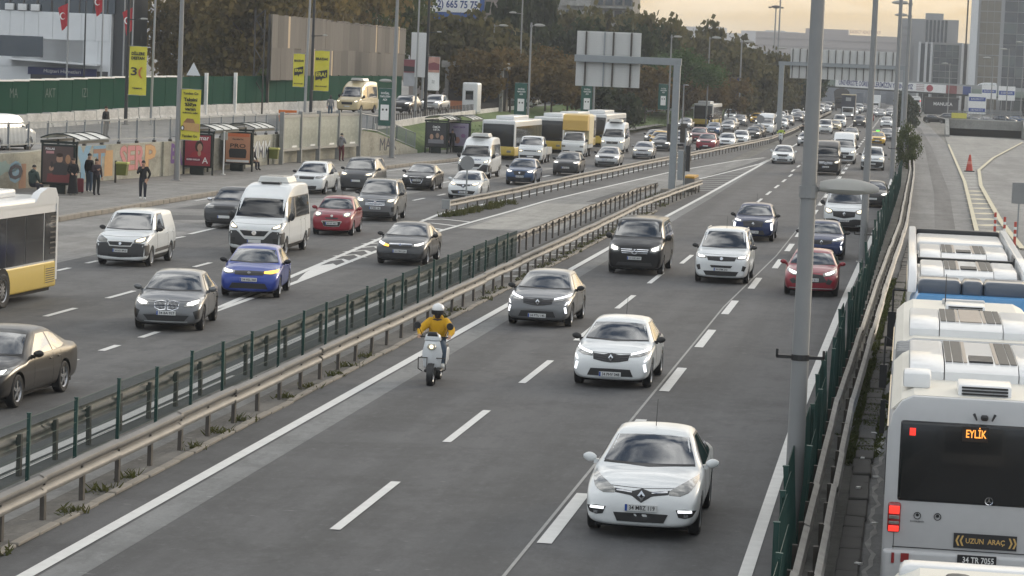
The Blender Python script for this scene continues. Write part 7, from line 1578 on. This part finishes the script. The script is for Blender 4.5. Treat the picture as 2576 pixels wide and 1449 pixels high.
mk('base_wall', wall_strip('w', [(upx(y_) + .3, y_) for y_ in (197, 230, 260, 307)], 2.0, [2.42, 2.62, 2.7, 2.7], .2, WWALL, pf).data.copy(), None, pf); bpy.data.objects.remove(bpy.data.objects['w'])
for (lb, x_, y_) in [('orange roadworks barrier on the side street', -46.6, 204)]:
    t = thing('work_barrier', lb, 'barrier', (x_, y_, 2.1)); mk('panel', rbox(-.7, .7, -.05, .05, .3, .9, .03), C_ORANGE, t); mk('foot', MB().box(-.6, -.5, -.25, .25, 0, .35).box(.5, .6, -.25, .25, 0, .35), C_ORANGE, t)

# ---- buildings
WCLAD = M('white_cladding', (.66, .68, .69), .4, .1, var=.06, scale=1.); DGLS = M('dark_curtain_glass', (.012, .022, .03), .08, spec=.9, var=.5, scale=.6); SEAM = M('seam_grey', (.2, .21, .22), .6)
def windows_grid(b, x0, x1, z0, z1, nx, nz, y, mat, gx=.15, gz=.3, th=.06):
    w = (x1 - x0) / nx; h = (z1 - z0) / nz; me = MB().box(gx / 2, w - gx / 2, -th, 0, gz / 2, h - gz / 2).mesh('window'); me.materials.append(mat)
    for i in range(nx):
        for j in range(nz): mk('window', me, None, b, (x0 + i * w, y, z0 + j * h))
b = thing('office_building', 'white clad office building with dark glass upper floor and flags', 'building', (-78.6, 246, 2.0), .1)
mk('wall', MB().box(-12, 5.4, 0, 14, 0, 8.2), WCLAD, b)
for k in range(13): mk('cladding_panel', MB().box(-12 + k * 1.33, -10.7 + k * 1.33, -.06, 0, 5.7, 8.15), WCLAD, b)
for k in range(5): mk('cladding_panel', MB().box(-1.1 + k * 1.33, -5.1 + k * 1.33, -.06, 0, 3.1, 5.66), WCLAD, b)
mk('upper_floor', MB().box(-12, 5.6, .3, 14, 8.2, 16), DGLS, b)
for k in range(14): mk('mullion', MB().box(-12 + k * 1.3, -11.9 + k * 1.3, .18, .3, 8.2, 16), STEELD, b)
mk('side_tower', MB().box(5.4, 6.6, 1.0, 12, 0, 16), M('tower_dark', (.05, .055, .06), .5), b)
mk('big_window', MB().box(-12, -.9, -.09, .1, 4.0, 5.9), DGLS, b); mk('ground_floor', MB().box(-2, 5.2, -.04, .1, .3, 2.9), M('shop_dark', (.06, .06, .065), .5), b)
sgn = mk('sign_band', MB().box(-2.2, 4.2, -.3, -.1, 2.4, 3.1), M('sign_navy', (.02, .03, .12), .5), b); text('Müşteri Hizmetleri', .45, WHITEP, sgn, (1.0, -.31, 2.75), 0, .005)
mk('canopy', MB().prism([(-4.0, 3.7), (4.6, 3.4), (4.6, 3.55), (-4.0, 3.85)], 'y', -2.2, 0), WCLAD, b)
for k in range(3): mk('air_conditioner', rbox(-4.5 + k * 1.2, -3.7 + k * 1.2, -.3, .2, 8.25, 8.85, .04), BUSW, b)
t = thing('road_sign', 'white triangular sign back behind the green site fence', 'road sign', (-54.3, 205, 3.0)); mk('sign_plate', MB().prism([(-.55, 2.3), (.55, 2.3), (0, 3.3)], 'y', -.03, 0), BUSW, t); mk('post', MB().tube((0, .04, -.9), (0, .04, 2.5), .04), STEEL, t)
b = thing('billboard_building', 'beige building with a big blue phone number billboard', 'building', (-55, 335, 2.4)); mk('wall', MB().box(-6.5, 5.5, 1, 12, 0, 17), M('beige_render', (.3, .26, .235), .8, var=.15), b)
bb = mk('billboard', MB().box(-5.5, 2.6, .4, .9, 9.6, 16), M('billboard_blue', (.03, .09, .30), .5), b); mk('number_panel', rbox(-4.9, 2.1, .3, .4, 10.75, 12.7, .3), WHITEP, bb); text('(212) 665 75 75', 1.25, M('billboard_ink', (.02, .05, .2), .5), bb, (-1.3, .28, 11.7), 0, .01, .03, width=6.3)
b = thing('apartment_tower', 'unfinished concrete apartment tower behind the trees', 'building', (-64, 452, 2.4)); mk('wall', MB().box(0, 11.5, 0, 14, 0, 26), CON, b); mk('wing', MB().box(11.5, 18, 2.0, 14, 0, 26), M('tower_frame', (.2, .19, .17), .8), b)
for fl in range(8):
    z_ = 3 + fl * 2.9
    for k in range(3): mk('window', MB().box(.8 + k * 3.2, 2.4 + k * 3.2, -.08, .02, z_ + .7, z_ + 2.2), DGLS, b)
    mk('balcony', MB().box(6.4, 11.2, -1.0, 0, z_, z_ + .9), CON, b); mk('floor_slab', MB().box(11.4, 18.2, .9, 2.0, z_ - .1, z_ + .18), CON, b)
    for k in range(4): mk('window', MB().box(11.8 + k * 1.6, 13.0 + k * 1.6, 1.93, 2.02, z_ + .4, z_ + 2.4), DGLS, b)

# ---- trees
BARK = M('bark', (.06, .045, .035), .9, var=.3, scale=5, bump=.2)
LK = dict(plane=leafmat('leaf_plane', (.07, .064, .02), (.26, .19, .07)), green=leafmat('leaf_green', (.04, .06, .018), (.11, .13, .04)), rust=leafmat('leaf_rust', (.075, .058, .024), (.19, .13, .05)), dark=leafmat('leaf_dark', (.02, .032, .018), (.06, .075, .032)), pine=leafmat('leaf_pine', (.035, .075, .024), (.085, .14, .045)), mixed=leafmat('leaf_mixed', (.055, .056, .024), (.15, .13, .055)))
CROWN = {}
def crown_mesh(kind, var, n=4200, leaf=.2, shape='round'):
    k = (kind, var, shape)
    if k in CROWN: return CROWN[k]
    rg = np.random.default_rng(hash((var, shape)) % 1000 + var * 31); nc = 46
    C = rg.normal(size=(nc, 3)); C /= np.linalg.norm(C, axis=1)[:, None]; C *= (rg.uniform(.35, 1, (nc, 1)) ** .6)
    if shape == 'cone': C[:, 2] = rg.uniform(-1, 1, nc); r = np.maximum(.06, (1 - C[:, 2]) / 2); a = rg.uniform(0, 2 * PI, nc); q = rg.uniform(.4, 1, nc) ** .5; C[:, 0] = r * q * np.cos(a); C[:, 1] = r * q * np.sin(a)
    if shape == 'umbrella': C[:, 2] = np.abs(C[:, 2]) * .95 - .35
    sz = rg.uniform(.14, .30, nc); w = sz ** 2; w /= w.sum(); ci = rg.choice(nc, n, p=w)
    P = C[ci] + rg.normal(size=(n, 3)) * sz[ci][:, None] * .62
    A_ = rg.normal(size=(n, 3)); A_ /= np.linalg.norm(A_, axis=1)[:, None]; B_ = np.cross(A_, rg.normal(size=(n, 3))); B_ /= np.linalg.norm(B_, axis=1)[:, None]
    s = (leaf * rg.uniform(.5, 1.25, n) / 4.0)[:, None]
    V = np.stack([P - A_ * s, P + B_ * s * .7, P + A_ * s, P - B_ * s * .7], 1).reshape(-1, 3)
    me = bpy.data.meshes.new('crown'); me.vertices.add(4 * n); me.vertices.foreach_set('co', V.ravel()); me.loops.add(4 * n); me.loops.foreach_set('vertex_index', np.arange(4 * n)); me.polygons.add(n); me.polygons.foreach_set('loop_start', np.arange(n) * 4); me.polygons.foreach_set('loop_total', np.full(n, 4)); me.update(); me.validate()
    me.materials.append(LK[kind]); CROWN[k] = me; return me
def tree(label, x, y, z, h, rx, kind, var=0, shape='round', name='tree', low=.25, n=5200, leaf=.42, group='roadside trees'):
    t = thing(name, label, 'tree', (x, y, z), 0, group); zc_ = h * (1 + low) / 2; rz_ = h * (1 - low) / 2
    mb = MB().tube((0, 0, -.2), (0, 0, h * .75), max(.1, h * .018), h * .005, 8)
    for k in range(6):
        a = k * 1.05 + var; mb.tube((0, 0, h * (low + .02 + k * .06)), (math.cos(a) * rx * .6, math.sin(a) * rx * .6, h * (low + .18 + k * .07)), h * .008, h * .003, 5)
    mk('trunk', mb, BARK, t)
    o = mk('crown', crown_mesh(kind, var % 4, n, leaf * 4 / max(rx, .5), shape), None, t, (0, 0, zc_), (0, 0, var * 1.7)); o.scale = (rx, rx * random.uniform(.85, 1.1), rz_)
    return t
TR = []
def trees(fmt, L, kind, h, rx, **k):
    for i, (w, x, y, *o) in enumerate(L): tree(fmt % w, x, y, o[0] if o else 2.3, h * random.uniform(.93, 1.08) * (o[1] if len(o) > 1 else 1), rx * random.uniform(.9, 1.1), kind, i, **k)
trees('big autumn plane tree behind the green site fence, %s', [('next to the white building', -71.5, 270), ('second from the white building', -67, 262), ('third from the white building', -63.5, 274), ('fourth from the white building', -60.5, 258), ('left of the palm', -58.5, 283), ('right behind the palm', -60.5, 250), ('touching the hoarding frame', -59.6, 266), ('furthest back on the left', -70, 298)], 'plane', 15, 5.2, low=.05, n=6500, leaf=.3)
trees('leafy green tree showing above the wooden hoarding, %s', [('over its left end', -61, 300), ('over its left third', -60, 312), ('over its middle', -61, 316)], 'green', 16, 5., low=.2, n=5500, leaf=.3)
trees('green brown tree between the hoarding and the phone billboard, %s', [('left one', -49.8, 297), ('right one', -47.0, 300), ('behind the gate house', -45.6, 306)], 'mixed', 9.5, 3.6, low=.1, n=4500)
trees('dark conifer near the phone billboard, %s', [('under the blue board', -48.6, 330), ('leftmost by the tower', -52.5, 352), ('tallest by the tower', -50.2, 362), ('right one by the tower', -47.6, 356)], 'dark', 14.5, 3.0, shape='cone', low=.08, n=4500)
trees('rust coloured small tree above the parked cars, %s', [('first from the kiosk', -42.8, 272), ('second from the kiosk', -40.6, 280), ('third from the kiosk', -42.6, 293), ('fourth from the kiosk', -39.6, 300), ('fifth from the kiosk', -37.6, 290, 1.6), ('sixth from the kiosk', -38.6, 312, 1.8), ('last before the gantry sign', -35.8, 303, 1.4)], 'rust', 6.3, 2.9, low=.22, n=3600, leaf=.24)
trees('tall dark tree in front of the concrete tower, %s', [('first from the left', -46, 372), ('second from the left', -43.2, 380), ('third from the left', -40.8, 368), ('fourth from the left', -38.6, 384), ('fifth from the left', -36.0, 374), ('sixth from the left', -33.6, 388)], 'mixed', 11.8, 3.9, low=.02, n=4600)
trees('dense dark tree behind the gantry sign, %s', [('left part', -44, 340), ('centre left', -41, 345), ('centre', -38.5, 338), ('right part', -36.2, 360), ('far right', -34.6, 372)], 'dark', 9.8, 3.6, low=.0, n=4200)
tree('big round dark bush at the park edge under the gantry sign', -31.8, 300, .8, 4.2, 2.7, 'dark', 2, low=-.1, n=4500, leaf=.22, name='bush')
tree('umbrella pine with a wide flat green crown in the park', -28.6, 352, .8, 9.8, 5.6, 'pine', 1, 'umbrella', low=.3, n=9000, leaf=.24)
trees('autumn tree on the park slope below the umbrella pine, %s', [('leftmost', -31.4, 330, .9), ('second', -29.6, 366, .7), ('third', -26.6, 372, .5), ('fourth', -27.8, 388, .6), ('rightmost', -24.6, 380, .4)], 'rust', 6.6, 2.6, low=.2, n=3200, leaf=.24)
trees('dark tree right of the umbrella pine, %s', [('nearest', -25.8, 405, .5), ('second', -23.8, 420, .5), ('third', -25.4, 440, .6), ('fourth', -22.0, 446, .4), ('fifth', -21.6, 476, .4), ('sixth', -19.8, 505, .3), ('last', -22.8, 520, .4)], 'mixed', 10.2, 3.4, low=.05, n=3800)
trees('tall tree on the skyline above the umbrella pine, %s', [('left', -34, 420, 1.), ('middle', -30.6, 432, 1.), ('right', -27.4, 450, .8)], 'mixed', 12.5, 4.0, low=.1, n=3800)
tree('round clipped tree standing alone before the overpass', -18.6, 500, .2, 9.0, 3.2, 'dark', 3, low=.22, n=5200, leaf=.26)
tree('small tree left of the round clipped tree', -21.2, 496, .2, 8.6, 2.2, 'dark', 1, low=.1, n=3000)
tree('leafy shrub growing through the barrier round the last lamp post', .1, 226, 0, 3.6, 1.15, 'green', 1, low=.0, n=3800, leaf=.12, name='shrub')
trees('dark shrub in the narrow strip by the busway, %s', [('nearer one', -.4, 415, 0), ('farther one', -.2, 470, 0), ('last one', -.9, 540, 0)], 'dark', 4.4, 1.6, low=-.1, n=2200, name='shrub', leaf=.2)
# palm
t = thing('palm', 'bushy green palm left of the wooden hoarding', 'palm', (-54.2, 231, 2.3)); mk('trunk', MB().tube((0, 0, -.3), (0, 0, 2.6), .3, .24, 10), BARK, t)
mb = MB(); rg = np.random.default_rng(4)
for k in range(46):
    a = rg.uniform(0, 2 * PI); e = rg.uniform(-.2, 1.1); L_ = rg.uniform(1.4, 2.1); pts = []
    for i in range(7):
        u = i / 6; r = L_ * u * math.cos(e) + .05; pts.append(Vector((math.cos(a) * r, math.sin(a) * r, 2.6 + L_ * u * math.sin(e) - .75 * u * u)))
    sd = Vector((-math.sin(a), math.cos(a), 0))
    for i in range(6):
        for s_ in (1, -1):
            w_ = .34 * math.sin(PI * (i + .8) / 7.5); mb.add([pts[i], pts[i + 1], pts[i + 1] + sd * s_ * w_ + Vector((0, 0, -.12)), pts[i] * .6 + pts[i + 1] * .4 + sd * s_ * w_ + Vector((0, 0, -.16))], [(0, 1, 2, 3)])
mk('crown', mb.raw('c'), LK['green'], t)
# grass tufts on the bank
sp = []
for k in range(500):
    y_ = random.uniform(212, 420); a_, b_ = bank_x(y_); tt = random.uniform(.35, 1); sp.append((a_ + (b_ - a_) * tt, y_, UP(y_) * (1 - tt) ** 1.1 + .22 * tt))
weeds('grass', 'short grass on the park bank beside the left carriageway', sp, .22, 22, leafmat('grass_blades', (.035, .075, .014), (.09, .13, .03)), 1.2)
# ================================================================== far end: overpass, towers, underpass, hills
t = thing('overpass', 'grey green road overpass crossing the far end of the motorway', 'bridge', (0, 622, 0))
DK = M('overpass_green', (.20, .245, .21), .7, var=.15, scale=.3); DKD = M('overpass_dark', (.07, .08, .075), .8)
def dz(x): return 5.75 - .022 * x
def slab(nm, x0, x1, y0, y1, a, b, m): return mk(nm, MB().prism([(x0, dz(x0) + a), (x1, dz(x1) + a), (x1, dz(x1) + b), (x0, dz(x0) + b)], 'y', y0, y1), m, t)
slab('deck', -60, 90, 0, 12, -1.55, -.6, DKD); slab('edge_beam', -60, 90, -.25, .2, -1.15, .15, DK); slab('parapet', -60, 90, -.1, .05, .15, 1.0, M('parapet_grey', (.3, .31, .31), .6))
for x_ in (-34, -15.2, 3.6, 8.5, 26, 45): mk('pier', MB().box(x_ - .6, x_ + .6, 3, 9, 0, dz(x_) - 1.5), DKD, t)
for k in range(40): mk('parapet_post', MB().box(-59 + k * 3.7, -58.85 + k * 3.7, -.14, -.1, dz(-59 + k * 3.7) + .15, dz(-59 + k * 3.7) + 1.05), STEEL, t)
bn = thing('bridge_banner', 'long white banner with blue lettering hung on the overpass', 'banner', (0, 621.6, 0))
def bpanel(nm, x0, x1, m, d=0.): return mk(nm, MB().prism([(x0, dz(x0) - 1.2), (x1, dz(x1) - 1.2), (x1, dz(x1) + .62), (x0, dz(x0) + .62)], 'y', -.06 - d, -.02 - d), m, bn)
bpanel('banner_cloth', -16.6, 13.6, WHITEP); bpanel('banner_picture', 8.0, 10.4, M('pic_red', (.22, .06, .06), .6), .05); bpanel('banner_picture', 10.4, 11.7, M('pic_pale', (.4, .36, .34), .6), .05); bpanel('banner_picture', 11.7, 13.5, M('pic_blue', (.04, .07, .22), .6), .05)
o = text('ÜNİVERSİTE ÖĞRENCİLERİMİZİN YANINDAYIZ', 1.5, M('banner_navy', (.02, .03, .16), .6), bn, (-7.6, -.1, dz(-7.6) - .3), 0, .01, .03, width=16.5); o.rotation_euler[1] = .022
mk('banner_logo', MB().lathe([(0, -.12), (.75, -.12), (.75, 0)], 18, 'y', (4.4, 0, dz(4.4) - .3)), M('logo_red', (.35, .04, .06), .6), bn)
for k in range(4): mk('banner_line', MB().box(1.4, 3.2, -.1, -.07, dz(2) - .9 + k * .38, dz(2) - .72 + k * .38), M('logo_grey', (.4, .3, .3), .6), bn)
r = far_car('white minibus crossing the overpass at right', 14.5, 626, 'bigvan', 'w', -PI / 2, HLOFF)[0]; r.location.z = 4.6
SB = M('sign_blue', (.02, .06, .28), .5)
def board(label, x, y, z0, z1, w, bands, legs=True):
    b = thing('direction_sign', label, 'road sign', (x, y, 0)); mk('sign_face', bevel(MB().box(-w / 2, w / 2, -.05, .05, z0, z1).mesh('s'), .02, 1), WHITEP, b)
    for (a, c, m, s) in bands:
        q = mk('sign_band', MB().box(-w / 2 + .12, w / 2 - .12, -.07, -.05, z0 + a, z0 + c), m, b)
        if s: text(s, (c - a) * .7, WHITEP, q, (0, -.075, z0 + (a + c) / 2), 0, .003, width=w * .7)
    if legs: mk('post', MB().tube((-w * .3, .1, 0), (-w * .3, .1, z0 + .2), .08).tube((w * .3, .1, 0), (w * .3, .1, z0 + .2), .08), STEEL, b)
    return b
board('white sign with two blue bands beside the ramp at right', 11.0, 455, 2.0, 5.3, 2.9, [(2.1, 2.75, SB, 'BAKIRKÖY'), (.35, .95, SB, 'SEFAKÖY')])
board('white and blue direction board on the overpass, left of two', 17.2, 610, 3.6, 6.6, 3.2, [(1.3, 2.0, SB, 'BAĞCILAR')]); board('white and blue direction board on the overpass at the right picture edge', 21.0, 610, 3.4, 6.5, 3.6, [(1.2, 2.1, SB, 'ESENLER')])
# underpass mouth, ramp walls and railing
u = thing('underpass', 'concrete underpass mouth with a dark opening beyond the ramp', 'underpass', (10.6, 372, 0))
mk('lintel', MB().box(-5.2, 4.6, 0, 3, .95, 2.15), CON, u); mk('opening', MB().box(-5.0, 4.4, .25, 6, -.02, .96), DARK, u); mk('side_wall', MB().prism([(-14, 0), (0, 0), (0, 2.3), (-14, .3)], 'x', 4.5, 5.0), CON, u); mk('side_wall', MB().prism([(-12, 0), (0, 0), (0, 2.2), (-12, .3)], 'x', -5.7, -5.2), CON, u); mk('abutment', MB().box(-5.6, -5.1, -.2, 3, 0, 2.2).box(4.4, 5.2, -.2, 3, 0, 2.4), CON, u)  # the opening is a solid block, shade inside the mouth painted as black
mk('warning_arrow', MB().box(-5.55, -5.15, -.26, -.2, .8, 1.5), M('arrow_yellow', (.6, .6, .15), .5), u); mk('advert', MB().box(-4.9, -2.9, -.2, -.1, 2.3, 3.0), M('advert_yellow', (.6, .55, .1), .5), u)
fr = mk('railing', MB().box(-5.2, 4.6, .3, .36, 3.2, 3.28).box(-5.2, 4.6, .3, .36, 2.2, 2.28), RAILG, u); bm_ = MB().box(-.02, .02, .3, .36, 2.2, 3.25).mesh('baluster'); bm_.materials.append(RAILG)
for k in range(49): mk('baluster', bm_, None, fr, (-5.2 + k * .2, 0, 0))
# cone, bollards
c = thing('traffic_cone', 'tall red traffic cone standing alone on the striped island', 'traffic cone', (5.1, 225, .02)); CR_ = M('cone_red', (.45, .06, .04), .6); mk('base', rbox(-.42, .42, -.42, .42, 0, .07, .03), STEELD, c); mk('body', smooth(MB().lathe([(.3, .06), (.07, 1.35), (0, 1.38)], 18, 'z').mesh('c'), 50), CR_, c); mk('band', smooth(MB().lathe([(.207, .6), (.165, .85)], 18, 'z').mesh('c'), 50), M('cone_band', (.55, .2, .16), .6), c)
for k, (x_, y_, w_) in enumerate([(4.32, 131.5, 'farthest of the three'), (4.62, 127.5, 'middle of the three'), (4.95, 123.5, 'nearest of the three')]):
    b = thing('flexible_bollard', 'red flexible bollard at the island tip behind the coach, ' + w_, 'bollard', (x_, y_, .02), 0, 'red bollards'); mk('base', MB().tube((0, 0, 0), (0, 0, .05), .14), BLACK, b); mk('stem', MB().tube((0, 0, .05), (0, 0, 1.15), .065, .06, 12), CR_, b)
    for z_ in (.5, .8): mk('band', MB().tube((0, 0, z_), (0, 0, z_ + .12), .068, .068, 12), WHITEP, b)
# ---- towers on the right
GT = [M('curtain_%d' % i, c, .12, spec=.8, var=.4, scale=.5) for i, c in enumerate([(.03, .036, .04), (.07, .085, .08), (.045, .05, .055)])]; GREYC = M('tower_cladding', (.33, .335, .34), .5, var=.06)
b = thing('glass_office', 'grey office block with vertical glass strips at the far right', 'building', (0, 700, 0)); mk('wall', MB().box(-3.2, 11.3, 0, 30, 0, 22.4), GREYC, b); mk('roof_plant', MB().box(3, 7.5, 4, 12, 22.4, 24), GREYC, b)
for k in range(6): mk('window_strip', MB().box(3.2 + k * .95, 3.75 + k * .95, -.1, .02, 12.5, 22.2), GT[0], b)
for k in range(5): mk('louvre', MB().box(-2.6, -.2, -.3, -.05, 12.5 + k * 1.9, 12.8 + k * 1.9), GREYC, b)
b = thing('glass_office', 'lower glass fronted office block with striped floors at far right', 'building', (0, 680, 0)); mk('wall', MB().box(.6, 14.6, 0, 18, 0, 16.4), GREYC, b)
for k in range(9):
    for i in range(4): mk('window', MB().box(5.4 + i * 1.5, 6.85 + i * 1.5, -.08, .02, 1.4 + k * 1.62, 2.9 + k * 1.62), GT[(k * 2 + i) % 3 if (k + i) % 5 else 1], b)
for x_ in (1.6, 3.2, 4.5, 12.0, 13.4): mk('pilaster', MB().box(x_, x_ + .55, -.5, 0, 0, 16.4), BUSW, b)
for x_ in (2.2, 3.8, 12.7): mk('window_strip', MB().box(x_, x_ + .9, -.1, .02, .5, 16), GT[0], b)
b = thing('glass_tower', 'tall tan and dark glass tower cut by the top right corner', 'building', (0, 640, 0)); mk('wall', MB().box(14.4, 46, 0, 30, 0, 62), GREYC, b)
mk('fin', MB().box(13.0, 14.6, -1.0, 1, 0, 62), BUSW, b); mk('fin', MB().box(12.0, 12.35, -1.5, -1, 0, 62), STEELD, b)
TAN = M('tan_glass', (.17, .15, .115), .2, spec=.6, var=.3, scale=.8)
for k in range(24):
    for i in range(3): mk('window', MB().box(15.2 + i * 1.55, 16.65 + i * 1.55, -.08, .02, 1 + k * 2.5, 3.3 + k * 2.5), TAN, b)
    for i in range(3): mk('window', MB().box(20.6 + i * 3.0, 23.5 + i * 3.0, -.12, .02, 1 + k * 2.5, 3.35 + k * 2.5), GT[(k + i) % 3], b)
# courthouse-like long block and grey block in the haze
FARC = M('far_render', (.34, .31, .30), .9); FARB = M('far_blue', (.2, .22, .25), .8)
b = thing('long_block', 'long pale mauve block on the hazy skyline behind the far gantry', 'building', (0, 1300, 0)); mk('wall', MB().box(-73, -3.5, 0, 60, 0, 26.5), FARC, b); mk('roof_storey', MB().box(-50, -30, 5, 30, 26.5, 29), FARC, b)
for k in range(7): mk('floor_line', MB().box(-73, -3.5, -.3, 0, 3 + k * 3.4, 3.5 + k * 3.4), M('far_line', (.27, .25, .25), .9), b)
text('BAKIRKÖY ADALET SARAYI', 2.4, M('far_sign', (.32, .17, .17), .8), b, (-22, -1, 28), 0, .05, width=14)
b = thing('sign_building', 'blue grey glass block with a dark name band in front of the skyline block', 'building', (0, 900, 0)); mk('wall', MB().box(-47, -3, 0, 40, 0, 12.8), FARB, b); sb_ = mk('name_band', MB().box(-38, -6, -.4, 0, 11.6, 13.6), M('band_dark', (.08, .09, .11), .7), b); text('İSTANBUL EĞİTİM', 1.7, WHITEP, sb_, (-27, -.5, 12.6), 0, .02, width=14); text('İSTANBUL', 1.5, WHITEP, sb_, (-11, -.5, 12.6), 0, .02, width=8)
for k in range(8): mk('window', MB().box(-46 + k * 1.1, -45.2 + k * 1.1, -.2, 0, 2, 10.5), GT[2], b)
for k, (x_, y_, h_) in enumerate([(-52, 980, 14), (-60, 1100, 15), (4, 1000, 17), (30, 1100, 20)]):
    b = thing('distant_block', ['small hazy block left of the blue grey block', 'second hazy block above the skyline trees', 'hazy block with a pale dome right of the far gantry', 'hazy block behind the right towers'][k], 'building', (x_, y_, 0)); mk('wall', MB().box(-7, 7, 0, 20, 0, h_), FARC, b); mk('roof', MB().box(-7.3, 7.3, -.3, 20, h_, h_ + .6), FARB, b)
# flood light masts
for k, (x_, y_, h_) in enumerate([(-33.5, 700, 26), (-36.5, 740, 24.5)]):
    m_ = thing('floodlight_mast', ['taller of the two floodlight masts against the yellow sky', 'shorter of the two floodlight masts against the yellow sky'][k], 'mast', (x_, y_, 0)); mk('pole', MB().tube((0, 0, 0), (0, 0, h_), .3, .18, 10), POLE, m_); mk('crown', MB().lathe([(.3, h_), (1.3, h_ + .3), (1.2, h_ + .7), (.3, h_ + .9)], 10, 'z'), STEELD, m_)
    for q in range(4): mk('lamp_head', rbox(math.cos(q * PI / 2) * 1.6 - .4, math.cos(q * PI / 2) * 1.6 + .4, math.sin(q * PI / 2) * 1.6 - .4, math.sin(q * PI / 2) * 1.6 + .4, h_ + .1, h_ + .5, .1), STEELD, m_)
for k, (x_, y_, h_) in enumerate([(12.2, 420, 11), (16.2, 470, 13), (7.2, 520, 10.5), (20.6, 520, 15)]):
    lamp_post(['thin far lamp post left of the ramp sign', 'thin far lamp post right of the ramp sign', 'thin far lamp post before the lower glass block', 'thin far lamp post at the right picture edge'][k], x_, y_, 0, h_, .09, [(h_ - .2, PI, .4, 1.2, .35)], POLE)
b = thing('shop_block', 'dark low shop front with a white MANUKA sign under the overpass', 'building', (6.5, 590, 0)); mk('wall', MB().box(-3.2, 3.8, 0, 8, 0, 3.6), M('shop_char', (.035, .036, .04), .7), b); text('MANUKA', 1.0, WHITEP, b, (.6, -.1, 2.2), 0, .01, .02, width=4.0); mk('awning', MB().box(-3.4, 4.0, -.6, 0, 3.3, 3.6), STEELD, b)
for k in range(7): far_car(['dark car parked beyond the underpass railing, %s' % q for q in ('leftmost', 'second', 'third', 'fourth', 'fifth', 'sixth', 'rightmost')][k], 5.8 + k * 3.0, 470 + (k % 3) * 14, ('hatch', 'suv', 'sedan')[k % 3], 'kdgskbd'[k], 1.3 + (k % 2) * .3, HLOFF)
hedge = [(-7 + random.uniform(-60, 60), random.uniform(700, 900), 0) for k in range(10)]
# hills with the city skyline
HM = M('hill_haze', (.2, .19, .19), .95)
v = []; f = []; n = 60
for i in range(n + 1):
    x_ = -900 + i * 30; h_ = 40 + 10 * math.sin(i * .35 + 1) + 6 * math.sin(i * .9) - max(0, (x_ + 200) * .02); v += [(x_, 3000, -5), (x_, 3000, max(12, h_)), (x_, 3600, max(12, h_) + 6)]
for i in range(n): f += [(3 * i, 3 * i + 3, 3 * i + 4, 3 * i + 1), (3 * i + 1, 3 * i + 4, 3 * i + 5, 3 * i + 2)]
struct('hills', MB().add(v, f), HM)
mb = MB(); rg = np.random.default_rng(9)
for k in range(170):
    x_ = rg.uniform(-520, 250); w_ = rg.uniform(8, 22); h_ = rg.uniform(38, 56) - max(0, (x_ + 200) * .03); mb.box(x_, x_ + w_, 2960 - rg.uniform(0, 60), 2990, 0, h_)
o = mk('far_city', mb, M('far_city_mat', (.3, .3, .31), .9)); tag(o, 'hazy blocks of the far city along the skyline', 'city', kind='stuff')
mb = MB()
for k in range(90):
    x_ = rg.uniform(-60, 60); y_ = rg.uniform(700, 860); w_ = rg.uniform(2, 6); mb.box(x_, x_ + w_, y_, y_ + 4, 0, rg.uniform(2, 6))
o = mk('far_street', mb, FARB); tag(o, 'muddle of low far structures seen under the overpass', 'city', kind='stuff')
# ================================================================== haze
hz = mk('haze', MB().box(-1200, 1200, -60, 4200, -8, 75), None); hz['kind'] = 'stuff'; hz['label'] = 'thin evening haze over the whole place'
hm = bpy.data.materials.new('haze_air'); hm.use_nodes = True; ht = hm.node_tree; ht.nodes.clear()
ho = ht.nodes.new('ShaderNodeOutputMaterial'); hv = ht.nodes.new('ShaderNodeVolumePrincipled')
hv.inputs['Color'].default_value = (.82, .86, .92, 1); hv.inputs['Density'].default_value = .00026; hv.inputs['Anisotropy'].default_value = .2
ht.links.new(hv.outputs[0], ho.inputs['Volume']); hz.data.materials.append(hm)
bpy.data.scenes.remove(TMP)
